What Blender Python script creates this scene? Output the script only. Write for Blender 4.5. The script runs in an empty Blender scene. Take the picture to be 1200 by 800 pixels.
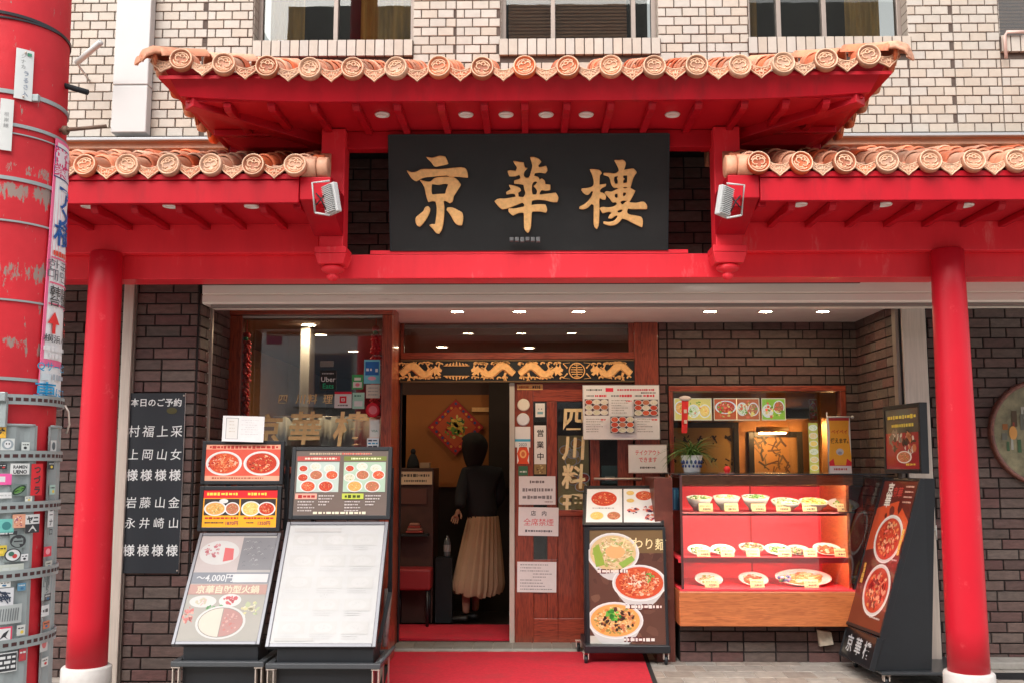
import bpy, bmesh, math, random
from mathutils import Vector, Matrix
R = math.radians
S = bpy.context.scene
COL = S.collection
random.seed(7)

# ------------------------------------------------------------------ camera
CAM_Z = 1.46
PITCH, YAW, FPX = R(6.8), R(0.975), 1175.0
cd = bpy.data.cameras.new('camera'); cam = bpy.data.objects.new('camera', cd); COL.objects.link(cam)
cam.location = (0, 0, CAM_Z); cam.rotation_euler = (R(90) + PITCH, 0, YAW)
cd.sensor_width = 36; cd.lens = 36 * FPX / 1200; cd.clip_start = 0.05; cd.clip_end = 1000
S.camera = cam
_r = Vector((math.cos(YAW), math.sin(YAW), 0))
_f = Vector((-math.sin(YAW) * math.cos(PITCH), math.cos(YAW) * math.cos(PITCH), math.sin(PITCH)))
_u = _r.cross(_f)
def A(px, py, Y):
    """world point at depth Y that the photograph shows at pixel px, py"""
    d = _f + _r * ((px - 600) / FPX) + _u * ((400 - py) / FPX)
    return Vector((0, 0, CAM_Z)) + d * (Y / d.y)
def AX(px, py, Y): return A(px, py, Y).x
def AZ(py, Y, px=620): return A(px, py, Y).z
def G(px, py, z=0):
    d = _f + _r * ((px - 600) / FPX) + _u * ((400 - py) / FPX)
    return Vector((0, 0, CAM_Z)) + d * ((z - CAM_Z) / d.z)

# ------------------------------------------------------------------ sky, sun, exposure
W = bpy.data.worlds.new('World'); S.world = W; W.use_nodes = True
nt = W.node_tree; nt.nodes.clear()
sky = nt.nodes.new('ShaderNodeTexSky'); sky.sky_type = 'NISHITA'; sky.sun_disc = False
SUN_EL, SUN_AZ = 44, 198                     # azimuth in degrees clockwise from +Y, the sun stands behind the camera
sky.sun_elevation = R(SUN_EL); sky.sun_rotation = R(SUN_AZ); sky.air_density = 1.0; sky.dust_density = 3.0
hs = nt.nodes.new('ShaderNodeHueSaturation'); hs.inputs['Saturation'].default_value = 0.22
bg = nt.nodes.new('ShaderNodeBackground'); bg.inputs[1].default_value = 0.15
wo = nt.nodes.new('ShaderNodeOutputWorld')
nt.links.new(sky.outputs[0], hs.inputs['Color']); nt.links.new(hs.outputs[0], bg.inputs[0]); nt.links.new(bg.outputs[0], wo.inputs[0])
sd = bpy.data.lights.new('sun', 'SUN'); sd.energy = 1.5; sd.angle = R(60); sd.color = (1, .965, .92)
sun = bpy.data.objects.new('sun', sd); COL.objects.link(sun)
sun.rotation_euler = (R(90 - SUN_EL), 0, R(180 - SUN_AZ) )
sun.location = (-3, -6, 12)
S.view_settings.view_transform = 'Standard'; S.view_settings.look = 'None'; S.view_settings.gamma = 1
S.view_settings.exposure = 1.17
S.render.engine = 'CYCLES'
S.cycles.max_bounces = 8; S.cycles.transparent_max_bounces = 12; S.cycles.caustics_reflective = False; S.cycles.caustics_refractive = False
S.cycles.sample_clamp_indirect = 5

# ------------------------------------------------------------------ materials
MATS = {}
def pm(name, col, rough=.5, metal=0., var=0., scale=12., bump=0., bscale=60., emit=0., ecol=None, coat=0., rnd=0., attr=None,
       stretch=(1, 1, 1), spec=.5, dirt=None, hue=0.):
    """principled material: base colour with noise variation, object-random variation, fine bump, and patches of dirt"""
    if name in MATS: return MATS[name]
    m = bpy.data.materials.new(name); m.use_nodes = True; n = m.node_tree; b = n.nodes['Principled BSDF']; MATS[name] = m
    b.inputs['Roughness'].default_value = rough; b.inputs['Metallic'].default_value = metal
    b.inputs['Specular IOR Level'].default_value = spec
    if coat: b.inputs['Coat Weight'].default_value = coat; b.inputs['Coat Roughness'].default_value = .06
    tc = n.nodes.new('ShaderNodeTexCoord'); mp = n.nodes.new('ShaderNodeMapping'); mp.inputs['Scale'].default_value = stretch
    geo = n.nodes.new('ShaderNodeNewGeometry')
    n.links.new(geo.outputs['Position'], mp.inputs[0])
    if attr:
        a = n.nodes.new('ShaderNodeAttribute'); a.attribute_name = attr; cur = a.outputs['Color']
    else:
        c = n.nodes.new('ShaderNodeRGB'); c.outputs[0].default_value = (*col, 1); cur = c.outputs[0]
    if var:
        t = n.nodes.new('ShaderNodeTexNoise'); t.inputs['Scale'].default_value = scale; t.inputs['Detail'].default_value = 5; t.inputs['Roughness'].default_value = .6
        n.links.new(mp.outputs[0], t.inputs['Vector'])
        mr = n.nodes.new('ShaderNodeMapRange'); mr.inputs[1].default_value = .3; mr.inputs[2].default_value = .7
        mr.inputs[3].default_value = 1 - var; mr.inputs[4].default_value = 1 + var; n.links.new(t.outputs[0], mr.inputs[0])
        h = n.nodes.new('ShaderNodeHueSaturation'); n.links.new(cur, h.inputs['Color']); n.links.new(mr.outputs[0], h.inputs['Value']); cur = h.outputs[0]
    if rnd:
        oi = n.nodes.new('ShaderNodeObjectInfo'); at = n.nodes.new('ShaderNodeAttribute'); at.attribute_name = 'rnd'
        ad = n.nodes.new('ShaderNodeMath'); ad.operation = 'ADD'; n.links.new(oi.outputs['Random'], ad.inputs[0]); n.links.new(at.outputs['Fac'], ad.inputs[1])
        fr = n.nodes.new('ShaderNodeMath'); fr.operation = 'FRACT'; n.links.new(ad.outputs[0], fr.inputs[0])
        mr = n.nodes.new('ShaderNodeMapRange'); mr.inputs[3].default_value = 1 - rnd; mr.inputs[4].default_value = 1 + rnd; n.links.new(fr.outputs[0], mr.inputs[0])
        h = n.nodes.new('ShaderNodeHueSaturation'); n.links.new(cur, h.inputs['Color']); n.links.new(mr.outputs[0], h.inputs['Value'])
        if hue:
            m7 = n.nodes.new('ShaderNodeMath'); m7.operation = 'MULTIPLY'; m7.inputs[1].default_value = 7.31; n.links.new(fr.outputs[0], m7.inputs[0])
            f2 = n.nodes.new('ShaderNodeMath'); f2.operation = 'FRACT'; n.links.new(m7.outputs[0], f2.inputs[0])
            m2 = n.nodes.new('ShaderNodeMapRange'); m2.inputs[3].default_value = .5 - hue; m2.inputs[4].default_value = .5 + hue; n.links.new(f2.outputs[0], m2.inputs[0])
            n.links.new(m2.outputs[0], h.inputs['Hue'])
            m3 = n.nodes.new('ShaderNodeMapRange'); m3.inputs[3].default_value = 1.15; m3.inputs[4].default_value = .7; n.links.new(f2.outputs[0], m3.inputs[0])
            n.links.new(m3.outputs[0], h.inputs['Saturation'])
        cur = h.outputs[0]
    if dirt:   # (colour, noise scale, low, high) worn or dirty patches
        t = n.nodes.new('ShaderNodeTexNoise'); t.inputs['Scale'].default_value = dirt[1]; t.inputs['Detail'].default_value = 8; t.inputs['Roughness'].default_value = .72
        n.links.new(mp.outputs[0], t.inputs['Vector'])
        mr = n.nodes.new('ShaderNodeMapRange'); mr.inputs[1].default_value = dirt[2]; mr.inputs[2].default_value = dirt[3]; n.links.new(t.outputs[0], mr.inputs[0])
        mx = n.nodes.new('ShaderNodeMix'); mx.data_type = 'RGBA'; n.links.new(mr.outputs[0], mx.inputs[0]); n.links.new(cur, mx.inputs[6]); mx.inputs[7].default_value = (*dirt[0], 1); cur = mx.outputs[2]
    n.links.new(cur, b.inputs['Base Color'])
    if emit:
        b.inputs['Emission Strength'].default_value = emit
        if ecol: b.inputs['Emission Color'].default_value = (*ecol, 1)
        else: n.links.new(cur, b.inputs['Emission Color'])
    if bump:
        t = n.nodes.new('ShaderNodeTexNoise'); t.inputs['Scale'].default_value = bscale; t.inputs['Detail'].default_value = 6
        n.links.new(mp.outputs[0], t.inputs['Vector'])
        bp = n.nodes.new('ShaderNodeBump'); bp.inputs['Strength'].default_value = bump; bp.inputs['Distance'].default_value = .004
        n.links.new(t.outputs[0], bp.inputs['Height']); n.links.new(bp.outputs[0], b.inputs['Normal'])
    return m
def wood(name, col, dark, sx=1, sz=1, rough=.35, coat=.3):
    if name in MATS: return MATS[name]
    m = pm(name, col, rough, var=.12, scale=5, coat=coat, bump=.05, bscale=40, stretch=(sx, 1, sz)); n = m.node_tree; b = n.nodes['Principled BSDF']
    mp = [x for x in n.nodes if x.type == 'MAPPING'][0]
    t = n.nodes.new('ShaderNodeTexNoise'); t.inputs['Scale'].default_value = 14; t.inputs['Detail'].default_value = 8; t.inputs['Distortion'].default_value = 1.4
    n.links.new(mp.outputs[0], t.inputs['Vector'])
    mr = n.nodes.new('ShaderNodeMapRange'); mr.inputs[1].default_value = .42; mr.inputs[2].default_value = .66; n.links.new(t.outputs[0], mr.inputs[0])
    cur = b.inputs['Base Color'].links[0].from_socket
    mx = n.nodes.new('ShaderNodeMix'); mx.data_type = 'RGBA'; n.links.new(mr.outputs[0], mx.inputs[0]); n.links.new(cur, mx.inputs[6]); mx.inputs[7].default_value = (*dark, 1)
    n.links.new(mx.outputs[2], b.inputs['Base Color'])
    return m
def glass(name, tint=(1, 1, 1), refl=1.0, ior=1.5):
    if name in MATS: return MATS[name]
    m = bpy.data.materials.new(name); m.use_nodes = True; n = m.node_tree; n.nodes.clear(); MATS[name] = m
    o = n.nodes.new('ShaderNodeOutputMaterial'); mx = n.nodes.new('ShaderNodeMixShader'); tr = n.nodes.new('ShaderNodeBsdfTransparent'); gl = n.nodes.new('ShaderNodeBsdfGlossy')
    fr = n.nodes.new('ShaderNodeFresnel'); fr.inputs[0].default_value = ior; tr.inputs[0].default_value = (*tint, 1)
    gl.inputs['Roughness'].default_value = .0; gl.inputs[0].default_value = (refl, refl, refl, 1)
    t = n.nodes.new('ShaderNodeTexNoise'); t.inputs['Scale'].default_value = 1.3; bp = n.nodes.new('ShaderNodeBump'); bp.inputs['Strength'].default_value = .03; bp.inputs['Distance'].default_value = .02
    n.links.new(t.outputs[0], bp.inputs['Height']); n.links.new(bp.outputs[0], gl.inputs['Normal'])
    n.links.new(fr.outputs[0], mx.inputs[0]); n.links.new(tr.outputs[0], mx.inputs[1]); n.links.new(gl.outputs[0], mx.inputs[2]); n.links.new(mx.outputs[0], o.inputs[0])
    return m
RED = pm('red_paint', (.44, .006, .016), .42, var=.14, scale=3, stretch=(1.6, 1, .35), bump=.05, bscale=14, spec=.22, dirt=((.26, .012, .018), 5, .52, .78))
RED2 = pm('red_paint_soffit', (.48, .010, .020), .5, var=.12, scale=3, bump=.03, bscale=14, spec=.2)
REDB = pm('red_beam_paint', (.84, .034, .052), .40, var=.10, scale=3, stretch=(1.6, 1, .4), bump=.06, bscale=14, spec=.25, dirt=((.86, .17, .17), 6, .60, .74))  # lighter than the fascia red; bounce from below put into the colour
REDCOL = pm('red_column_paint', (.54, .010, .024), .38, var=.05, scale=2, bump=.03, spec=.3, dirt=((.72, .10, .11), 7, .60, .80))
TERRA = pm('terracotta', (.56, .20, .09), .6, var=.22, scale=9, bump=.35, bscale=50, rnd=.32, hue=.016, dirt=((.24, .09, .055), 13, .52, .74))
CREAMT = pm('worn_terracotta_relief', (.74, .47, .31), .65, var=.2, scale=30, bump=.2)
CREAM = pm('cream_tile', (.43, .37, .305), .45, var=.06, scale=18, bump=.12, bscale=90, rnd=.05, hue=.004, dirt=((.33, .28, .23), 1.4, .55, .85))
GROUT = pm('dark_grout', (.085, .060, .048), .9, var=.2, scale=30)
DBRICK = pm('dark_brick', (.100, .056, .046), .62, var=.28, scale=16, bump=.6, bscale=70, rnd=.26, hue=.02, stretch=(1, 1, 2.5), dirt=((.12, .085, .072), 10, .58, .78))
DMORT = pm('dark_mortar', (.022, .018, .018), .95, var=.2, scale=20)
BLACK = pm('black_paint', (.012, .014, .017), .38, var=.1, scale=8)
BLACKM = pm('matt_black', (.010, .012, .015), .8)
SIGNB = pm('sign_board_black', (.011, .011, .0115), .5, var=.15, scale=3, dirt=((.022, .021, .021), 4, .5, .8))
GOLD = pm('gold_paint', (.94, .54, .21), .42, var=.14, scale=40, bump=.15, bscale=60)
WHITE = pm('white_paint', (.48, .48, .47), .4, var=.03, scale=4, dirt=((.6, .55, .5), 5, .66, .85))
OFFW = pm('shutter_enamel', (.84, .79, .71), .4, var=.04, scale=3, stretch=(.3, 1, 3), dirt=((.5, .42, .36), 6, .64, .85))
CEIL = pm('ceiling_board', (.82, .77, .72), .7, var=.04, scale=5)
STEEL = pm('brushed_steel', (.60, .51, .44), .38, metal=.4, var=.1, scale=10, stretch=(8, 8, .4))
ALU = pm('window_aluminium', (.26, .21, .18), .45, metal=.4, var=.06)
GALV = pm('galvanised_grey', (.33, .37, .37), .45, metal=.3, var=.1, scale=7, dirt=((.2, .2, .19), 8, .6, .8))
REDWOOD = wood('red_brown_wood', (.30, .055, .025), (.14, .022, .012), 5, .5)
REDWOODH = wood('red_brown_wood_across', (.34, .06, .028), (.16, .025, .014), .5, 5)
ORWOOD = wood('orange_wood', (.56, .17, .05), (.38, .10, .03), .5, 6)
PRINT = pm('printed_paper', (1, 1, 1), .55, attr='col', dirt=None, var=.03, scale=30)
PRINTG = pm('printed_film_gloss', (1, 1, 1), .3, attr='col', var=.04, scale=10, coat=.6)
STONE = pm('plinth_stone', (.55, .52, .49), .7, var=.12, scale=10, bump=.4)
TILEF = pm('paving_tile', (.34, .295, .25), .7, var=.2, scale=14, bump=.3, rnd=.16, hue=.01)
TJOINT = pm('paving_joint', (.42, .39, .35), .9, var=.1)
GLASS = glass('clear_glass', (.93, .95, .95), 1.0)
GLASSU = glass('upper_window_glass', (.7, .7, .66), 1.0, 1.5)
BLUE = pm('blue_plastic', (.03, .16, .38), .4)

# ------------------------------------------------------------------ mesh builder
OFF = {}
class MB:
    def __init__(s): s.v = []; s.f = []; s.m = []; s.c = []; s.sm = []
    def add(s, vs, fs, mi=0, col=None, smooth=False):
        b = len(s.v); s.v += [tuple(v) for v in vs]
        for f in fs: s.f.append([b + i for i in f]); s.m.append(mi); s.c.append(col); s.sm.append(smooth)
    def box(s, x0, y0, z0, x1, y1, z1, mi=0, col=None):
        x0, x1 = sorted((x0, x1)); y0, y1 = sorted((y0, y1)); z0, z1 = sorted((z0, z1))
        s.add([(x0, y0, z0), (x1, y0, z0), (x1, y1, z0), (x0, y1, z0), (x0, y0, z1), (x1, y0, z1), (x1, y1, z1), (x0, y1, z1)],
              [(0, 3, 2, 1), (4, 5, 6, 7), (0, 1, 5, 4), (1, 2, 6, 5), (2, 3, 7, 6), (3, 0, 4, 7)], mi, col)
    def hexa(s, p, mi=0, col=None):
        s.add(p, [(0, 3, 2, 1), (4, 5, 6, 7), (0, 1, 5, 4), (1, 2, 6, 5), (2, 3, 7, 6), (3, 0, 4, 7)], mi, col)
    def prism(s, pts, d, mi=0, col=None):
        """polygon pts (3d, planar) pushed along vector d"""
        n = len(pts); d = Vector(d); p = [Vector(q) for q in pts]
        s.add(p + [q + d for q in p], [tuple(range(n))[::-1], tuple(range(n, 2 * n))] + [(i, (i + 1) % n, n + (i + 1) % n, n + i) for i in range(n)], mi, col)
    def lathe(s, prof, n=24, cx=0, cy=0, cz=0, mi=0, axis='z', a0=0, a1=2 * math.pi, smooth=True, col=None):
        full = abs(a1 - a0 - 2 * math.pi) < 1e-6; k = n if full else n + 1; vs = []
        for r, z in prof:
            for i in range(k):
                a = a0 + (a1 - a0) * i / n; c, q = r * math.cos(a), r * math.sin(a)
                vs.append((cx + c, cy + q, cz + z) if axis == 'z' else ((cx + c, cy + z, cz + q) if axis == 'y' else (cx + z, cy + c, cz + q)))
        fs = []
        for j in range(len(prof) - 1):
            for i in range(n):
                i2 = (i + 1) % k; f = (j * k + i, j * k + i2, (j + 1) * k + i2, (j + 1) * k + i); fs.append(f)
        s.add(vs, fs, mi, col, smooth)
    def tube(s, pts, r, n=8, mi=0, col=None, taper=None, cap=True):
        pts = [Vector(p) for p in pts]; vs = []; up = Vector((0, 0, 1))
        for i, p in enumerate(pts):
            t = (pts[min(i + 1, len(pts) - 1)] - pts[max(i - 1, 0)]).normalized()
            a = t.cross(up) if abs(t.z) < .95 else t.cross(Vector((0, 1, 0))); a.normalize(); b = t.cross(a)
            rr = r if taper is None else r + (taper - r) * i / (len(pts) - 1)
            for k in range(n): w = 2 * math.pi * k / n; vs.append(p + a * rr * math.cos(w) + b * rr * math.sin(w))
        fs = [(i * n + k, i * n + (k + 1) % n, (i + 1) * n + (k + 1) % n, (i + 1) * n + k) for i in range(len(pts) - 1) for k in range(n)]
        if cap: fs += [tuple(range(n))[::-1], tuple((len(pts) - 1) * n + k for k in range(n))]
        s.add(vs, fs, mi, col, True)
    def ball(s, c, rx, ry, rz, n=12, m=8, mi=0, col=None):
        vs = []; fs = []
        for j in range(m + 1):
            t = math.pi * j / m
            for i in range(n): a = 2 * math.pi * i / n; vs.append((c[0] + rx * math.sin(t) * math.cos(a), c[1] + ry * math.sin(t) * math.sin(a), c[2] + rz * math.cos(t)))
        for j in range(m):
            for i in range(n): fs.append((j * n + i, (j + 1) * n + i, (j + 1) * n + (i + 1) % n, j * n + (i + 1) % n))
        s.add(vs, fs, mi, col, True)
    def mesh(s, name, mats, off=(0, 0, 0), fix=True):
        me = bpy.data.meshes.new(name); o = Vector(off)
        me.from_pydata([Vector(v) - o for v in s.v], [], s.f)
        for m in (mats if isinstance(mats, (list, tuple)) else [mats]): me.materials.append(m)
        me.polygons.foreach_set('material_index', s.m); me.polygons.foreach_set('use_smooth', s.sm)
        if any(c is not None for c in s.c):
            a = me.color_attributes.new('col', 'FLOAT_COLOR', 'CORNER'); i = 0; buf = []
            for p, c in zip(me.polygons, s.c):
                c = c or (1, 1, 1); buf += [c[0], c[1], c[2], 1] * p.loop_total
            a.data.foreach_set('color', buf)
        me.update()
        if fix:
            bm = bmesh.new(); bm.from_mesh(me); bmesh.ops.recalc_face_normals(bm, faces=bm.faces); bm.to_mesh(me); bm.free()
        return me
    def part(s, name, mats, parent=None, bev=0, fix=True, local=False, seg=2):
        off = (0, 0, 0) if (local or parent is None) else OFF.get(parent.name, (0, 0, 0))
        o = bpy.data.objects.new(name, s.mesh(name, mats, off, fix)); COL.objects.link(o)
        if parent is not None: o.parent = parent; OFF[o.name] = Vector(off)
        if bev:
            b = o.modifiers.new('bevel', 'BEVEL'); b.width = bev; b.segments = seg; b.limit_method = 'ANGLE'; b.angle_limit = R(40); b.harden_normals = False
        return o
def thing(name, label, cat, loc=(0, 0, 0), rot=(0, 0, 0), group=None, kind=None):
    o = bpy.data.objects.new(name, None); COL.objects.link(o); o.empty_display_size = .1
    o.location = loc; o.rotation_euler = rot; OFF[o.name] = Vector(loc)
    if label: o['label'] = label
    if cat: o['category'] = cat
    if group: o['group'] = group
    if kind: o['kind'] = kind
    return o
def tag(o, label=None, cat=None, group=None, kind=None):
    for k, v in (('label', label), ('category', cat), ('group', group), ('kind', kind)):
        if v: o[k] = v
    return o
def inst(name, me, parent, loc, rot=(0, 0, 0), scale=None, world=True):
    """another object that shares the mesh me; loc in world coordinates when world"""
    o = bpy.data.objects.new(name, me); COL.objects.link(o); o.parent = parent
    off = OFF.get(parent.name, Vector((0, 0, 0))) if world else Vector((0, 0, 0))
    o.location = Vector(loc) - off; o.rotation_euler = rot; OFF[o.name] = Vector(loc)
    if scale: o.scale = scale
    return o
def copy_tree(o, parent=None):
    c = o.copy(); COL.objects.link(c)
    if parent is not None: c.parent = parent
    for ch in list(o.children): copy_tree(ch, c)
    return c
def lin(h):
    """sRGB 0-255 triple to linear"""
    return tuple(((c / 255) / 12.92 if c <= 10 else (((c / 255) + .055) / 1.055) ** 2.4) for c in h)

# ------------------------------------------------------------------ lettering and flat print
_GL = {}
def glyphs(s, off=0.0):
    """flat mesh of a line of text at size 1: verts (x, y), faces, width"""
    k = (s, off)
    if k in _GL: return _GL[k]
    c = bpy.data.curves.new('t', 'FONT'); c.body = s; c.size = 1; c.offset = off; c.resolution_u = 2
    o = bpy.data.objects.new('t', c); COL.objects.link(o)
    dg = bpy.context.evaluated_depsgraph_get(); m = bpy.data.meshes.new_from_object(o.evaluated_get(dg))
    vs = [(v.co.x, v.co.y) for v in m.vertices]; fs = [tuple(p.vertices) for p in m.polygons]
    w = max([v[0] for v in vs], default=.5)
    bpy.data.objects.remove(o); bpy.data.curves.remove(c); bpy.data.meshes.remove(m)
    _GL[k] = (vs, fs, w); return _GL[k]
class Print:
    """flat print on a sheet: local x right, z up, facing -y; every layer a hair above the one below"""
    def __init__(s, warp=None, step=.0001, sub=0): s.mb = MB(); s.y = 0; s.warp = warp; s.step = step; s.sub = sub
    def lay(s): s.y -= s.step; return s.y
    def _add(s, p2, fs, col):
        y = s.lay(); w = s.warp
        s.mb.add([(w(x, z, -y) if w else (x, y, z)) for x, z in p2], fs, 0, col)
    def rect(s, x0, z0, x1, z1, col):
        n = max(1, s.sub if s.warp else 1); p = []; f = []
        for i in range(n + 1): x = x0 + (x1 - x0) * i / n; p += [(x, z0), (x, z1)]
        for i in range(n): f.append((2 * i, 2 * i + 2, 2 * i + 3, 2 * i + 1))
        s._add(p, f, col)
    def ell(s, cx, cz, rx, rz, col, rot=0, n=28):
        c, q = math.cos(rot), math.sin(rot)
        s._add([(cx + rx * math.cos(t) * c - rz * math.sin(t) * q, cz + rx * math.cos(t) * q + rz * math.sin(t) * c) for t in (2 * math.pi * i / n for i in range(n))], [tuple(range(n))], col)
    def poly(s, pts, col): s._add(pts, [tuple(range(len(pts)))], col)
    def line(s, pts, w, col):
        p = []; f = []
        for i, (x, z) in enumerate(pts):
            x0, z0 = pts[max(i - 1, 0)]; x1, z1 = pts[min(i + 1, len(pts) - 1)]; d = math.hypot(x1 - x0, z1 - z0) or 1
            nx, nz = -(z1 - z0) / d * w / 2, (x1 - x0) / d * w / 2; p += [(x + nx, z + nz), (x - nx, z - nz)]
        for i in range(len(pts) - 1): f.append((2 * i, 2 * i + 1, 2 * i + 3, 2 * i + 2))
        s._add(p, f, col)
    def text(s, t, x, z, h, col, bold=0, align='c', sx=1, rot=0, slant=0):
        vs, fs, w = glyphs(t, bold); x0 = {'c': -w * h * sx / 2, 'l': 0, 'r': -w * h * sx}[align]; c, q = math.cos(rot), math.sin(rot)
        P = []
        for a, b in vs:
            px, pz = x0 + a * h * sx + slant * (b - .38) * h, (b - .38) * h; P.append((x + px * c - pz * q, z + px * q + pz * c))
        s._add(P, fs, col)
    def vtext(s, t, x, z, h, col, bold=0, gap=1.0, sx=1, slant=0):
        for i, ch in enumerate(t): s.text(ch, x, z - i * h * gap, h, col, bold, 'c', sx, 0, slant)
    def dashes(s, x0, x1, z, h, col, rng, seg=.012):
        x = x0; P = []; F = []
        while x < x1 - seg * .5:
            w = seg * rng.uniform(.5, 1.6); w = min(w, x1 - x); b = len(P); hh = h * rng.uniform(.6, 1)
            P += [(x, z - hh / 2), (x + w, z - hh / 2), (x + w, z + hh / 2), (x, z + hh / 2)]; F.append((b, b + 1, b + 2, b + 3)); x += w + seg * rng.uniform(.2, .5)
        if F: s._add(P, F, col)
    def bits(s, cx, cz, rx, rz, cols, n, sz, rng, squash=1.0):
        """n irregular scraps inside an ellipse, six tones in six layers"""
        for k, col in enumerate(cols):
            P = []; F = []
            for _ in range(max(1, n // len(cols))):
                a = rng.uniform(0, 6.283); r = math.sqrt(rng.random()) * .92; x, z = cx + rx * r * math.cos(a), cz + rz * r * math.sin(a)
                m = rng.randint(5, 7); b = len(P); q = sz * rng.uniform(.4, 1.2); e = rng.uniform(.35, 1); th = rng.uniform(0, 3.14)
                for i in range(m):
                    t = 6.283 * i / m; ra = q * rng.uniform(.75, 1.1); u, v = ra * math.cos(t), ra * e * math.sin(t)
                    P.append((x + u * math.cos(th) - v * math.sin(th), z + (u * math.sin(th) + v * math.cos(th)) * squash))
                F.append(tuple(range(b, b + m)))
            s._add(P, F, col)
    def noodles(s, cx, cz, rx, rz, cols, n, w, rng):
        for k in range(n):
            a = rng.uniform(0, 6.283); r = rng.uniform(0, .8); x, z = cx + rx * r * math.cos(a), cz + rz * r * math.sin(a); d = rng.uniform(0, 6.283); pts = [(x, z)]
            for i in range(6):
                d += rng.uniform(-.6, .6); x += rx * .14 * math.cos(d); z += rz * .14 * math.sin(d)
                if ((x - cx) / rx) ** 2 + ((z - cz) / rz) ** 2 > .92: break
                pts.append((x, z))
            if len(pts) > 1: s.line(pts, w, rng.choice(cols))
    def bowl(s, cx, cz, rx, rz, kind, rng, rim=.16, rot=0, bowlside=0, detail=1.0):
        if bowlside:
            s.poly([(cx - rx, cz)] + [(cx - rx * math.cos(t) * (1 - .25 * math.sin(t)), cz - (rz + bowlside) * math.sin(t)) for t in (math.pi * i / 12 for i in range(1, 12))] + [(cx + rx, cz)], (.62, .60, .57))
        s.ell(cx, cz, rx, rz, (.80, .79, .76), rot)
        s.ell(cx, cz, rx * (1 - rim * .45), rz * (1 - rim * .45), (.68, .66, .63), rot)
        base, cols, noo = FOODS[kind]; ix, iz = rx * (1 - rim), rz * (1 - rim)
        s.ell(cx, cz, ix, iz, base, rot)
        if noo: s.noodles(cx, cz, ix * .95, iz * .95, noo, int(16 * detail), rx * .03, rng)
        s.bits(cx, cz, ix * .90, iz * .90, cols, int(80 * detail), rx * .085, rng, rz / rx); s.bits(cx, cz, ix * .8, iz * .8, [tuple(min(.9, c * 1.5 + .05) for c in cols[0]), tuple(c * .4 for c in base), cols[1]], int(60 * detail), rx * .035, rng, rz / rx)
        if not detail < .6: s.ell(cx - ix * .3, cz + iz * .35, ix * .16, iz * .05, tuple(min(.85, c * 1.3 + .12) for c in base), .3)
    def build(s, name, parent=None, mat=None, local=True): return s.mb.part(name, mat or PRINT, parent, local=local, fix=False)
FOODS = {
 'red': ((.55, .05, .02), [(.75, .10, .03), (.42, .02, .01), (.80, .25, .08), (.60, .35, .15), (.25, .02, .01), (.85, .5, .3)], None),
 'redsoup': ((.66, .09, .03), [(.82, .22, .08), (.5, .05, .02), (.85, .55, .38), (.72, .15, .06)], [(.85, .42, .2), (.8, .3, .12)]),
 'orange': ((.80, .38, .10), [(.85, .5, .2), (.7, .25, .06), (.9, .65, .35), (.35, .3, .08)], None),
 'clear': ((.72, .52, .26), [(.85, .7, .45), (.6, .4, .18), (.80, .6, .35), (.4, .45, .12)], [(.85, .7, .42), (.8, .6, .3)]),
 'green': ((.70, .66, .50), [(.12, .3, .05), (.3, .45, .1), (.75, .72, .5), (.08, .2, .03)], [(.8, .76, .6)]),
 'dark': ((.40, .20, .09), [(.16, .06, .03), (.6, .35, .18), (.75, .6, .4), (.3, .1, .05), (.2, .3, .06)], None),
 'white': ((.78, .72, .60), [(.85, .8, .68), (.75, .5, .3), (.2, .35, .08)], None),
 'yellow': ((.80, .55, .14), [(.88, .7, .25), (.7, .4, .08), (.85, .62, .3)], [(.88, .7, .3), (.8, .55, .18)]),
 'brown': ((.50, .16, .08), [(.62, .22, .1), (.38, .09, .05), (.75, .42, .25), (.15, .25, .05)], None),
}
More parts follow.
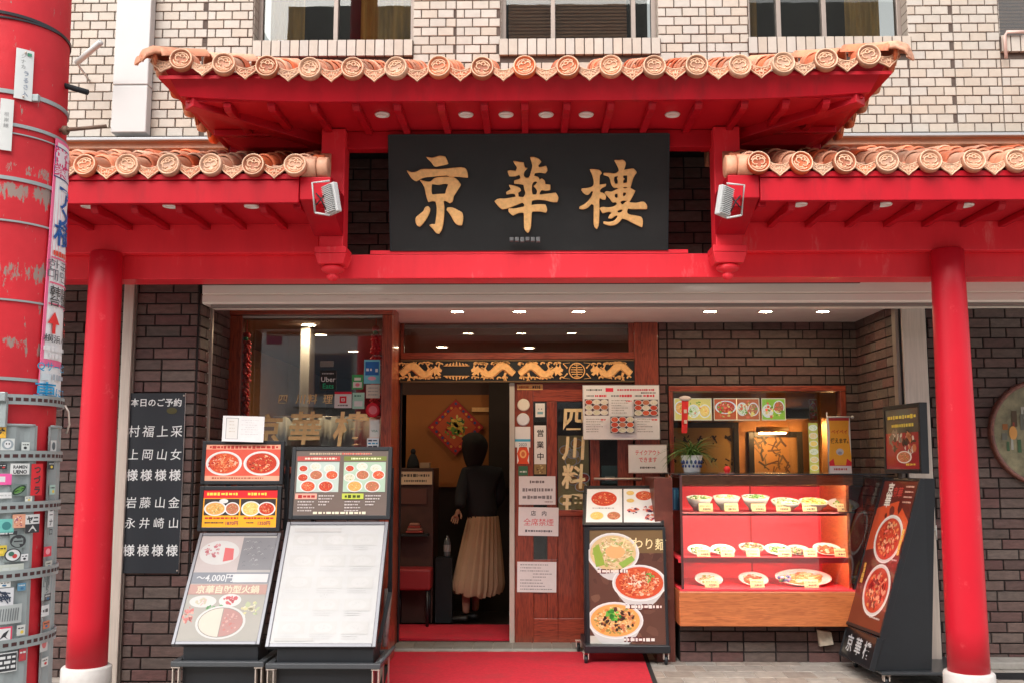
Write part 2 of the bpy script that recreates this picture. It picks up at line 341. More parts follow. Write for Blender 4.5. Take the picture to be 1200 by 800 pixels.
# ------------------------------------------------------------------ brick work
_BM = {}
def brick_mesh(w, h, d, mat, c=.003):
    k = (round(w / .004), round(h * 1e4), round(d * 1e3), mat.name)
    if k in _BM: return _BM[k]
    w = k[0] * .004; m = MB()
    p = [(0, 0), (w, 0), (w, h), (0, h)]; q = [(c, c), (w - c, c), (w - c, h - c), (c, h - c)]
    m.add([(a, -0.0, b) for a, b in p] + [(a, -d + c, b) for a, b in p] + [(a, -d, b) for a, b in q],
          [(4 + i, 4 + (i + 1) % 4, (i + 1) % 4, i) for i in range(4)] + [(4 + i, 8 + i, 8 + (i + 1) % 4, 4 + (i + 1) % 4) for i in range(4)] + [(8, 11, 10, 9)])
    _BM[k] = m.mesh('brick', mat, fix=True); return _BM[k]
def brickwork(parent, O, U, L, z0, z1, bw, bh, j, d, mat, first=lambda u, z: True, hole=lambda u0, u1, z0, z1: False, cuts=(), seed=1, lim=300, halves=.15, offs=.5, name='brick'):
    """bricks laid on the plane through O along the unit vector U (normal = U turned -90 deg), courses from z0 to z1"""
    rng = random.Random(seed); O = Vector(O); U = Vector(U); N = Vector((U.y, -U.x, 0)); ang = math.atan2(U.y, U.x)
    bounds = [0] + sorted(cuts) + [L]; lay = []; n = int(round((z1 - z0) / bh))
    for r in range(n):
        z = z0 + r * bh
        for a, b in zip(bounds, bounds[1:]):
            u = a - (offs * bw if r % 2 else 0) - (rng.choice((0, 0, .25 * bw)) if halves else 0)
            while u < b - .01:
                w = bw if rng.random() > halves else bw * .5
                u0, u1 = max(u, a), min(u + w, b)
                if u1 - u0 > .03 and not hole(u0, u1 - j, z, z + bh - j): lay.append((u0, u1 - j, z))
                u += w
    vis = [q for q in lay if first((q[0] + q[1]) / 2, q[2] + bh / 2)]; rest = [q for q in lay if not first((q[0] + q[1]) / 2, q[2] + bh / 2)]
    one, mass = vis[:lim], vis[lim:] + rest
    for u0, u1, z in one:
        me = brick_mesh(u1 - u0, bh - j, d, mat)
        p = O + U * u0 + N * rng.uniform(-.0015, .002); inst(name, me, parent, (p.x, p.y, z), (0, 0, ang))
    if mass:
        m = MB(); rn = []
        for u0, u1, z in mass:
            c = .003; h = bh - j; e = N * (d + rng.uniform(-.0015, .002)); P = lambda u, zz, k=0: O + U * u + N * 0 + Vector((0, 0, zz - O.z)) + (e if k else Vector())
            a = [P(u0, z), P(u1, z), P(u1, z + h), P(u0, z + h)]; b = [q + e - N * c for q in a]
            t = [P(u0 + c, z + c, 1), P(u1 - c, z + c, 1), P(u1 - c, z + h - c, 1), P(u0 + c, z + h - c, 1)]
            m.add(a + b + t, [(i, (i + 1) % 4, 4 + (i + 1) % 4, 4 + i) for i in range(4)] + [(4 + i, 4 + (i + 1) % 4, 8 + (i + 1) % 4, 8 + i) for i in range(4)] + [(8, 9, 10, 11)]); rn += [rng.random()] * 9
        o = m.part(name + 'work', mat, parent); o['kind'] = 'stuff'
        at = o.data.attributes.new('rnd', 'FLOAT', 'FACE'); at.data.foreach_set('value', rn)

# ------------------------------------------------------------------ ground
m = MB(); m.add([(-150, -150, -.06), (150, -150, -.06), (150, 150, -.06), (-150, 150, -.06)], [(0, 1, 2, 3)])
ASPH = pm('street_paving', (.34, .315, .28), .85, var=.2, scale=6, bump=.5, bscale=120)
tag(m.part('street', ASPH), kind='structure')
pave = thing('pavement', None, None, (0, 7, 0), kind='structure')
m = MB(); m.box(-5.4, 4.6, -.2, 5.4, 12.5, -.006); m.part('paving_bed', TJOINT, pave, bev=.01)
PW, PL = .208, .208; rng = random.Random(3)
tm = MB(); c = .004; w = PW - .008; l = PL - .008
tm.add([(0, 0, -.02), (w, 0, -.02), (w, l, -.02), (0, l, -.02), (0, 0, -.003), (w, 0, -.003), (w, l, -.003), (0, l, -.003), (c, c, 0), (w - c, c, 0), (w - c, l - c, 0), (c, l - c, 0)],
       [(i, (i + 1) % 4, 4 + (i + 1) % 4, 4 + i) for i in range(4)] + [(4 + i, 4 + (i + 1) % 4, 8 + (i + 1) % 4, 8 + i) for i in range(4)] + [(8, 9, 10, 11)])
tme = tm.mesh('paving_tile', TILEF)
mass = MB(); rn = []; cnt = 0
for j in range(15):
    for i in range(50):
        x, y = -5.2 + i * PW + (PW * .5 if j % 2 else 0), 5.2 + j * PL
        seen = (j >= 7 and ((.95 < x < 4.0) or (-3.6 < x < -1.0))) and cnt < 300
        if seen: inst('paving_tile', tme, pave, (x, y, rng.uniform(-.001, .001))); cnt += 1
        else: mass.add([(x + a, y + b, z) for a, b, z in tm.v], tm.f); rn += [rng.random()] * len(tm.f)
o = mass.part('paving_tiles', TILEF, pave); o['kind'] = 'stuff'; at = o.data.attributes.new('rnd', 'FLOAT', 'FACE'); at.data.foreach_set('value', rn)

# ------------------------------------------------------------------ upper cream tiled wall with its windows
YW = 6.75
ZT = AZ(47, YW); ZS = AZ(66, YW)
wins = [(298, 485), (587, 771), (877, 1063), (1170, 1360)]
wx = [(AX(a, 20, YW), AX(b, 20, YW)) for a, b in wins]; wx = [(-4.6, -3.45)] + wx
X0, X1 = -5.2, 5.2; ZB = AZ(158, YW); ZTOP = 5.9; CH = .0654
upper = thing('upper_wall', 'upper storey wall clad in pale cream tiles above the red roofs', 'wall', (0, YW, ZB))
m = MB(); zs = [ZB, ZT, ZTOP]; xs = [X0] + [q for a in wx for q in a] + [X1]
m.box(X0, YW, ZB, X1, YW + .2, ZT - .002)
for i in range(0, len(xs), 2): m.box(xs[i], YW, ZT, xs[i + 1], YW + .2, ZTOP)
m.part('mortar_bed', GROUT, upper)
NR = int((ZTOP - ZB) / CH)
def uhole(u0, u1, z0, z1):
    x0, x1 = X0 + u0, X0 + u1
    for a, b in wx:
        if x1 > a + .02 and x0 < b - .02 and z1 > ZT - .12: return True
    return -2.46 - .0 < x1 and x0 < -2.24 and False
# bricks next to a window are trimmed to the opening
segs = []
cutx = sorted([AX(q, 60, YW) for q in (243, 535, 829, 1118)])
def useen(u, z):
    x = X0 + u; dd = math.hypot(x, 0)
    return -3.05 < x < 3.45 and z < 4.78 and not (abs(x) < 2.0 and z < 4.22)
cutall = sorted([c - X0 for c in cutx] + [q - X0 for a in wx for q in a])
brickwork(upper, (X0, YW, ZB), (1, 0, 0), X1 - X0, ZB, ZB + NR * CH, .1155, CH, .0065, .008, CREAM, useen,
          hole=uhole, cuts=cutall, seed=5, halves=0, offs=.5)
m = MB()   # tiled reveals of the windows
for a, b in wx:
    for x, sgn in ((a, -1), (b, 1)):
        for r in range(18):
            z = ZT + r * CH
            m.box(x, YW - .004, z, x + .002 * -sgn, YW + .12, z + CH - .0065)
m.part('reveal_tiles', CREAM, upper)['kind'] = 'stuff'
drain = MB()
xa, xb = AX(132, 100, YW - .1), AX(173, 100, YW - .1)
d1 = thing('cable_duct', 'flat white metal duct running up the cream tiled wall', 'duct', ((xa + xb) / 2, YW - .05, ZB))
m = MB(); m.box(xa, YW - .1, ZB, xb, YW - .012, AZ(103, YW) - .003); m.part('duct_section', WHITE, d1, bev=.006)
m = MB(); m.box(xa, YW - .1, AZ(103, YW) + .003, xb, YW - .012, 5.9); m.part('duct_section', WHITE, d1, bev=.006)
CURT = pm('window_curtain', (.62, .40, .13), .8, var=.5, scale=3, stretch=(6, 1, .5))
BLIND = pm('window_blind', (.55, .30, .20), .7, var=.15, scale=8, stretch=(.3, 1, 6))
DARKR = pm('dark_room', (.022, .024, .026), .9)
def upper_window(a, b, lab, splits, inner, gap=None):
    t = thing('upper_window', lab, 'window', ((a + b) / 2, YW, ZT), group='windows of the upper storey')
    z0, z1 = ZT, 5.78; y = YW + .10; fw = .035; m = MB()
    m.box(a, y, z0, a + fw, y + .06, z1); m.box(b - fw, y, z0, b, y + .06, z1); m.box(a + fw, y, z0, b - fw, y + .06, z0 + .04); m.box(a + fw, y, z1 - .04, b - fw, y + .06, z1)
    m.part('frame', ALU, t, bev=.004)
    for x in splits:
        m = MB(); m.box(x - .016, y - .012, z0 + .04, x + .016, y + .05, z1 - .04); m.part('mullion', ALU, t, bev=.003)
    xs = [a + fw] + splits + [b - fw]
    for p, q in zip(xs, xs[1:]):
        m = MB(); m.box(p, y + .022, z0 + .04, q, y + .028, z1 - .04); m.part('pane', GLASSU, t)
    m = MB(); m.box(a + .001, YW + .6, z0 - .1, b - .001, YW + .62, z1 + .1)
    m.box(a - .1, YW + .2, z0 - .12, b + .1, YW + .62, z0 - .1); m.part('room_back', DARKR, t)
    for (p, q, mt) in inner:
        if mt is BLIND:
            m = MB(); k = 0; z = z0 + .05
            while z < z1 - .05: m.box(p, YW + .19, z, q, YW + .215, z + .004); m.box(p, YW + .2, z + .004, q, YW + .203, z + .022); z += .026
            m.part('blind', mt, t)['kind'] = 'stuff'
        else:
            m = MB(); n = 24; vs = []
            for i in range(n + 1):
                x = p + (q - p) * i / n; yy = YW + .26 + .025 * math.sin(i * 1.7); vs += [(x, yy, z0 + .02), (x, yy, z1)]
            m.add(vs, [(2 * i, 2 * i + 2, 2 * i + 3, 2 * i + 1) for i in range(n)], smooth=True); m.part('curtain', mt, t)
    # soldier course sill
    wv = .0665; n = int((b - a + .06) / wv); x = (a + b) / 2 - n * wv / 2
    mm = MB(); q = .06; mm.box(.003, 0, 0, wv - .005, .05, ZT - ZS - .004)
    me = mm.mesh('sill_brick', CREAM)
    for i in range(n): inst('sill_brick', me, t, (x + i * wv, YW - .03, ZS))
    m = MB(); m.box(x, YW - .026, ZS + .003, x + n * wv, YW + .1, ZT - .008); m.part('sill_bed', GROUT, t)
    return t
upper_window(*wx[1], 'upper window at the left, parted yellow curtain behind dark reflecting glass', [AX(394, 20, YW + .1)], [(wx[1][0] + .05, wx[1][0] + .3, CURT), (wx[1][1] - .42, wx[1][1] - .05, CURT)])
upper_window(*wx[2], 'upper window above the middle of the name board, with brown blinds', [AX(648, 20, YW + .1), AX(742, 20, YW + .1)], [(wx[2][0] + .05, wx[2][1] - .2, BLIND)])
upper_window(*wx[3], 'upper window at the right with two wide sliding panes and dark room behind', [AX(912, 20, YW + .1), AX(965, 20, YW + .1)], [(wx[3][0] + .04, wx[3][0] + .12, CURT), (wx[3][1] - .35, wx[3][1] - .1, CURT)])
upper_window(*wx[4], 'upper window cut by the right edge of the picture, beside a wall pipe', [wx[4][0] + .5], [(wx[4][0] + .05, wx[4][0] + .5, BLIND)])
upper_window(*wx[0], 'upper window beyond the white duct', [-4.0], [])
t = thing('bent_pipe', 'thin pinkish pipe bent over the sill at far right', 'pipe', (AX(1182, 60, YW - .06), YW - .05, ZS))
m = MB(); px_ = AX(1182, 60, YW - .06); m.tube([(px_ + .12, YW - .05, ZT + .01), (px_, YW - .05, ZT + .01), (px_ - .015, YW - .05, ZT - .02), (px_ - .015, YW - .05, ZS - .06)], .012, 8)
m.part('pipe', pm('pink_pipe', (.6, .42, .36), .5), t)
t = thing('wall_bracket', 'small white rod bracket jutting from the cream wall beside the pole', 'bracket', (AX(88, 72, YW), YW, AZ(72, YW)))
m = MB(); p = A(90, 74, YW - .25); q = A(118, 50, YW - .4); m.tube([p, q], .020, 10); m.tube([(p.x - .02, YW, p.z - .03), p], .008, 6); m.part('rod', WHITE, t)

# ------------------------------------------------------------------ flashing ledges above the low roofs
FL = pm('flashing_brown', (.45, .24, .15), .55, var=.1)
FG = pm('flashing_grey', (.36, .37, .38), .4, metal=.3)
for sgn, lab in ((-1, 'grey and brown metal flashing ledge above the left low roof'), (1, 'grey and brown metal flashing ledge above the right low roof')):
    t = thing('flashing_ledge', lab, 'ledge', (sgn * 3, YW - .05, ZB), group='flashing ledges')
    xa, xb = sorted((sgn * 1.30, sgn * 5.2)); za, zb, zc = AZ(158, YW - .12), AZ(163, YW - .1), AZ(173, YW - .05)
    m = MB(); m.box(xa, YW - .12, zb, xb, YW + .1, za - .002); m.part('cap', FG, t, bev=.004)
    m = MB(); m.box(xa, YW - .09, zc + .045, xb, YW + .1, zb - .003); m.box(xa, YW - .075, zc, xb, YW + .1, zc + .042); m.part('apron', FL, t, bev=.006)

# ------------------------------------------------------------------ tiled roofs
MR = .0655
def ridge(mb, pts, w, h, y, mi, n=4):
    """raised rib with a rounded section following pts in the xz plane, proud towards -y"""
    vs = []; fs = []; k = n + 1
    for i, (x, z) in enumerate(pts):
        x0, z0 = pts[max(i - 1, 0)]; x1, z1 = pts[min(i + 1, len(pts) - 1)]; d = math.hypot(x1 - x0, z1 - z0) or 1; nx, nz = -(z1 - z0) / d, (x1 - x0) / d
        for j in range(k): a = math.pi * j / n; vs.append((x + nx * w / 2 * math.cos(a), y - h * math.sin(a), z + nz * w / 2 * math.cos(a)))
    for i in range(len(pts) - 1):
        for j in range(n): fs.append((i * k + j, i * k + j + 1, (i + 1) * k + j + 1, (i + 1) * k + j))
    mb.add(vs, fs, mi, None, True)
def arc(cx, cz, r, a0, a1, n=8, rz=None): return [(cx + r * math.cos(R(a0 + (a1 - a0) * i / n)), cz + (rz or r) * math.sin(R(a0 + (a1 - a0) * i / n))) for i in range(n + 1)]
mm = MB(); mm.lathe([(0.001, -.004), (MR * .78, -.004), (MR * .80, -.012), (MR * .86, -.017), (MR * .95, -.015), (MR, -.005), (MR, .022), (.01, .022)], 28, axis='y')
for q in (arc(0, .0, MR * .66, 20, 160, 12), arc(0, 0, MR * .66, 200, 340, 12), arc(-.018, .004, .017, 30, 300, 8), arc(.018, .004, .017, -120, 150, 8), arc(0, -.018, .016, 190, 350, 8), arc(0, .022, .012, 0, 180, 6), [(-.03, -.026), (0, -.034), (.03, -.026)], [(-.034, .012), (-.02, .026)], [(.034, .012), (.02, .026)]):
    ridge(mm, q, .0075, .007, -.004, 1)
ridge(mm, arc(0, 0, MR * .91, 0, 360, 28), .007, .004, -.016, 1, 3)
MEDAL = mm.mesh('end_medallion', [TERRA, CREAMT])
mm = MB(); wd = .056
outl = [(-wd, .018)] + [(-wd + 2 * wd * i / 8, .018 - .020 * math.sin(math.pi * i / 8)) for i in range(1, 8)] + [(wd, .018), (wd + .004, -.012), (wd * .62, -.034), (wd * .3, -.046), (0, -.064), (-wd * .3, -.046), (-wd * .62, -.034), (-wd - .004, -.012)]
mm.prism([(x, 0, z) for x, z in outl], (0, .014, 0))
ridge(mm, [(x, z) for x, z in outl + outl[:1]], .008, .006, 0, 1, 3)
for sx in (-1, 1):
    for q in (arc(sx * .022, -.018, .011, 0, 300 * sx, 7), arc(sx * .038, -.006, .007, 0, 280, 5), [(sx * .006, -.02), (sx * .012, -.036), (0, -.050)], [(sx * .012, -.002), (sx * .03, .004), (sx * .046, .006)]): ridge(mm, q, .006, .005, 0, 1, 3)
ridge(mm, [(0, -.008), (0, -.03)], .007, .006, 0, 1, 3)
DRIP = mm.mesh('drip_tile', [TERRA, CREAMT])
def barrel_mesh(L, r0=.066, r1=.056, th=.010, n=10):
    m = MB(); vs = []
    for (y, r) in ((0, r0), (.02, r0 + .003), (.045, r0), (L, r1)):
        for i in range(n + 1): a = math.pi * i / n; vs.append((-r * math.cos(a), y, r * math.sin(a) - .01))
    k = n + 1; fs = [(j * k + i, j * k + i + 1, (j + 1) * k + i + 1, (j + 1) * k + i) for j in range(3) for i in range(n)]
    b = len(vs)
    for i in range(n + 1): a = math.pi * i / n; vs.append((-(r0 - th) * math.cos(a), 0, (r0 - th) * math.sin(a) - .01))
    for i in range(n + 1): a = math.pi * i / n; vs.append((-(r1 - th) * math.cos(a), L, (r1 - th) * math.sin(a) - .01))
    fs += [(i, b + i, b + i + 1, i + 1) for i in range(n)] + [(b + i, b + k + i, b + k + i + 1, b + i + 1) for i in range(n)]
    m.add(vs, fs, 0, None, True); return m.mesh('cover_tile', TERRA)
BAR = barrel_mesh(.235)
BARS = barrel_mesh(.13)
mm = MB(); vs = []
for y, dz in ((0, .012), (.24, 0)):
    for i in range(7): a = (i - 3) / 3; vs.append((a * .085, y, -.012 + dz + .018 * a * a))
for i in range(7): a = (i - 3) / 3; vs.append((a * .085, 0, -.016 + .018 * a * a))
mm.add(vs, [(i, i + 1, 8 + i, 7 + i) for i in range(6)] + [(14 + i, 15 + i, i + 1, i) for i in range(6)], 0, None, True)
PAN = mm.mesh('pan_tile', TERRA)
def tile_field(t, xs, ye, zfn, slope, maxlen, pitch, mfront=True):
    """cover and pan tiles climbing from the eave; maxlen(x) the slope length"""
    c, s = math.cos(slope), math.sin(slope); rg = random.Random(len(xs))
    for i, x in enumerate(xs):
        z = zfn(x); L = maxlen(x); k = 0; y = .0
        inst('end_medallion', MEDAL, t, (x + rg.uniform(-.002, .002), ye + rg.uniform(-.004, .004), z + rg.uniform(-.003, .003)), (R(-8) + rg.uniform(-.05, .05), rg.uniform(-.5, .5), rg.uniform(-.05, .05)))
        while y < L:
            inst('cover_tile', BAR if L - y > .16 else BARS, t, (x + rg.uniform(-.003, .003), ye + .03 + y * c, z + .002 + y * s + .004), (slope - .035 + rg.uniform(-.012, .012), rg.uniform(-.03, .03), rg.uniform(-.02, .02))); y += .19
        xp = x + pitch / 2
        if i < len(xs) - 1:
            z = (zfn(x) + zfn(xs[i + 1])) / 2; L = min(maxlen(x), maxlen(xs[i + 1])) + .1
            inst('drip_tile', DRIP, t, (xp, ye + .012, z - .012), (R(-6), 0, 0)); y = 0
            while y < L: inst('pan_tile', PAN, t, (xp, ye + .02 + y * c, z - .012 + y * s), (slope - .05, 0, 0), (1.25, 1, 1)); y += .2
DLW = pm('downlight_lens', (.82, .80, .74), .35)
def soffit_light(t, x, y, z, lit=False, r=.042, mat=None):
    m = MB(); m.lathe([(.001, -.004), (r * .8, -.004), (r * .82, -.010), (r, -.008), (r + .004, 0), (r, .004)], 24, x, y, z); return m.part('downlight', mat or DLW, t)

# upper hipped roof
YE = 5.40; ZE = AZ(79, YE) - .0; pitch = 50.4 * 5.60 / FPX; SL = R(22)
xs = [ (i - 8.5) * pitch - .02 for i in range(18)]
xs = [A(px, 79, YE).x for px in [212 + 50.4 * i for i in range(17)]]
XE = xs[-1] + .165; XW = xs[0] - .165; xm = (XE + XW) / 2; hx = (XE - XW) / 2
def lift(x):
    d = (hx - abs(x - xm)); return .075 * max(0, (1.05 - d) / 1.05) ** 2
up = thing('hipped_roof', 'upper hipped canopy roof of terracotta tiles with red eaves above the name board', 'roof', (0, YE, ZE), group='tiled canopy roofs')
tile_field(up, xs, YE, lambda x: ZE + lift(x), SL, lambda x: max(.12, min(1.3, (hx - abs(x - xm)) * 1.0 - .10)), pitch)
for x, sg in ((XW + .055, -1), (XE - .055, 1)): inst('drip_tile', DRIP, up, (x, YE + .02, ZE + .055), (R(-6), R(-8 * sg), 0), (1.15, 1, 1))
# hips: a chain of cover tiles along each diagonal, an upturned tip at the corner
HT = barrel_mesh(.30, .064, .056, .011)
for sg, cx in ((-1, XW), (1, XE)):
    for k in range(6):
        d = .02 + k * .22; x = cx - sg * d; y = YE + d; z = ZE + lift(x) * .6 + .032 + d * math.tan(SL) * .85
        inst('hip_tile', HT, up, (x, y, z), (R(16), 0, sg * R(45)))
    m = MB(); prof = [(.12, .12, .066, .064), (.05, .05, .050, .058), (-.005, -.005, .036, .056), (-.04, -.04, .006, .052), (-.052, -.052, -.03, .040)]; vs = []
    for dx, dy, dz, r in prof:
        for i in range(13):
            a = math.pi * i / 12; ox = r * math.cos(a); vs.append((cx - sg * dx + ox * .707, YE + dy + sg * ox * .707, ZE + lift(cx) + dz - .03 + r * math.sin(a)))
    m.add(vs, [(j * 13 + i, j * 13 + i + 1, (j + 1) * 13 + i + 1, (j + 1) * 13 + i) for j in range(4) for i in range(12)], 0, None, True)
    m.add(vs[-13:], [tuple(range(13))]); o = m.part('corner_finial', TERRA, up); sm = o.modifiers.new('thick', 'SOLIDIFY'); sm.thickness = .012
# side eaves, seen edge on from below
for sg, cx in ((-1, XW), (1, XE)):
    for k in range(5):
        y = YE + .16 + k * pitch; z = ZE + .075 * max(0, 1 - k * .4)
        inst('end_medallion', MEDAL, up, (cx, y, z), (R(-8), 0, -sg * R(-90)))
        inst('drip_tile', DRIP, up, (cx - sg * .01, y - pitch / 2, z), (R(-6), 0, sg * R(90)))
        if k > 0: inst('cover_tile', BAR, up, (cx - sg * .04, y, z + .01), (SL, 0, sg * R(90)))
        if k > 1: inst('cover_tile', BAR, up, (cx - sg * .22, y, z + .085), (SL, 0, sg * R(90)))
m = MB()
hipz = lambda x, y: ZE + .01 + min(y - YE, hx - abs(x - xm)) * math.tan(SL)
for q in ([(XW + .03, YE + .03), (XE - .03, YE + .03), (XE - 1.3, YE + 1.3), (XW + 1.3, YE + 1.3)], [(XW + .03, YE + .03), (XW + 1.3, YE + 1.3), (XW + .03, YE + 1.3)], [(XE - .03, YE + .03), (XE - .03, YE + 1.3), (XE - 1.3, YE + 1.3)]):
    m.prism([(a, b, hipz(a, b) - .045) for a, b in q], (0, 0, -.02))
m.part('roof_deck', RED2, up)
# red fascia leaning outward, flared to the corners
ZF0 = AZ(118, YE + .10); ZF1 = ZE - .028
N = 40; m = MB(); fx = lambda i, k: (XW + (.13 if k else .045)) + ((XE - XW) - 2 * (.13 if k else .045)) * i / N
vs = []
for i in range(N + 1):
    a, b = fx(i, 0), fx(i, 1); la = lift(a)
    vs += [(a, YE + .035, ZF1 + la), (b, YE + .10, ZF0 + la * .55), (b, YE + .13, ZF0 + la * .55), (a, YE + .07, ZF1 + la)]
m.add(vs, [(4 * i + j, 4 * i + (j + 1) % 4, 4 * i + 4 + (j + 1) % 4, 4 * i + 4 + j) for i in range(N) for j in range(4)] + [(0, 1, 2, 3), (4 * N, 4 * N + 3, 4 * N + 2, 4 * N + 1)])
m.part('fascia', RED, up)
for sg, cx in ((-1, XW), (1, XE)):
    m = MB(); q = cx - sg * .05; b = cx - sg * .14; m.hexa([(q, YE + .04, ZF1 + .06), (b, YE + .11, ZF0 + .035), (b, YW - .15, ZF0), (q, YW - .15, ZF1)] + [(q - sg * .03, YE + .07, ZF1 + .06), (b - sg * .03, YE + .12, ZF0 + .035), (b - sg * .03, YW - .15, ZF0), (q - sg * .03, YW - .15, ZF1)]); m.part('side_fascia', RED, up)
YSB = 6.02
m = MB(); m.box(XW + .16, YE + .125, ZF0 + .012, XE - .16, YSB + .1, ZF0 + .03); m.part('soffit', RED2, up)
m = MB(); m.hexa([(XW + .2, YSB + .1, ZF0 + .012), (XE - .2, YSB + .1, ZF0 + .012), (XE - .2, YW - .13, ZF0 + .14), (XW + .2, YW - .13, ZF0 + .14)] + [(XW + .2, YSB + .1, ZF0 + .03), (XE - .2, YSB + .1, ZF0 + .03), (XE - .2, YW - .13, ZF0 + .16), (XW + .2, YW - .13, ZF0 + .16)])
m.part('inner_soffit', pm('dark_stained_board', (.03, .012, .014), .7), up)  # deep eave shade put into the board's near-black colour
def rafter(t, x, y0, y1, z, w=.042, h=.045, sk=0):
    m = MB(); ym = y0 + (y1 - y0)
    P = [(y0, z), (y0 + .004, z - h * .55), (y0 + .03, z - h), (y0 + .09, z - h), (y0 + .22, z - h * .72), (y1, z - h * .66), (y1, z)]
    m.prism([(x - w / 2, a, b) for a, b in P], (w, 0, 0)); return m.part('rafter', RED, t, bev=.004)
for px in (270, 321, 370, 419, 467, 518, 568, 615, 664, 715, 763, 817, 870, 918, 965): rafter(up, AX(px, 128, YE + .2), YE + .132, 6.04, ZF0 + .010)
for px in (448, 546, 593, 640, 687, 788): p = G(px, 134, ZF0 + .010); soffit_light(up, p.x, p.y, ZF0 + .008)
for sg, cx in ((-1, XW), (1, XE)):
    a = Vector((cx - sg * .17, YE + .14, 0)); b = Vector((cx - sg * .9, YE + .87, 0)); n = Vector((.035, sg * .035, 0)); zt, zb = ZF0 + .011, ZF0 - .06
    m = MB(); m.hexa([(a.x - n.x, a.y - n.y, zb + .04), (a.x + n.x, a.y + n.y, zb + .04), (b.x + n.x, b.y + n.y, zb), (b.x - n.x, b.y - n.y, zb), (a.x - n.x, a.y - n.y, zt + .03), (a.x + n.x, a.y + n.y, zt + .03), (b.x + n.x, b.y + n.y, zt), (b.x - n.x, b.y - n.y, zt)])
    m.part('hip_rafter', RED, up, bev=.005)
    for k, (dx, dy) in enumerate(((.42, .62), (.36, .95))):
        m = MB(); x0 = cx - sg * .17; m.box(x0, YE + dy - .02, ZF0 - .03, x0 - sg * dx, YE + dy + .02, ZF0 + .010); m.part('side_rafter', RED, up, bev=.004)
    m = MB(); m.hexa([(cx - sg * .17, YSB + .1, ZF0 + .01), (cx - sg * .95, YSB + .1, ZF0 + .01), (cx - sg * .95, YSB + .16, ZF0 - .05), (cx - sg * .30, YSB + .16, ZF0 - .05)] + [(cx - sg * .17, YSB + .3, ZF0 + .01), (cx - sg * .95, YSB + .3, ZF0 + .01), (cx - sg * .95, YSB + .3, ZF0 - .05), (cx - sg * .30, YSB + .3, ZF0 - .05)]); m.part('soffit_box', RED2, up)

# low roofs left and right
YL = 5.52; SLL = R(20); ZLm = AZ(192, YL)
def low_roof(sgn, lab, cx, px0):
    t = thing('low_roof', lab, 'roof', (sgn * 2.4, YL, ZLm), group='tiled canopy roofs')
    pit = 49.6 * 5.69 / FPX; x0 = A(px0, 192, YL).x; n = 16
    xs = sorted([x0 + sgn * pit * i for i in range(n)])
    tile_field(t, xs, YL, lambda x: ZLm, SLL, lambda x: 1.12, pit)
    xi = x0; sm = -sgn       # closing barrel beside the post, lying across
    m = MB(); xa = xi + sm * .02; pr = [(.001, 0), (.058, 0), (.066, .01), (.066, .085), (.060, .09), (.001, .09)]
    m.lathe([(r, a * sm) for r, a in pr], 24, xa, YL + .075, ZLm + .002, axis='x'); m.lathe([(r * .98, a * sm * .7 + sm * .092) for r, a in pr], 24, xa, YL + .085, ZLm + .002, axis='x')
    m.part('gable_barrel', TERRA, t)
    for k in range(1, 6):
        m = MB(); y = YL + .1 + k * .19; z = ZLm + .01 + k * .19 * math.tan(SLL); m.lathe([(r, a * sm * .8) for r, a in pr], 16, xa + sm * .02, y, z, axis='x'); m.part('gable_barrel', TERRA, t)
    xo = sgn * 5.2; xe = sgn * 1.31
    zt, zb = AZ(208, YL), AZ(235, YL)
    m = MB(); m.box(xe, YL + .03, zb, xo, YL + .07, zt); m.box(xe, YL + .02, zt + .002, xo, YL + .10, zt + .035); m.part('fascia', RED, t, bev=.004)
    yp = 6.12
    m = MB(); m.box(xe + sgn * .004, YL + .072, zb + .012, xo, yp, zb + .03); m.part('soffit', RED2, t)
    rx = [112, 159, 211, 257, 309] if sgn < 0 else [927, 975, 1026, 1075, 1124, 1173]
    pxs = rx + ([rx[0] - 49 * i for i in range(1, 7)] if sgn < 0 else [rx[-1] + 49 * i for i in range(1, 7)])
    for px in pxs: rafter(t, AX(px, 240, YL + .1), YL + .074, yp + .01, zb + .01, .04, .05)
    for px, py in ([(104, 241), (200, 241), (295, 241), (8, 241)] if sgn < 0 else [(937, 239), (1036, 239), (1132, 240), (1230, 240)]): p = G(px, py, zb + .01); soffit_light(t, p.x, p.y, zb + .008)
    zp = AZ(295, yp)
    m = MB(); m.box(xe, yp + .001, zp, xo, yp + .14, zb + .026); m.part('lintel_panel', REDB, t, bev=.004)
    m = MB(); x1, x2 = sgn * 1.13, sgn * 1.308; m.hexa([(x1, YL + .04, zb + .02), (x2, YL + .04, zb + .02), (x2, 5.975, zb - .10), (x1, 5.975, zb - .10), (x1, YL + .04, zt + .02), (x2, YL + .04, zt + .02), (x2, 5.975, zt + .02), (x1, 5.975, zt + .02)]); m.part('end_board', RED, t, bev=.005)
    m = MB(); x1, x2 = sgn * 1.309, sgn * 1.35; m.box(x1, YL + .08, zb - .02, x2, YL + .2, zb + .010); m.part('bracket_block', RED, t, bev=.004)
    dk = MB(); a, b = sorted((xe, xo)); c0, s0 = math.cos(SLL), math.sin(SLL); dk.hexa([(a, YL + .07, ZLm - .05), (b, YL + .07, ZLm - .05), (b, YL + 1.15, ZLm - .05 + 1.08 * math.tan(SLL)), (a, YL + 1.15, ZLm - .05 + 1.08 * math.tan(SLL)), (a, YL + .07, ZLm - .03), (b, YL + .07, ZLm - .03), (b, YL + 1.15, ZLm - .03 + 1.08 * math.tan(SLL)), (a, YL + 1.15, ZLm - .03 + 1.08 * math.tan(SLL))]); dk.part('roof_deck', RED2, t)
    return t
low_roof(-1, 'low terracotta tiled roof over the left of the shopfront, behind the utility pole', -1, 346)
low_roof(1, 'low terracotta tiled roof over the right of the shopfront', 1, 889)

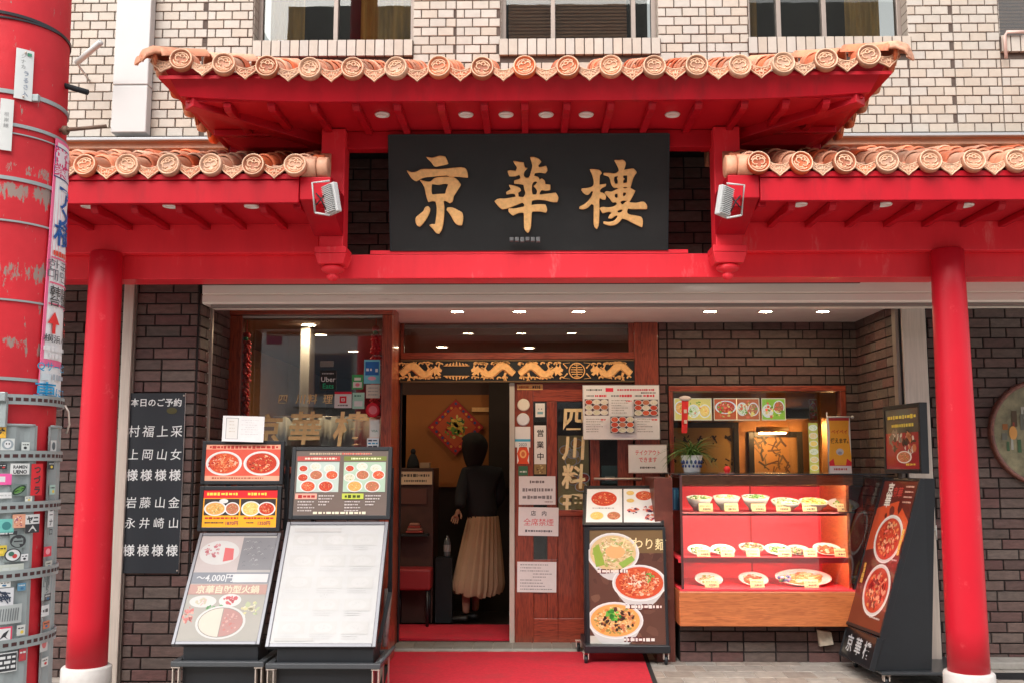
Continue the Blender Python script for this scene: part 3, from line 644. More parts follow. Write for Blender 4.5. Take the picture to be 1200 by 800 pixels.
# ------------------------------------------------------------------ red main beam, posts, columns
YB = 6.20; zb0, zb1 = AZ(326, YB), AZ(295, YB) + .015
t = thing('main_beam', 'long red painted beam across the whole shopfront below the name board', 'beam', (0, YB, zb0))
xL, xR = A(126, 300, 6.12).x, A(1110, 300, 6.12).x
for a, b in ((-5.2, xL), (xL, xR), (xR, 5.2)):
    m = MB(); m.box(a + .002, YB, zb0, b - .002, YB + .2, zb1 - .03); m.part('beam_section', REDB, t, bev=.006)
m = MB(); m.box(-1.0, YB + .0, zb1 - .028, 1.0, YB + .22, zb1 - .005); m.part('beam_top', REDB, t)
def post(sgn, lab, pa, pb):
    y0, y1 = 5.98, 6.13; xa, xb = AX(pa, 240, y0), AX(pb, 240, y0); z0 = AZ(291, y0)
    t = thing('hanging_post', lab, 'post', ((xa + xb) / 2, y0, z0), group='red hanging posts beside the name board')
    m = MB(); m.box(xa, y0, z0, xb, y1, ZF0 + .005); m.part('shaft', REDB, t, bev=.006)
    e = .022; zc = AZ(303, y0)
    m = MB(); m.hexa([(xa - .004, y0 - .004, zc - .028), (xb + .004, y0 - .004, zc - .028), (xb + .004, y1 + .004, zc - .028), (xa - .004, y1 + .004, zc - .028), (xa - e, y0 - e, z0 - .03), (xb + e, y0 - e, z0 - .03), (xb + e, y1 + e, z0 - .03), (xa - e, y1 + e, z0 - .03)])
    m.box(xa - e, y0 - e, z0 - .028, xb + e, y1 + e, z0 + .012); m.part('cap', REDB, t, bev=.004)
    m = MB(); cx = (xa + xb) / 2; cy = y0 + .07; zz = zc - .026; m.lathe([(.001, .002), (.045, .002), (.066, -.012), (.070, -.026), (.060, -.040), (.035, -.050), (.026, -.056), (.036, -.066), (.036, -.080), (.022, -.095), (.001, -.1)], 24, cx, cy, zz); m.part('pendant', REDB, t)
post(-1, 'red square hanging post left of the black name board', 375, 403)
post(1, 'red square hanging post right of the black name board', 838, 869)
def column(x, lab, zpl):
    yc = 6.12; t = thing('red_column', lab, 'column', (x, yc, 0), group='round red columns')
    ztop = AZ(294, yc) - .001; m = MB(); prof = [(.117 - .020 * (i / 10) ** 1.3, zpl + (ztop - zpl - .01) * i / 10) for i in range(11)] + [(.088, ztop)]; m.lathe([(.001, zpl)] + prof + [(.001, ztop)], 40, x, yc, 0); m.part('shaft', REDCOL, t)
    m = MB(); m.lathe([(.001, .0), (.145, .0), (.143, zpl - .012), (.135, zpl - .001), (.11, zpl + .0), (.001, zpl)], 40, x, yc, 0); m.part('plinth', STONE, t)
column(A(125, 300, 6.12).x, 'round red column at the left, beside the black reservation board', AZ(783, 6.02, 100))
column(A(1110, 300, 6.12).x, 'round red column at the right, beside the leaning poster stand', AZ(790, 6.02, 1136))
# recess behind the name board
t = thing('recess_wall', 'dark brick wall in the shadow behind the name board', 'wall', (0, 6.6, zb1))
m = MB(); m.box(-1.3, 6.6, zb1 - .15, 1.3, 6.7, 3.62); m.box(-2.2, 6.601, zb1 - .15, -1.301, 6.7, 3.5); m.box(1.301, 6.601, zb1 - .15, 2.2, 6.7, 3.5); m.part('mortar_bed', DMORT, t)
brickwork(t, (-1.3, 6.6, zb1 - .1), (1, 0, 0), 2.6, zb1 - .1, zb1 - .1 + .0746 * 11, .235, .0746, .009, .012, DBRICK, lambda u, z: abs(u - 1.3) > .85, seed=8)
m = MB(); m.box(-1.14, 6.05, ZF0 - .10, 1.14, 6.15, ZF0 + .01); t = tag(m.part('eave_beam', RED2, None, bev=.005), 'red beam under the upper eave just above the name board', 'beam')
# roller shutter box and ceiling
ysb = 6.62; zq = AZ(358, ysb); sx0, sx1 = AX(237, 345, ysb), 5.2
t = thing('shutter_box', 'long off-white roller shutter housing under the red beam', 'shutter box', (0, ysb, zq))
m = MB(); zA, zB_, zC = AZ(326, ysb), AZ(343, ysb), AZ(353, ysb)
m.prism([(sx0, ysb, zA + .15), (sx0, ysb, zB_), (sx0, ysb + .012, zB_ - .004), (sx0, ysb + .012, zB_ - .010), (sx0, ysb + .004, zB_ - .014), (sx0, ysb + .004, zC), (sx0, ysb + .02, zC - .012), (sx0, ysb + .3, zC - .012), (sx0, ysb + .3, zA + .15)], (sx1 - sx0, 0, 0))
m.part('housing', OFFW, t)
m = MB(); m.box(sx0 + .05, ysb + .03, zq - .004, sx1, ysb + .07, zC - .014); m.part('shutter_slot_lip', pm('slot_metal', (.25, .22, .20), .5), t)
m = MB(); m.box(sx0 + .05, ysb + .10, zq - .004, sx1, ysb + .14, zC - .014); m.part('shutter_slot_lip', OFFW, t)
ZC = AZ(358, 7.3, 1055) + .01
# ------------------------------------------------------------------ lower brick walls
YD = 8.25                                   # plane of the door and of the brick wall behind the food case
YWIN = 7.40                                 # plane of the shop window
m = MB(); m.box(-2.5, ysb + .3, ZC, 2.78, 8.6, ZC + .05); ceil = m.part('porch_ceiling', CEIL); tag(ceil, kind='structure')
BH = .0746
def bwall(name, lab, O, U, L, z0, z1, seed, seen, **k):
    t = thing(name, lab, 'wall', (O[0], O[1], z0)); U = Vector(U); N = Vector((U.y, -U.x, 0)); O = Vector((O[0], O[1], 0)); m = MB(); b = O - N * .2
    holes = k.pop('holes', []); xs = sorted({0, L} | {q for h in holes for q in h[:2]}); zs = sorted({z0, z1} | {q for h in holes for q in h[2:]})
    for a, c in zip(xs, xs[1:]):
        for e, g in zip(zs, zs[1:]):
            if any(h[0] <= (a + c) / 2 <= h[1] and h[2] <= (e + g) / 2 <= h[3] for h in holes): continue
            p = [O + U * a, O + U * c, b + U * c, b + U * a]; m.hexa([(q.x, q.y, e) for q in p] + [(q.x, q.y, g) for q in p])
    m.part('mortar_bed', DMORT, t)
    hf = lambda u0, u1, a, c: any(u1 > h[0] + .004 and u0 < h[1] - .004 and c > h[2] + .004 and a < h[3] - .004 for h in holes)
    brickwork(t, (O.x, O.y, z0), U, L, z0, z1, .235, BH, .009, .012, DBRICK, seen, hf, [q for h in holes for q in h[:2] if 0 < q < L], seed, **k); return t
# pillar at the left
xp0, xp1 = AX(146, 600, 6.65) - .02, AX(234, 345, 6.65)
bwall('brick_pillar', 'dark brick pillar left of the shop window carrying the reservation board', (xp0, 6.65), (1, 0, 0), xp1 - xp0, -.02, 2.72, 11, lambda u, z: z > .1)
bwall('pillar_return', 'narrow return face of the left brick pillar, turning in to the shop window', (xp1 + .0, 6.665), (0, 1, 0), .20, -.02, 2.60, 12, lambda u, z: z > .9, halves=0, lim=80)
bwall('window_return', 'dark brick reveal between the steel shutter rail and the shop window', (xp1 - .02, 6.97), (0, 1, 0), YWIN - 6.97, -.02, 2.60, 13, lambda u, z: z > .9, halves=0, lim=80)
bwall('far_left_wall', 'shadowed dark brick wall left of the left red column', (-5.2, 7.0), (1, 0, 0), xp0 + 5.2 + .05, -.02, 2.95, 14, lambda u, z: -3.6 < u - 5.2 < -2.8 and z > .1)
xr1 = 2.73
bwall('right_wall', 'dark brick wall right of the right red column, carrying the round window', (2.9, 7.58), (1, 0, 0), 2.3, .0, 2.95, 15, lambda u, z: u < 1.3, holes=())
xw0 = AX(772, 420, YD); hx0, hx1, hz0, hz1 = AX(784, 500, YD), AX(992, 500, YD), AZ(556, YD), AZ(452, YD)
bwall('back_wall', 'brick wall at the back of the porch around the food case window', (xw0, YD), (1, 0, 0), 2.70 - xw0, 0, 2.68, 16, lambda u, z: z > 1.9 or u > hx1 - xw0, holes=[(hx0 - xw0, hx1 - xw0, hz0, hz1)], halves=.22)
bwall('porch_side_wall', 'dark brick side wall of the porch behind the leaning poster stand', (2.70, YD), (0, -1, 0), YD - 7.30, 0, 2.68, 17, lambda u, z: z > .9, halves=.1)
xl = AX(1060, 500, 7.28); xrr = AX(1087, 500, 7.28)
t = thing('steel_post', 'broad brushed steel shutter post beside the right red column', 'post', ((xl + xrr) / 2, 7.2, 0), group='steel shutter posts')
m = MB(); m.box(xl - .008, 7.22, 0, xrr + .0, 7.40, ZC + .02); m.part('cladding', STEEL, t, bev=.005)
m = MB(); m.box(xl - .045, 7.25, 0, xl - .02, 7.32, ZC + .02); m.part('guide_rail', ALU, t); m = MB(); m.box(xl - .019, 7.24, 0, xl - .009, 7.3, ZC); m.part('guide_slot', BLACKM, t)
t = thing('steel_post', 'narrow steel shutter rail left of the shop window', 'post', (xp1, 6.9, 0), group='steel shutter posts')
m = MB(); m.box(xp1 - .05, 6.872, 0, xp1 + .005, 6.96, ZC + .02); m.part('cladding', STEEL, t, bev=.004)
m = MB(); m.box(xp1 + .008, 6.88, 0, xp1 + .022, 6.90, ZC + .02); m.part('guide_rail', STEEL, t)
t = thing('steel_post', 'slim steel corner strip between the left red column and the brick pillar', 'post', (xp0 - .04, 6.6, 0), group='steel shutter posts')
xa, xb = AX(137, 600, 6.6), AX(146, 600, 6.6); m = MB(); m.box(xa - .02, 6.60, 0, xb - .003, 6.78, 2.72); m.part('cladding', STEEL, t, bev=.004)
m = MB(); m.box(xb + .0, 6.62, 0, xb + .008, 6.645, 2.72); m.part('guide_rail', ALU, t)
# raised kerb under the right wall
t = MB(); t.box(2.86, 7.36, 0, 5.2, 7.57, .05); tag(t.part('kerb', pm('kerb_stone', (.30, .28, .25), .8, var=.15, bump=.4), bev=.008), kind='structure')
# porch threshold strip
m = MB(); w0, w1 = AX(462, 755, 8.1), AX(786, 755, 8.1); th = thing('threshold', 'narrow grey tiled doorstep strip behind the red carpet', 'doorstep', (0, 8.1, 0)); n = 14
m.box(w0, 8.02, -.01, w1, 8.30, .012); m.part('bed', TJOINT, th)
mm = MB(); tw = (w1 - w0) / n; mm.box(.003, 0, 0, tw - .003, .26, .008); me = mm.mesh('step_tile', pm('step_tile_grey', (.23, .22, .19), .5, rnd=.12, var=.1))
for i in range(n): inst('step_tile', me, th, (w0 + i * tw, 8.03, .012))

# ------------------------------------------------------------------ interior shell
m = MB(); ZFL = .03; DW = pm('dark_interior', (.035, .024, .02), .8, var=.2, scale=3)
wr_in = AX(460, 430, YWIN) - .04
inn = thing('dining_room', 'dim dining room seen through the open doorway and the shop window', 'room', (0, 10, 0))
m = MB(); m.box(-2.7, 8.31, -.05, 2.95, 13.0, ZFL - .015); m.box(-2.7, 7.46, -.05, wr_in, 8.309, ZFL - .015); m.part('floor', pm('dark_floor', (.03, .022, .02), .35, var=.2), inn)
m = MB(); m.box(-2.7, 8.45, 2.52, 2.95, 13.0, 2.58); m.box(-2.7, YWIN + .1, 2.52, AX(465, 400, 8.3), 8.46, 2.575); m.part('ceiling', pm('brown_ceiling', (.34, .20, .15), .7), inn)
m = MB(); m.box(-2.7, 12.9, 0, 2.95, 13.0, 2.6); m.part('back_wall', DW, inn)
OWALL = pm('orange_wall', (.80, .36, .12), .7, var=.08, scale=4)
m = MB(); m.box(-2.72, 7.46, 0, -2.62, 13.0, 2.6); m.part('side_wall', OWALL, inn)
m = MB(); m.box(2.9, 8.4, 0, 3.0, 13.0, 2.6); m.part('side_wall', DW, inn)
# orange partition behind the doorway, dark panel beneath
yp = 9.95
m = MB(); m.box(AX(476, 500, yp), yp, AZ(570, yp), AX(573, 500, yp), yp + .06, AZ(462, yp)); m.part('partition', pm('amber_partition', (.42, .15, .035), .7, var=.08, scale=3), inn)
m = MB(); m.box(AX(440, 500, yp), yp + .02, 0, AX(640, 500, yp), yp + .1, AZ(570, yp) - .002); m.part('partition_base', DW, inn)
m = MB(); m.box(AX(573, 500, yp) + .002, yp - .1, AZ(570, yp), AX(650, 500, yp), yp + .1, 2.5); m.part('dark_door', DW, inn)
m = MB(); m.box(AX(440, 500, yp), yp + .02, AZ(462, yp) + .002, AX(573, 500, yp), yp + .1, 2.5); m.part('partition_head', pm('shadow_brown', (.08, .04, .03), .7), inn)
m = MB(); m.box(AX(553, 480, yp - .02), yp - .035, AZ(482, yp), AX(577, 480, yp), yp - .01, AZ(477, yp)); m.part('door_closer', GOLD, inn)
# room behind the food case window: orange wall, frames
y2 = 9.3
m = MB(); m.box(AX(760, 500, y2), y2, .9, 2.9, y2 + .06, 2.5); m.part('panelled_wall', pm('amber_wall', (.58, .25, .07), .6, var=.1, scale=3), inn)
m = MB(); m.box(AX(915, 480, y2), y2 - .02, AZ(490, y2), AX(950, 480, y2), y2 - .002, AZ(478, y2)); m.part('dark_beam', BLACKM, inn)
cp = pm('red_carpet', (.52, .012, .03), .95, var=.14, scale=45, bump=.9, bscale=240, dirt=((.34, .03, .035), 3.2, .5, .78))
cpd = pm('black_rubber', (.015, .015, .016), .7)
t = thing('inner_mat', 'dark red mat on the floor just inside the doorway', 'mat', (0, 8.7, ZFL))
g0, g1 = G(466, 731, ZFL), G(597, 751, ZFL)
m = MB(); m.box(AX(455, 740, 8.6), 8.34, ZFL - .012, AX(612, 740, 8.6), 9.05, ZFL + .006); m.part('pile', cp, t)
def lamp_disc(x, y, z, lab, r=.045, e=14, ring=GOLD, grp=None, col=(1, .78, .5)):
    t = thing('ceiling_light', lab, 'light', (x, y, z), group=grp)
    m = MB(); m.lathe([(r, -.001), (r * 1.12, -.007), (r * 1.25, -.001), (r * 1.25, .0)], 24, x, y, z); m.part('ring', ring, t)
    m = MB(); m.lathe([(.0005, -.003), (r, -.002)], 24, x, y, z); m.part('lens', pm('lamp_lens_%d' % int(e), (.9, .85, .75), .5, emit=e, ecol=col), t); return t
# porch downlights (lit)
for px, lab in ((536, 'leftmost round downlight in the porch ceiling'), (609, 'second round porch downlight from the left, above the frieze'), (678, 'third round porch downlight from the left, near the right door post'), (832, 'round porch downlight over the left of the food case'), (897, 'round porch downlight over the middle of the food case'), (964, 'rightmost round downlight in the porch ceiling')):
    p = G(px, 365, ZC); lamp_disc(p.x, p.y, ZC, lab, .048, 70, WHITE, 'porch downlights')
for px, py, lab in ((376, 392, 'small lit downlight inside, high in the shop window'), (414, 411, 'lower lit downlight seen through the shop window'), (518, 406, 'lit downlight seen through the left of the transom'), (620, 407, 'lit downlight seen through the middle of the transom')):
    p = G(px, py, 2.52); lamp_disc(p.x, p.y, 2.519, lab, .05, 26, WHITE, 'dining room downlights')
p = G(368, 374, 2.52)
lamp_disc(AX(362, 373, 7.75), 7.75, 2.519, 'lit downlight close behind the top of the shop window', .055, 120, WHITE, 'dining room downlights')

# ------------------------------------------------------------------ shop window
wl, wr = AX(266, 430, YWIN), AX(460, 430, YWIN); wt = ZC - .004; gz1 = AZ(369, YWIN); gz0 = AZ(546, YWIN)
t = thing('shop_window', 'large shop window in a red-brown wooden frame with gold lettering on the glass', 'window', ((wl + wr) / 2, YWIN, gz0))
fa, fb = AX(282, 430, YWIN), AX(448, 430, YWIN)
m = MB(); m.box(wl, YWIN, 0.02, fa, YWIN + .09, gz1); m.part('stile', REDWOOD, t, bev=.004)
m = MB(); m.box(fb, YWIN - .03, 0.02, wr, YWIN + .09, gz1); m.part('stile', REDWOOD, t, bev=.004)
m = MB(); m.box(wr - .035, YWIN + .092, 0.02, wr, 7.72, ZC - .002); m.box(wr - .10, 7.721, .02, wr - .055, YD + .02, ZC - .002); m.part('side_panel', REDWOOD, t)
m = MB(); m.box(wl, YWIN - .035, gz1 + .002, wr, YWIN + .09, wt); m.part('head', REDWOODH, t, bev=.004)
m = MB(); m.box(fa, YWIN - .03, gz0 - .05, fb, YWIN + .09, gz0); m.part('sill', REDWOODH, t, bev=.004)
m = MB(); m.box(fa, YWIN + .03, gz0, fb, YWIN + .036, gz1); m.part('pane', glass('shop_glass', (.92, .94, .94), 1.0, 1.85), t)
m = MB(); m.box(fa, YWIN + .02, gz1 - .016, fb, YWIN + .05, gz1 - .001); m.part('glazing_bead', pm('bead_grey', (.45, .42, .38), .5), t)
# gold lettering on the glass
pr = Print(); gc = (.95, .66, .30)
def gx(px, py): q = A(px, py, YWIN + .027); return q.x, q.z
for ch, px, py, h in (('四', 333, 467, .125), ('川', 357, 467, .125), ('料', 366.5, 467, .0), ('料', 366, 467, .0)): pass
sc = 7.42 / FPX
for ch, px in (('四', 331), ('川', 352), ('料', 366), ('理', 384)): x, z = gx(px, 467); pr.text(ch, x, z, 12 * sc, gc, .012, slant=.12)
for ch, px, py, h in (('京', 312, 503, 38), ('華', 357, 501, 40), ('樓', 411, 502, 42)): x, z = gx(px, py); pr.text(ch, x, z, h * sc, gc, .022, slant=.1)
o = pr.mb.part('gold_lettering', pm('gold_leaf', (1, 1, 1), .35, attr='col', var=.1, scale=40), t, local=True, fix=False)
# lettering was laid out in world x, z: move it onto the glass
o.location = (-OFF[t.name].x, YWIN + .028 - OFF[t.name].y, -OFF[t.name].z)
bwall('window_base_wall', 'dark brick apron below the shop window, hidden behind the poster stands', (fa, YWIN + .02), (1, 0, 0), fb - fa, 0, gz0 - .05, 18, lambda u, z: 1 > 2)
# pale screen low inside the window
t = thing('cafe_curtain', 'pale cream screen across the bottom of the shop window, inside', 'curtain', (AX(385, 520, 7.52), 7.52, gz0))
m = MB(); n = 60; a, b = AX(322, 520, 7.52), AX(447, 520, 7.52); vs = []
for i in range(n + 1): x = a + (b - a) * i / n; yy = 7.54 + .006 * math.sin(i * .9) + .003 * math.sin(i * 2.3); vs += [(x, yy, gz0 - .05), (x, yy, AZ(488, 7.54))]
m.add(vs, [(2 * i, 2 * i + 2, 2 * i + 3, 2 * i + 1) for i in range(n)], smooth=True); o = m.part('cloth', pm('cream_cloth', (.85, .78, .66), .9, var=.05, scale=5), t); q = o.modifiers.new('s', 'SOLIDIFY'); q.thickness = .004
m = MB(); m.tube([(a - .02, 7.54, AZ(488, 7.54)), (b, 7.54, AZ(488, 7.54))], .007); m.part('rod', STEEL, t)
# column inside the window
t = thing('inner_column', 'slim grey column standing inside the shop window', 'column', (AX(362, 430, 7.9), 7.9, 0))
m = MB(); m.box(AX(353, 430, 7.9), 7.85, ZFL, AX(364, 430, 7.9), 8.05, 2.515); m.part('shaft', pm('grey_column', (.30, .27, .25), .6), t, bev=.004)
t = thing('framed_picture', 'gold framed picture on the orange wall at the left, inside the shop window', 'picture', (-2.6, 8.6, 1.9))
m = MB(); m.box(-2.615, 8.25, 1.62, -2.585, 8.85, 2.18); m.part('frame', BLACK, t, bev=.004); m = MB(); m.box(-2.584, 8.31, 1.68, -2.58, 8.79, 2.12); m.part('image', pm('aged_gold_print', (.55, .36, .12), .6, var=.5, scale=9), t)
RIBB = pm('red_silk', (.78, .03, .03), .6, var=.2, scale=30)
def firecrackers(px, y, py0, py1, lab, n):
    x = AX(px, 430, y); z0, z1 = AZ(py0, y), AZ(py1, y); t = thing('firecracker_string', lab, 'decoration', (x, y, z0), group='red firecracker strings'); rg = random.Random(n)
    m = MB(); m.tube([(x, y, z0 + .12), (x, y, z1)], .004, 6); m.part('cord', RIBB, t)
    mm = MB(); mm.tube([(0, 0, 0), (.034, 0, -.030)], .0115, 7); mm.tube([(.026, 0, -.028), (.029, 0, -.031)], .004, 5, mi=1); me = mm.mesh('firecracker', [RIBB, GOLD])
    k = int((z0 - z1) / .024)
    for i in range(min(k, 60)):
        for j in range(3): inst('firecracker', me, t, (x, y, z0 - .03 - i * .024), (rg.uniform(-.2, .2), rg.uniform(-.2, .2), j * 2.09 + i * .7))
    m = MB(); m.ball((x, y, z0 + .005), .03, .03, .026); m.part('knot', RIBB, t); m = MB(); m.ball((x, y - .02, z0 - .025), .02, .02, .016); m.part('bead', pm('green_bead', (.05, .3, .12), .4), t)
firecrackers(288, 7.48, 393, 500, 'red firecracker string hanging inside the left end of the shop window', 3)
firecrackers(440, 7.48, 386, 470, 'red firecracker string hanging inside the right end of the shop window', 4)
# stickers and cards on the glass
def card(name, lab, cat, px, py, w, h, Y, draw, rot=0, group=None, thick=.002, yaw=0, tilt=0, mat=None):
    """a sheet centred on pixel px, py at depth Y, w x h pixels; draw(print, w, h) adds the print in metres"""
    p = A(px, py, Y); dep = (p - Vector((0, 0, CAM_Z))).dot(_f); k = dep / FPX; w *= k; h *= k
    t = thing(name, lab, cat, p, (tilt, rot, yaw), group)
    m = MB(); m.box(-w / 2, 0, -h / 2, w / 2, thick, h / 2, col=(.8, .79, .76)); pr = Print(); pr.y = 0
    draw(pr, w, h); b = m.part('sheet', PRINT, t, local=True); pr.build('print', t, mat); return t
C = lin
def plainbg(col): return lambda p, w, h: p.rect(-w / 2, -h / 2, w / 2, h / 2, col)
yg = YWIN + .026; RG = random.Random(44)
def d1_(p, w, h):
    p.rect(-w / 2, -h / 2, w / 2, h / 2, C((120, 205, 225))); p.rect(-w * .42, -h * .15, w * .42, h * .42, C((30, 110, 190))); p.dashes(-w * .36, w * .1, h * .08, h * .14, (.8, .85, .9), RG, .02); p.rect(w * .2, -h * .02, w * .36, h * .12, (.8, .85, .9)); p.ell(0, -h * .28, w * .25, h * .08, C((235, 170, 190)))
card('window_sticker', 'blue and turquoise payment sticker on the shop window, topmost at its right', 'sticker', 436, 435, 19, 28, yg, d1_, group='stickers on the shop window')
def d2_(p, w, h):
    p.rect(-w / 2, -h / 2, w / 2, h / 2, C((215, 205, 190)))
    for i in range(3): p.dashes(-w * .35, w * .35, h * (.25 - i * .25), h * .08, (.3, .3, .3), RG, .01)
card('window_sticker', 'small cream card on the shop window under the blue payment sticker', 'sticker', 437, 458, 16, 16, yg, d2_, group='stickers on the shop window')
def d3_(p, w, h):
    p.rect(-w / 2, -h / 2, w / 2, h / 2, C((60, 165, 90))); p.rect(-w * .3, h * .1, w * .3, h * .3, (.75, .8, .7)); p.rect(-w * .4, -h * .4, w * .4, 0, C((225, 225, 215))); p.ell(0, -h * .2, w * .2, h * .12, C((230, 120, 140)))
card('window_sticker', 'small green and white sticker on the shop window', 'sticker', 419, 447, 13, 17, yg, d3_, group='stickers on the shop window')
def d4_(p, w, h):
    p.rect(-w / 2, -h / 2, w / 2, h / 2, C((170, 220, 200))); p.rect(-w * .35, -h * .35, w * .35, -h * .02, (.8, .8, .78)); p.dashes(-w * .35, w * .3, h * .3, h * .1, C((20, 120, 90)), RG, .012)
card('window_sticker', 'pale mint square sticker right of the red and white payment card', 'sticker', 420, 469, 14, 19, yg + .002, d4_, group='stickers on the shop window')
def d5_(p, w, h):
    p.rect(-w / 2, -h / 2, w / 2, h / 2, (.8, .79, .77)); p.rect(-w / 2, h * .36, w / 2, h / 2, C((225, 30, 60))); p.rect(-w * .2, -h * .2, w * .2, h * .22, C((225, 30, 50))); p.rect(-w * .1, -h * .08, w * .1, h * .1, (.8, .8, .8)); p.rect(-w * .05, -h * .04, w * .05, h * .05, C((225, 30, 50))); p.dashes(-w * .3, w * .3, -h * .34, h * .1, (.1, .1, .1), RG, .01)
card('window_sticker', 'white payment card with a red square emblem on the shop window', 'sticker', 402, 468, 20, 19, yg + .001, d5_, group='stickers on the shop window')
def d6_(p, w, h):
    p.ell(0, 0, w * .5, h * .5, C((225, 25, 50))); p.text('焼', 0, 0, h * .32, (.8, .7, .7), .01)
def rnd_sticker(lab, px, py, r, Y, cols, tx='', name='round_sticker', grp=None):
    p = A(px, py, Y); k = (Y + .1) / FPX * r; t = thing(name, lab, 'sticker', p, group=grp); m = MB(); m.lathe([(.0005, 0), (k, 0), (k, .002)], 28, axis='y'); m.part('disc', pm('sticker_%d_%d' % (px, py), cols[0], .4), t, local=True)
    pr = Print(); 
    for i, c in enumerate(cols[1:]): pr.ell(0, 0, k * (.86 - .28 * i), k * (.86 - .28 * i), c)
    if tx: pr.text(tx, 0, 0, k * .62, cols[-2] if len(cols) > 2 else (.8, .8, .8), .015)
    pr.build('print', t); return t
rnd_sticker('round red review sticker on the shop window at its right', 437, 480, 8.5, yg, [C((228, 30, 55)), C((215, 22, 48)), C((230, 120, 130))], '', grp='stickers on the shop window')
def d7_(p, w, h):
    p.rect(-w / 2, -h / 2, w / 2, h / 2, C((228, 215, 205))); p.rect(-w * .42, -h * .42, w * .42, h * .42, C((225, 228, 222))); p.text('VISA', 0, -h * .1, h * .17, C((60, 140, 120)), .01)
card('window_sticker', 'tall pinkish white card reading VISA on the shop window', 'sticker', 439, 502, 12, 22, yg, d7_, group='stickers on the shop window')
def d8_(p, w, h):
    p.rect(-w / 2, -h / 2, w / 2, h / 2, C((225, 235, 238)))
    for i, c in enumerate(((30, 60, 90), (40, 150, 190), (20, 40, 60))): p.dashes(-w * .4, w * .4, h * (.28 - i * .28), h * .16, C(c), RG, .02)
card('window_sticker', 'lowest white and blue card logo sticker on the shop window', 'sticker', 437, 519, 14, 12, yg, d8_, group='stickers on the shop window')
def d9_(p, w, h):
    p.rect(-w / 2, -h / 2, w / 2, h / 2, (.01, .012, .012)); p.dashes(-w * .38, w * .38, h * .34, h * .07, (.6, .6, .6), RG, .01); p.text('Uber', 0, h * .06, h * .36, (.8, .8, .8), .01); p.text('Eats', 0, -h * .28, h * .36, C((30, 190, 130)), .01)
card('window_sticker', 'black square sticker reading Uber Eats on the shop window', 'sticker', 384.5, 445, 19, 23, yg + .001, d9_, group='stickers on the shop window')
card('window_sticker', 'narrow grey label above the black delivery sticker on the shop window', 'sticker', 383, 426, 16, 7, yg, plainbg(C((130, 125, 120))), group='stickers on the shop window')
card('window_sticker', 'small wooden-brown tag on top of the shop window head', 'tag', 321, 361, 11, 4, YWIN - .04, plainbg((.65, .55, .45)))

# ------------------------------------------------------------------ door front: posts, transom, frieze, door leaf
fx0, fx1 = AX(466, 430, YD), AX(771, 430, YD)
fr = thing('door_frame', 'red-brown wooden door frame with a glazed transom above the entrance', 'door frame', ((fx0 + fx1) / 2, YD, 0))
zt0 = AZ(372.5, YD); 
m = MB(); m.box(wr - .054, YD - .02, .012, AX(469, 430, YD), YD + .1, ZC - .003); m.part('jamb', REDWOOD, fr, bev=.004)
m = MB(); m.box(AX(743, 430, YD), YD - .03, .012, fx1, YD + .1, ZC - .003); m.part('jamb', REDWOOD, fr, bev=.004)
tx0, tx1 = AX(469.5, 430, YD), AX(743, 430, YD)
m = MB(); m.box(tx0, YD - .01, AZ(379, YD), tx1, YD + .1, ZC - .003); m.part('head', REDWOODH, fr, bev=.004)
m = MB(); m.box(tx0, YD - .025, AZ(421, YD), tx1, YD + .1, AZ(413, YD)); m.part('transom_rail', REDWOODH, fr, bev=.004)
m = MB(); m.box(tx0, YD - .005, AZ(413, YD) + .001, AX(473, 430, YD), YD + .06, AZ(379, YD) - .001); m.box(AX(737, 430, YD), YD - .005, AZ(413, YD) + .001, tx1, YD + .06, AZ(379, YD) - .001); m.part('transom_stile', REDWOOD, fr)
m = MB(); m.box(AX(473, 430, YD), YD + .02, AZ(413, YD), AX(737, 430, YD), YD + .026, AZ(379, YD)); m.part('transom_pane', GLASS, fr)
m = MB(); m.box(AX(597, 600, YD), YD - .01, .02, AX(603, 600, YD), YD + .06, AZ(448, YD)); m.part('metal_jamb', pm('pale_metal', (.62, .56, .48), .35, metal=.4), fr, bev=.003)
m = MB(); m.box(tx0 - .0, YD + .0, .02, AX(467, 600, YD) + .012, YD + .06, AZ(448, YD)); m.part('jamb_strip', BLACK, fr)
# shelf with things inside behind the transom
t = thing('inner_shelf', 'shelf above the counter with folders and a small clock, behind the transom', 'shelf', (AX(680, 430, 10.2), 10.2, 1.9))
ys_ = 10.6; m = MB(); m.box(AX(640, 430, ys_), ys_, AZ(413, ys_) - .02, AX(745, 430, ys_), ys_ + .3, AZ(413, ys_)); m.part('board', REDWOODH, t)
for i in range(7):
    m = MB(); x = AX(668 + i * 5, 430, ys_); m.box(x, ys_ + .03, AZ(412, ys_), x + .034, ys_ + .2, AZ(398 + (i % 3) * 2, ys_)); m.part('folder', pm('folder_%d' % (i % 3), [(.5, .4, .35), (.25, .15, .12), (.6, .5, .45)][i % 3], .6), t)
m = MB(); m.lathe([(.001, -.02), (.055, -.02), (.06, .0), (.06, .03)], 24, AX(640, 405, ys_), ys_ + .06, AZ(406, ys_), axis='y'); m.part('clock', pm('clock_cream', (.6, .45, .3), .5), t)
m = MB(); m.box(AX(712, 405, ys_ - .2), ys_ - .2, AZ(408, ys_ - .2), AX(738, 405, ys_ - .2), ys_ - .18, AZ(402, ys_ - .2)); m.part('red_box', RIBB, t)

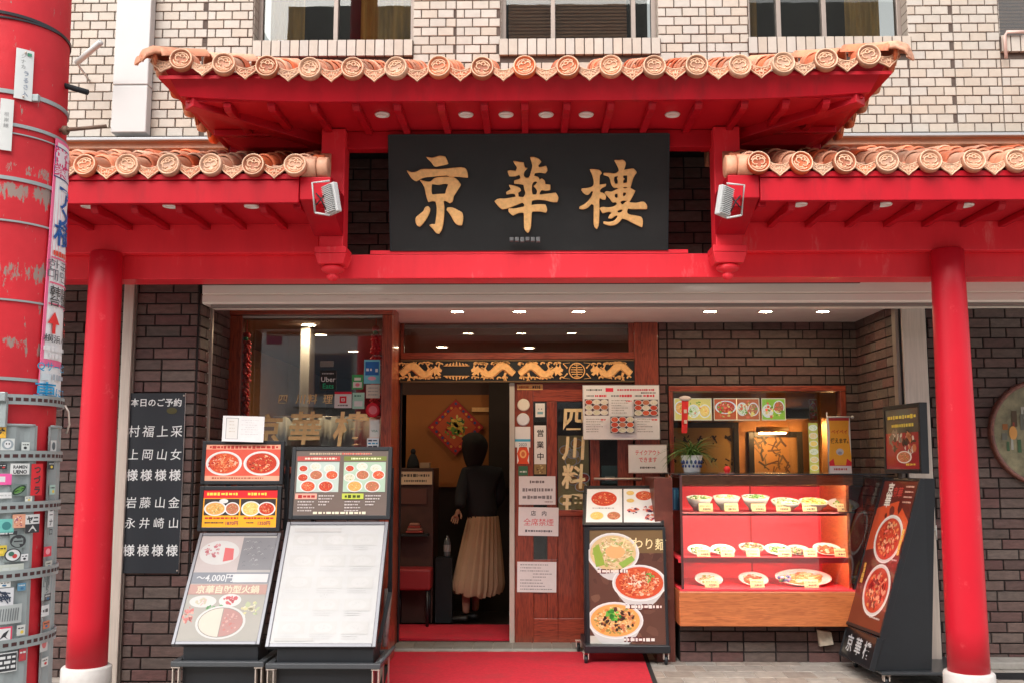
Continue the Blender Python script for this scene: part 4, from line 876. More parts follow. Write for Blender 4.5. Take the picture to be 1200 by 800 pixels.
# frieze
zf0, zf1 = AZ(447.5, YD - .03), AZ(421, YD - .03); yf = YD - .035
fz = thing('dragon_frieze', 'long black panel of carved golden dragons over the entrance', 'carving', ((tx0 + tx1) / 2, yf, (zf0 + zf1) / 2))
m = MB(); m.box(tx0 + .003, yf, zf0, tx1 - .003, yf + .05, zf1 - .002); m.part('board', BLACK, fz)
m = MB(); m.box(tx0 + .003, yf - .012, zf0, tx1 - .003, yf - .001, zf0 + .012); m.box(tx0 + .003, yf - .012, zf1 - .014, tx1 - .003, yf - .001, zf1 - .002); m.part('edge_moulding', pm('bronze_edge', (.16, .10, .05), .4, metal=.4), fz)
H = zf1 - zf0 - .03; zc = (zf0 + zf1) / 2
def strip(mb, pts, ws, y0, y1, mi=0):
    vs = []; n = len(pts)
    for i, (x, z) in enumerate(pts):
        xa, za = pts[max(i - 1, 0)]; xb, zb = pts[min(i + 1, n - 1)]; d = math.hypot(xb - xa, zb - za) or 1; nx, nz = -(zb - za) / d, (xb - xa) / d; w = ws(i / (n - 1)) / 2
        vs += [(x + nx * w, y1, z + nz * w), (x + nx * w * .7, y0, z + nz * w * .7), (x - nx * w * .7, y0, z - nz * w * .7), (x - nx * w, y1, z - nz * w)]
    mb.add(vs, [(4 * i + j, 4 * i + j + 1, 4 * i + 5 + j, 4 * i + 4 + j) for i in range(n - 1) for j in range(3)] + [(0, 1, 2, 3), (4 * n - 4, 4 * n - 1, 4 * n - 2, 4 * n - 3)], mi)
def dragon(px0, px1, flip, seed):
    x0, x1 = AX(px0, 434, yf), AX(px1, 434, yf); Lg = x1 - x0; rg = random.Random(seed); m = MB(); q = lambda u, v: ((x0 + u * Lg) if not flip else (x1 - u * Lg), zc + v * H / 2)
    body = [q(.04 + .80 * i / 30, .50 * math.sin(i / 30 * 2 * math.pi * 1.25 - .9) * (1 - .15 * i / 30)) for i in range(31)]
    strip(m, body, lambda f: H * (.14 + .30 * math.sin(math.pi * min(1, .15 + .85 * f))), yf - .016, yf - .001)
    for i in range(1, 30):     # back fins
        x, z = body[i]; xa, za = body[i - 1]; d = math.hypot(x - xa, z - za); nx, nz = -(z - za) / d, (x - xa) / d
        if flip: nx, nz = -nx, -nz
        w = H * .24; m.prism([(xa + nx * w * .5, yf - .012, za + nz * w * .5), (x + nx * w * .5, yf - .012, z + nz * w * .5), ((x + xa) / 2 + nx * w * .95, yf - .012, (z + za) / 2 + nz * w * .95)], (0, .008, 0))
    hd = [q(*a) for a in ((.80, .0), (.84, .55), (.90, .35), (.93, .72), (.955, .30), (1.0, .12), (.985, -.12), (.93, -.10), (.985, -.38), (.93, -.52), (.87, -.30), (.83, -.55))]
    m.prism([(x, yf - .019, z) for x, z in hd], (0, .018, 0))
    for u, v, a in ((.22, -.2, -1), (.36, .1, 1), (.52, .0, -1), (.66, -.1, 1), (.74, .1, -1)):
        strip(m, [q(u, v), q(u + .03, v + a * .35), q(u + .0, v + a * .62), q(u + .045, v + a * .85)], lambda f: H * .13 * (1.2 - f), yf - .014, yf - .001)
        for k in range(3): strip(m, [q(u + .0, v + a * .6), q(u - .03 + .035 * k, v + a * (.9 - .05 * k))], lambda f: H * .06 * (1.3 - f), yf - .012, yf - .001)
    for k in range(22):         # clouds
        u = rg.uniform(.02, .98); v = rg.choice((-.78, .78)) * rg.uniform(.85, 1.05); x, z = q(u, v)
        strip(m, [(x + .016 * math.cos(a), z + .010 * math.sin(a)) for a in (i * .8 for i in range(6))], lambda f: H * .08, yf - .01, yf - .001)
    m.part('dragon', GOLD, fz)
dragon(468, 518, False, 1); dragon(552, 604, True, 2); dragon(607, 660, False, 3); dragon(692, 741, True, 4)
def oval(px, rx, rz, ring, lines, name):
    x = AX(px, 434, yf); m = MB(); k = YD / FPX
    strip(m, [(x + rx * k * math.cos(a), zc + rz * k * math.sin(a)) for a in (i * math.pi / 12 for i in range(25))], lambda f: .009, yf - .014, yf - .001)
    for (a, b, c, d) in lines: strip(m, [(x + a * k, zc + b * k), (x + c * k, zc + d * k)], lambda f: .008, yf - .013, yf - .001)
    for sx in (-1, 1):
        for sz in (-1, 1): strip(m, [(x + sx * (rx + 2) * k, zc + sz * 3 * k), (x + sx * (rx + 7) * k, zc + sz * 8.5 * k), (x + sx * (rx - 1) * k, zc + sz * 9.5 * k)], lambda f: .012 * (1.2 - f), yf - .012, yf - .001)
    m.part(name, GOLD, fz)
oval(676, 9, 9, 1, [(-6, 4, 6, 4), (-7, 1.4, 7, 1.4), (-7, -1.4, 7, -1.4), (-6, -4, 6, -4), (0, 8, 0, -8), (-3, 7, 3, 7), (-3, -7, 3, -7)], 'longevity_medallion')
m = MB(); k = YD / FPX; x = AX(535, 434, yf)
for sz in (-1, 1):
    for i in range(7): a = (i - 3) * 4.2 * k; strip(m, [(x + a, zc + sz * (6.5) * k), (x + a * .8, zc + sz * (10.8 - abs(i - 3) * .8) * k)], lambda f: .016 * (1.15 - f * .6), yf - .014, yf - .001)
    strip(m, [(x - 15 * k, zc + sz * 6 * k), (x + 15 * k, zc + sz * 6 * k)], lambda f: .007, yf - .013, yf - .001)
m.part('lotus_ornament', GOLD, fz)

# door leaf(s), slid to the right
yd = YD + .02; dz1 = AZ(447.8, yd)
dl = thing('sliding_door', 'red-brown sliding door with glass strips, slid open to the right and covered with notices', 'door', (AX(650, 600, yd), yd, .02))
D_ = lambda px: AX(px, 560, yd)
def rail(px0, px1, py0, py1, mat=REDWOOD, nm='rail', y=0, d=.04): m = MB(); m.box(D_(px0), yd + y, AZ(py1, yd), D_(px1), yd + y + d, AZ(py0, yd)); m.part(nm, mat, dl, bev=.003)
rail(603.2, 625, 448, 753, nm='stile'); rail(641, 653, 470, 655, nm='stile'); rail(692, 703, 470, 755, nm='stile'); rail(724, 742.5, 470, 755, nm='stile')
rail(625.1, 742.5, 448, 469.8, REDWOODH); rail(625.1, 641, 655.2, 693, REDWOODH, y=.004); rail(653.1, 691.9, 597, 604, REDWOODH)
rail(703.1, 723.9, 597, 604, REDWOODH)
rail(625.1, 653, 724, 755, REDWOODH); rail(653.1, 691.9, 724, 755, REDWOODH, y=.002); rail(641.0, 653, 655.1, 724, nm='stile'); rail(703.1, 723.9, 724, 755, REDWOODH)
rail(625.2, 640.9, 693.1, 723.9, REDWOOD, 'panel', .014, .02); rail(653.2, 691.8, 604.1, 723.9, REDWOOD, 'panel', .014, .02); rail(703.2, 723.8, 604.1, 723.9, REDWOOD, 'panel', .014, .02)
for a, b, c_, d_ in ((625, 641, 470, 655), (653, 692, 470, 597), (703, 724, 470, 597)):
    m = MB(); m.box(D_(a), yd + .02, AZ(d_, yd), D_(b), yd + .026, AZ(c_, yd)); m.part('pane', GLASS, dl)
m = MB(); m.box(D_(652), yd + .12, AZ(600, yd), D_(693), yd + .16, AZ(468, yd)); m.part('inner_leaf', pm('dim_inner_leaf', (.05, .035, .03), .6, var=.4, scale=8), dl)
# gold vertical lettering behind the middle glass
pr = Print(); gl_ = (.88, .70, .38)
for i, ch in enumerate('四川料理'): pr.text(ch, 0, -i * .235, .205, gl_, .03, sx=.95, slant=.06)
x = AX(672, 500, yd + .012); o = pr.mb.part('gold_lettering', MATS['gold_leaf'], dl, local=True, fix=False); o.location = (x - OFF[dl.name].x, yd + .016 - OFF[dl.name].y, AZ(490, yd) - OFF[dl.name].z)
# colourful menu sheet behind that glass
def fd(p, w, h):
    p.rect(-w / 2, -h / 2, w / 2, h / 2, C((190, 170, 110))); rg = random.Random(9)
    for i in range(10): p.bowl(rg.uniform(-w * .35, w * .35), rg.uniform(-h * .42, h * .42), w * .2, w * .16, rg.choice(('green', 'orange', 'red', 'yellow')), rg, detail=.5)
card('menu_sheet', 'colourful dish sheet behind the gold lettered door glass', 'poster', 672, 553, 36, 86, yd + .034, fd)
def kanji_plate(lab, px, py, w, h, tx, Y, sz=.62):
    def dr(p, ww, hh):
        p.rect(-ww / 2, -hh / 2, ww / 2, hh / 2, (.78, .77, .74)); p.vtext(tx, 0, hh * .30, ww * sz, (.02, .02, .02), .02, (hh * .3) / (ww * sz))
    return card('open_sign', lab, 'sign', px, py, w, h, Y, dr, thick=.006)
kanji_plate('narrow white plate reading 営業中 on the door glass', 633, 520.5, 14, 45, '営業中', yd - .006)
def dcat(p, w, h):
    p.poly([(-w * .5, -h * .5), (w * .5, -h * .5), (w * .42, h * .1), (w * .3, h * .5), (w * .12, h * .34), (-w * .12, h * .34), (-w * .3, h * .5), (-w * .42, h * .1)], (.76, .74, .70)); p.rect(-w * .3, -h * .3, w * .3, -h * .12, C((120, 170, 180)))
    p.ell(-w * .14, h * .08, w * .05, h * .04, (.1, .1, .1)); p.ell(w * .14, h * .08, w * .05, h * .04, (.1, .1, .1))
card('door_plaque', 'small pale ornament plaque at the top of the narrow door glass', 'plaque', 633, 480, 11, 16, yd - .004, dcat)
card('door_plaque', 'brown figure card under the white plate on the narrow door glass', 'card', 633, 549, 14, 12, yd - .004, lambda p, w, h: (p.rect(-w / 2, -h / 2, w / 2, h / 2, C((150, 125, 80))), p.bits(0, 0, w * .4, h * .4, [C((90, 60, 40)), C((210, 190, 130)), C((130, 100, 60))], 30, w * .08, random.Random(2))))
rnd_sticker('round cream sticker with a green tree on the door stile', 613.5, 474, 7.2, yd - .004, [(.74, .68, .56), (.76, .72, .60)], '', grp='stickers on the door stile')
rnd_sticker('round white sticker with a blue band on the door stile, below the tree sticker', 613, 491, 7.4, yd - .004, [(.72, .73, .74), (.70, .72, .76)], '', grp='stickers on the door stile')
card('door_sticker', 'square white sticker with a blue band dated 2023 on the door stile', 'sticker', 612.5, 511.5, 18, 24, yd - .004, lambda p, w, h: (p.rect(-w / 2, -h / 2, w / 2, h / 2, (.76, .77, .77)), p.rect(-w / 2, -h * .22, w / 2, -h * .1, C((60, 170, 205))), p.text('2023', 0, -h * .36, h * .2, C((50, 110, 130)), .01)), group='stickers on the door stile')
def dorn(p, w, h):
    p.poly([(-w * .3, h * .5), (w * .3, h * .5), (w * .5, h * .1), (w * .36, -h * .3), (w * .5, -h * .5), (-w * .5, -h * .5), (-w * .36, -h * .3), (-w * .5, h * .1)], C((225, 80, 40))); p.ell(0, h * .08, w * .28, h * .24, C((240, 180, 110))); p.ell(0, h * .08, w * .16, h * .14, C((215, 110, 60)))
card('door_sticker', 'orange award sticker with a scalloped outline on the door stile', 'sticker', 613, 533, 14, 20, yd - .004, dorn, group='stickers on the door stile')
card('door_sticker', 'small dark green badge sticker lowest on the door stile', 'sticker', 613, 551, 11, 11, yd - .004, lambda p, w, h: (p.rect(-w / 2, -h / 2, w / 2, h / 2, C((60, 110, 80))), p.dashes(-w * .35, w * .35, -h * .1, h * .2, (.6, .65, .6), RG, .012)), group='stickers on the door stile')
card('door_label', 'small yellow lettered strip at the top left of the door leaf', 'label', 621, 453, 30, 6.5, yd - .004, lambda p, w, h: (p.rect(-w / 2, -h / 2, w / 2, h / 2, C((235, 180, 110))), p.dashes(-w * .42, -w * .05, 0, h * .5, C((180, 90, 40)), RG, .009), p.dashes(w * .1, w * .4, 0, h * .6, (.08, .04, .03), RG, .012)))
def paper(lab, px, py, w, h, dr, rot=0, Y=None): return card('paper_notice', lab, 'notice', px, py, w, h, Y or yd - .006, dr, rot=rot, group='white paper notices')
def n1(p, w, h):
    p.rect(-w / 2, -h / 2, w / 2, h / 2, (.78, .74, .73)); p.dashes(-w * .2, w * .2, h * .30, h * .1, (.15, .12, .12), RG, .012)
    for z in (.02, -.24): p.dashes(-w * .4, w * .42, h * z, h * .13, (.22, .2, .2), RG, .02)
    p.dashes(w * .2, w * .42, -h * .4, h * .05, (.4, .3, .3), RG, .01)
paper('white paper notice of opening hours, uppermost of the three low on the door', 629.5, 574, 43, 33, n1)
def n2(p, w, h):
    p.rect(-w / 2, -h / 2, w / 2, h / 2, (.80, .76, .75)); p.text('店　内', 0, h * .29, h * .19, (.03, .03, .04), .015); p.text('全席禁煙', 0, -h * .02, h * .27, C((215, 60, 70)), .0, sx=1.0); p.dashes(-w * .33, w * .38, -h * .33, h * .09, (.1, .1, .12), RG, .014)
paper('white notice 店内 全席禁煙 with red lettering, taped to the door', 631, 610.5, 47, 33, n2, R(1))
def n3(p, w, h):
    p.rect(-w / 2, -h / 2, w / 2, h / 2, (.78, .74, .72)); z = .4
    for i in range(9): p.dashes(-w * (.42 if i not in (3, 4) else .1), w * RG.uniform(.1, .4), h * (z - i * .1), h * .035, (.3, .28, .28), RG, .012)
paper('white notice with small print, lowest on the door', 629, 675.5, 46, 35, n3, R(.5))
def n4(p, w, h):
    p.rect(-w / 2, -h / 2, w / 2, h / 2, (.45, .43, .43)); p.rect(-w * .492, -h * .487, w * .492, h * .487, (.80, .79, .79)); rg = random.Random(4)
    p.dashes(-w * .45, -w * .25, h * .41, h * .035, (.1, .1, .1), rg, .012); p.rect(-w * .2, h * .375, -w * .1, h * .445, C((225, 40, 70))); p.dashes(-w * .05, w * .45, h * .41, h * .04, C((200, 60, 80)), rg, .012); p.dashes(w * .26, w * .45, h * .355, h * .03, (.15, .15, .15), rg, .01)
    for a in (-.45, -.13, .18): p.dashes(w * a, w * (a + .1), h * .30, h * .035, (.2, .2, .2), rg, .01); p.dashes(w * (a + .11), w * (a + .27), h * .30, h * .045, C((215, 40, 60)), rg, .014)
    for (cx, cz, k) in ((-.32, .09, 0), (.32, .08, 1), (.01, -.23, 2)):
        p.rect(w * (cx - .155), h * (cz - .15), w * (cx + .155), h * (cz + .15), [C((90, 60, 60)), C((70, 60, 55)), C((60, 55, 70))][k])
        for i in range(9): p.bowl(w * (cx + (i % 3 - 1) * .1), h * (cz + (i // 3 - 1) * .095), w * .052, h * .05, rg.choice(('red', 'redsoup', 'green', 'white', 'brown')), rg, detail=.25)
    for (cx, cz, n) in ((.0, .09, 6), (-.33, -.25, 6), (.33, -.25, 6)):
        for i in range(n): p.dashes(w * (cx - .13), w * (cx + rg.uniform(-.02, .13)), h * (cz + .12 - i * .045), h * .018, (.35, .33, .33), rg, .01)
        p.dashes(w * (cx + .06), w * (cx + .13), h * (cz + .11), h * .03, C((220, 80, 80)), rg, .014)
card('menu_board', 'large white course menu board with three photos of laid tables, mounted beside the door', 'menu board', 728, 482.5, 90, 64, YD - .075, n4, thick=.02)
def n5(p, w, h):
    p.rect(-w / 2, -h / 2, w / 2, h / 2, (.70, .60, .55)); p.rect(-w * .485, -h * .47, w * .485, h * .47, (.80, .77, .75)); p.text('テイクアウト', 0, h * .22, h * .20, C((215, 50, 60)), .012, sx=.76); p.text('できます', 0, -h * .03, h * .2, C((215, 50, 60)), .012, sx=.82); p.dashes(-w * .2, w * .2, -h * .31, h * .07, (.05, .04, .04), RG, .012)
card('takeout_sign', 'white sign with red lettering テイクアウトできます beside the door post', 'sign', 759, 537, 45, 33, YD - .05, n5, thick=.012)
t = thing('door_bar', 'thin grey bar across the door above the poster stand', 'bar', (AX(728, 560, yd - .05), yd - .05, AZ(560.5, yd - .05)))
m = MB(); m.tube([(AX(696, 560, yd - .05), yd - .05, AZ(560.5, yd - .05)), (AX(752, 560, yd - .05), yd - .05, AZ(560.5, yd - .05))], .010); m.part('rod', STEEL, t)
card('window_card', 'dim teal card in the right narrow door glass', 'card', 714.5, 556, 19, 22, yd + .03, lambda p, w, h: (p.rect(-w / 2, -h / 2, w / 2, h / 2, C((70, 105, 100))), p.rect(-w * .3, -h * .3, w * .3, -h * .05, C((170, 180, 170)))))

# ------------------------------------------------------------------ red carpet
cz = .012; t = thing('red_carpet', 'long red carpet with a black rubber edge leading to the doorway', 'carpet', (0, 7, 0))
q = [G(459.5, 763, cz), G(752, 763, cz), None, None]; yb_ = 5.4
xl0, xr0 = q[0].x, q[1].x; dl_ = (G(451, 800, cz) - q[0]); dr_ = (G(765, 800, cz) - q[1]); f = lambda p, d, y: p.x + d.x / d.y * (y - p.y)
P4 = [(f(q[0], dl_, yb_), yb_), (f(q[1], dr_, yb_), yb_), (q[1].x, q[1].y), (q[0].x, q[0].y)]
m = MB(); m.prism([(x, y, cz - .007) for x, y in P4], (0, 0, .007)); m.part('pile', cp, t)
e = .035; P5 = [(P4[0][0] - e, P4[0][1] - e), (P4[1][0] + e, P4[1][1] - e), (P4[2][0] + e, P4[2][1] + .012), (P4[3][0] - e, P4[3][1] + .012)]
m = MB(); m.prism([(x, y, .001) for x, y in P5], (0, 0, .003)); m.part('rubber_edge', cpd, t)
# ------------------------------------------------------------------ name board
ybt, ybb = 6.02, 6.19
zt_, zb_ = AZ(158, ybt), AZ(294.5, ybb)
xa_, xb_ = AX(457.6, 295, ybb), AX(782.4, 295, ybb)
Hs = math.hypot(zt_ - zb_, ybb - ybt); til = math.atan2(ybb - ybt, zt_ - zb_); Ws = xb_ - xa_
nb = thing('name_board', 'big black restaurant name board with carved gold characters 京華樓', 'signboard', ((xa_ + xb_) / 2, ybb, zb_ + .002), (til, 0, 0))
m = MB(); m.box(-Ws / 2, 0, 0, Ws / 2, .035, Hs); m.part('board', SIGNB, nb, bev=.003, local=True)
m = MB(); m.box(-Ws / 2 - .003, -.003, -.0, -Ws / 2 + .006, .037, Hs); m.box(Ws / 2 - .006, -.003, -.0, Ws / 2 + .003, .037, Hs); m.box(-Ws / 2 + .006, -.003, Hs - .006, Ws / 2 - .006, .037, Hs + .003); m.part('edge_trim', BLACK, nb, local=True)
def carved(name, ox, oy, sc, loops, lab=None):
    cu = bpy.data.curves.new(name, 'CURVE'); cu.dimensions = '2D'; cu.fill_mode = 'BOTH'; cu.extrude = .004; cu.bevel_depth = .006; cu.bevel_resolution = 2; cu.offset = -.004
    for lp in loops:
        sp = cu.splines.new('BEZIER'); sp.bezier_points.add(len(lp) - 1); P = []
        for a, b in lp:
            px, py = ox + a / sc, oy + b / sc
            fy = (py - 158) / (294.5 - 158); wl = 456 + (457.6 - 456) * fy; wr_ = 783.5 + (782.4 - 783.5) * fy
            P.append((((px - wl) / (wr_ - wl) - .5) * Ws, (1 - fy) * Hs))
        n = len(P)
        for i, bp in enumerate(sp.bezier_points):
            x, y = P[i]; x0, y0 = P[i - 1]; x1, y1 = P[(i + 1) % n]
            va, vb = Vector((x - x0, y - y0)), Vector((x1 - x, y1 - y)); ang = va.angle(vb) if va.length and vb.length else 0
            k = .30 if ang < 1.0 else .08
            tg = ((va.normalized() + vb.normalized())); tg = tg.normalized() if tg.length > 1e-4 else vb.normalized()
            bp.co = (x, y, 0); bp.handle_left = (x - tg.x * va.length * k, y - tg.y * va.length * k, 0); bp.handle_right = (x + tg.x * vb.length * k, y + tg.y * vb.length * k, 0)
        sp.use_cyclic_u = True; sp.resolution_u = 3
    tmp = bpy.data.objects.new('tmp', cu); COL.objects.link(tmp); me = bpy.data.meshes.new_from_object(tmp.evaluated_get(bpy.context.evaluated_depsgraph_get())); bpy.data.objects.remove(tmp)
    me.materials.clear(); me.materials.append(GOLD)
    o = bpy.data.objects.new(name, me); COL.objects.link(o); o.parent = nb; o.rotation_euler = (R(90), 0, 0); o.location = (0, -.012, 0); 
    if lab: o['label'] = lab
    return o
carved('carved_character', 470, 170, 6.667, [
 [(205,95),(250,100),(310,85),(350,92),(372,145),(340,155),(310,160),(270,165),(245,135)],
 [(55,200),(85,212),(120,210),(165,190),(230,188),(330,188),(410,180),(500,180),(515,195),(525,252),(490,250),(430,245),(400,248),(360,235),(330,238),(290,240),(245,245),(190,250),(155,262),(125,278),(95,262),(75,235)],
 [(155,272),(190,282),(235,285),(270,258),(320,250),(420,255),(450,280),(470,310),(440,360),(415,400),(405,440),(385,452),(365,440),(345,432),(335,440),(340,480),(338,560),(325,650),(300,692),(280,685),(255,655),(228,625),(245,618),(270,620),(280,560),(285,490),(275,440),(250,435),(220,442),(205,400),(190,330),(175,300)],
 [(245,302),(245,385),(300,382),(350,380),(360,345),(375,305),(350,300),(300,308)],
 [(195,485),(215,478),(230,495),(220,540),(195,585),(150,635),(130,625),(120,570),(150,540),(180,515)],
 [(368,490),(400,488),(450,510),(480,530),(488,570),(478,625),(455,625),(430,610),(405,570),(385,535),(362,505)]], 'carved gold character 京, leftmost on the board')
carved('carved_character', 570, 170, 6.15, [
 [(200,120),(235,125),(270,130),(280,165),(295,170),(275,195),(272,225),(290,240),(310,235),(325,195),(335,150),(320,92),(350,92),(385,110),(395,125),(375,150),(380,165),(430,155),(440,185),(425,205),(385,200),(350,205),(345,225),(375,235),(385,255),(400,245),(420,260),(425,285),(460,290),(460,325),(430,330),(400,325),(385,345),(385,360),(440,355),(500,348),(518,380),(510,412),(480,412),(430,400),(370,395),(330,402),(325,435),(370,430),(425,432),(438,470),(430,488),(390,480),(330,482),(325,540),(320,600),(302,635),(280,610),(275,560),(272,490),(235,490),(195,508),(165,480),(165,460),(200,460),(250,452),(275,445),(278,430),(262,415),(200,440),(120,462),(100,450),(65,405),(85,390),(140,388),(200,378),(215,375),(210,355),(190,350),(150,355),(148,340),(180,320),(168,290),(200,295),(245,315),(250,330),(230,345),(235,375),(270,378),(285,350),(278,320),(272,288),(235,280),(205,278),(205,258),(245,245),(250,235),(240,215),(210,225),(170,225),(158,190),(175,185),(215,190),(225,165),(210,140)],
 [(335,275),(328,320),(335,360),(362,358),(370,335),(360,315),(345,298),(360,285),(370,268),(355,262)]], 'carved gold character 華, in the middle of the board')
carved('carved_character', 670, 180, 8, [
 [(172,155),(215,155),(260,165),(278,190),(262,210),(258,250),(258,298),(290,295),(318,292),(315,310),(285,325),(262,350),(265,370),(300,380),(318,405),(312,435),(290,435),(265,420),(258,430),(258,520),(255,600),(250,680),(235,710),(215,690),(208,600),(208,485),(185,475),(150,510),(110,525),(75,520),(75,505),(120,480),(160,445),(190,400),(200,360),(185,355),(155,388),(135,388),(95,350),(95,335),(140,330),(200,310),(208,280),(195,210)],
 [(400,72),(440,72),(475,70),(500,95),(495,130),(485,160),(530,155),(575,152),(602,185),(585,210),(570,240),(555,290),(545,330),(590,355),(570,400),(545,445),(535,462),(600,470),(670,460),(700,495),(700,525),(640,525),(560,525),(525,520),(515,555),(530,575),(600,590),(650,605),(662,640),(655,695),(620,680),(560,650),(500,620),(470,615),(440,650),(400,675),(350,678),(300,660),(300,645),(350,648),(400,635),(430,600),(425,585),(405,590),(370,612),(345,610),(355,585),(375,560),(350,550),(290,562),(265,520),(275,510),(340,512),(400,500),(425,475),(410,460),(385,462),(360,430),(310,375),(320,362),(370,365),(405,350),(440,335),(420,325),(395,325),(370,290),(350,225),(300,205),(300,190),(350,190),(395,195),(425,185),(440,165),(430,130)],
 [(395,225),(392,260),(405,292),(430,290),(432,262),(425,240),(435,215)], [(480,212),(478,235),(490,245),(478,262),(480,285),(515,280),(520,240),(518,210)],
 [(400,385),(400,415),(425,425),(432,405),(428,380)], [(480,370),(475,395),(485,410),(505,395),(510,372)], [(455,455),(455,470),(475,485),(500,465),(520,450),(480,445)], [(425,545),(430,560),(465,555),(478,535),(460,528)], [(480,321),(480,333),(515,332),(522,321)]], 'carved gold character 樓, rightmost on the board')
t = thing('light_bulb_cluster', 'small grey fitting on the name board under the middle character', 'fitting', A(615, 281, 6.12))
m = MB(); p = A(615, 281, 6.13)
for i in range(6): x = p.x + (i - 2.5) * .033; m.box(x - .012, p.y - .02 - .004 * (i % 2), p.z - .012 - .003 * (i % 3), x + .013, p.y + .006, p.z + .012)
m.part('fitting', pm('dull_grey', (.12, .12, .12), .5), t, bev=.003)

# ------------------------------------------------------------------ floodlights
def flood(sgn, px, py, lab):
    p = A(px, py, 5.42); t = thing('floodlight', lab, 'floodlight', p, (0, 0, 0), 'white floodlights beside the name board')
    s = sgn   # +1: the body leans to the right of its bracket
    m = MB(); w, h, d = .045, .085, .03
    rot = Matrix.Rotation(R(10 * -s), 4, 'Y') @ Matrix.Rotation(R(-38 * s), 4, 'Z')
    def T(v): return rot @ Vector(v) + Vector((s * .035, 0, 0))
    def bx(mb, x0, y0, z0, x1, y1, z1): mb.hexa([T(q) for q in ((x0, y0, z0), (x1, y0, z0), (x1, y1, z0), (x0, y1, z0), (x0, y0, z1), (x1, y0, z1), (x1, y1, z1), (x0, y1, z1))])
    bx(m, -w, -.004, -h, w, d, h); m.part('body', WHITE, t, bev=.006, local=True)
    m = MB()
    for i in range(15): z = -h + .012 + i * (2 * h - .024) / 14; bx(m, -w + .008, -.022, z - .0022, w - .014, -.005, z + .0022)
    m.part('cooling_fins', WHITE, t, local=True)
    m = MB(); fr = [(-s * .045, -.02, -.085), (-s * .065, -.02, .085), (s * .03, -.01, .098)]; m.tube(fr, .006, 6); m.tube([(-s * .045, -.02, -.085), (s * .035, -.01, -.098)], .006, 6); m.part('bracket', WHITE, t, local=True)
    m = MB(); m.tube([(-s * .06, .06, -.02), (-s * .035, -.01, -.03), (0, .0, .02), (s * .02, .01, .05)], .004, 6); m.tube([(-s * .055, .04, .04), (-s * .02, -.01, .0), (s * .01, .0, -.06)], .004, 6); m.part('cable', BLACKM, t, local=True)
    m = MB(); m.box(-s * .05, .03, -.02, s * .02, .16, .03); m.part('mount', RED, t, local=True)
flood(1, 380, 233, 'white finned floodlight at the left end of the black name board')
flood(-1, 858, 236, 'white finned floodlight at the right end of the black name board')

# ------------------------------------------------------------------ food case window and what is behind
cw = thing('case_window', 'wide window in a red wooden frame above the food display case', 'window', ((hx0 + hx1) / 2, YD, hz0))
fwz = .05
m = MB(); m.box(hx0, YD - .02, hz1 - .045, hx1, YD + .12, hz1); m.part('head', REDWOODH, cw, bev=.004)
m = MB(); m.box(hx0, YD - .02, hz0 - .02, hx1, YD + .12, hz0 + .012); m.part('sill', REDWOODH, cw, bev=.004)
for a, b in ((hx0, hx0 + .035), (hx1 - .045, hx1)): m = MB(); m.box(a, YD - .018, hz0 + .013, b, YD + .12, hz1 - .046); m.part('stile', REDWOOD, cw, bev=.004)
m = MB(); m.box(hx0 + .035, YD + .06, hz0 + .013, hx1 - .045, YD + .066, hz1 - .046); m.part('pane', GLASS, cw)
PLIT = pm('lightbox_print', (1, 1, 1), .5, attr='col', emit=.35)  # prints given a weak emission of their own colour
def food_print(kinds, seed, bgc, n=3):
    def d(p, w, h):
        rg = random.Random(seed); p.rect(-w / 2, -h / 2, w / 2, h / 2, (.75, .62, .4)); p.rect(-w * .47, -h * .46, w * .47, h * .46, bgc)
        for i in range(n): p.bowl(-w * .47 + w * .94 * (i + .5) / n + rg.uniform(-.02, .02) * w, rg.uniform(-.1, .1) * h, w * .44 / n * 1.05, h * .3, kinds[i % len(kinds)], rg)
        p.bits(0, 0, w * .42, h * .4, [C((220, 200, 120)), C((120, 150, 60)), C((220, 110, 80))], 26, h * .08, rg)
    return d
yb2 = y2 - .02
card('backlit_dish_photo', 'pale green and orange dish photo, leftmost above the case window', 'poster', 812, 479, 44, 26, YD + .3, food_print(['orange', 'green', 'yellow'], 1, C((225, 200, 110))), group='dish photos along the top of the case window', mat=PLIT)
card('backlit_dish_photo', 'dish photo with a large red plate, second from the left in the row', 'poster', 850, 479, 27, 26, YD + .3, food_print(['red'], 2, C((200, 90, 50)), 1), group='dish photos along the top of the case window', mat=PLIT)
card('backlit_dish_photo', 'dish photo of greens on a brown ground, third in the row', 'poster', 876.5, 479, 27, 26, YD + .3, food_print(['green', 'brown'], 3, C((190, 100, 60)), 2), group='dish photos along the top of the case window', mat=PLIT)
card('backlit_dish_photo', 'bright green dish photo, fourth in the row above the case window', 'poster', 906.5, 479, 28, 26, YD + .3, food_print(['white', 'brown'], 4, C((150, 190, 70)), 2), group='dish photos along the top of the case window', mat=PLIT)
card('dish_photo_strip', 'narrow upright dish photo strip near the lamp, upper piece', 'poster', 953, 480, 9, 26, YD + .35, food_print(['red'], 5, C((190, 90, 50)), 1))
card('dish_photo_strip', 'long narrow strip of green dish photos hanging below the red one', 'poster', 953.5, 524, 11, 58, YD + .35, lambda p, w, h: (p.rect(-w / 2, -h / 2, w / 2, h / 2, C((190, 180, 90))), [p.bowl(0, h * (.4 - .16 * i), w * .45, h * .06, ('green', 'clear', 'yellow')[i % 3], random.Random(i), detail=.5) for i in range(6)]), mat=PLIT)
card('rack_shelf', 'dark ledge between the case window photos and the lamp', 'ledge', 934, 484, 27, 12, YD + .38, plainbg((.01, .012, .016)), thick=.1)
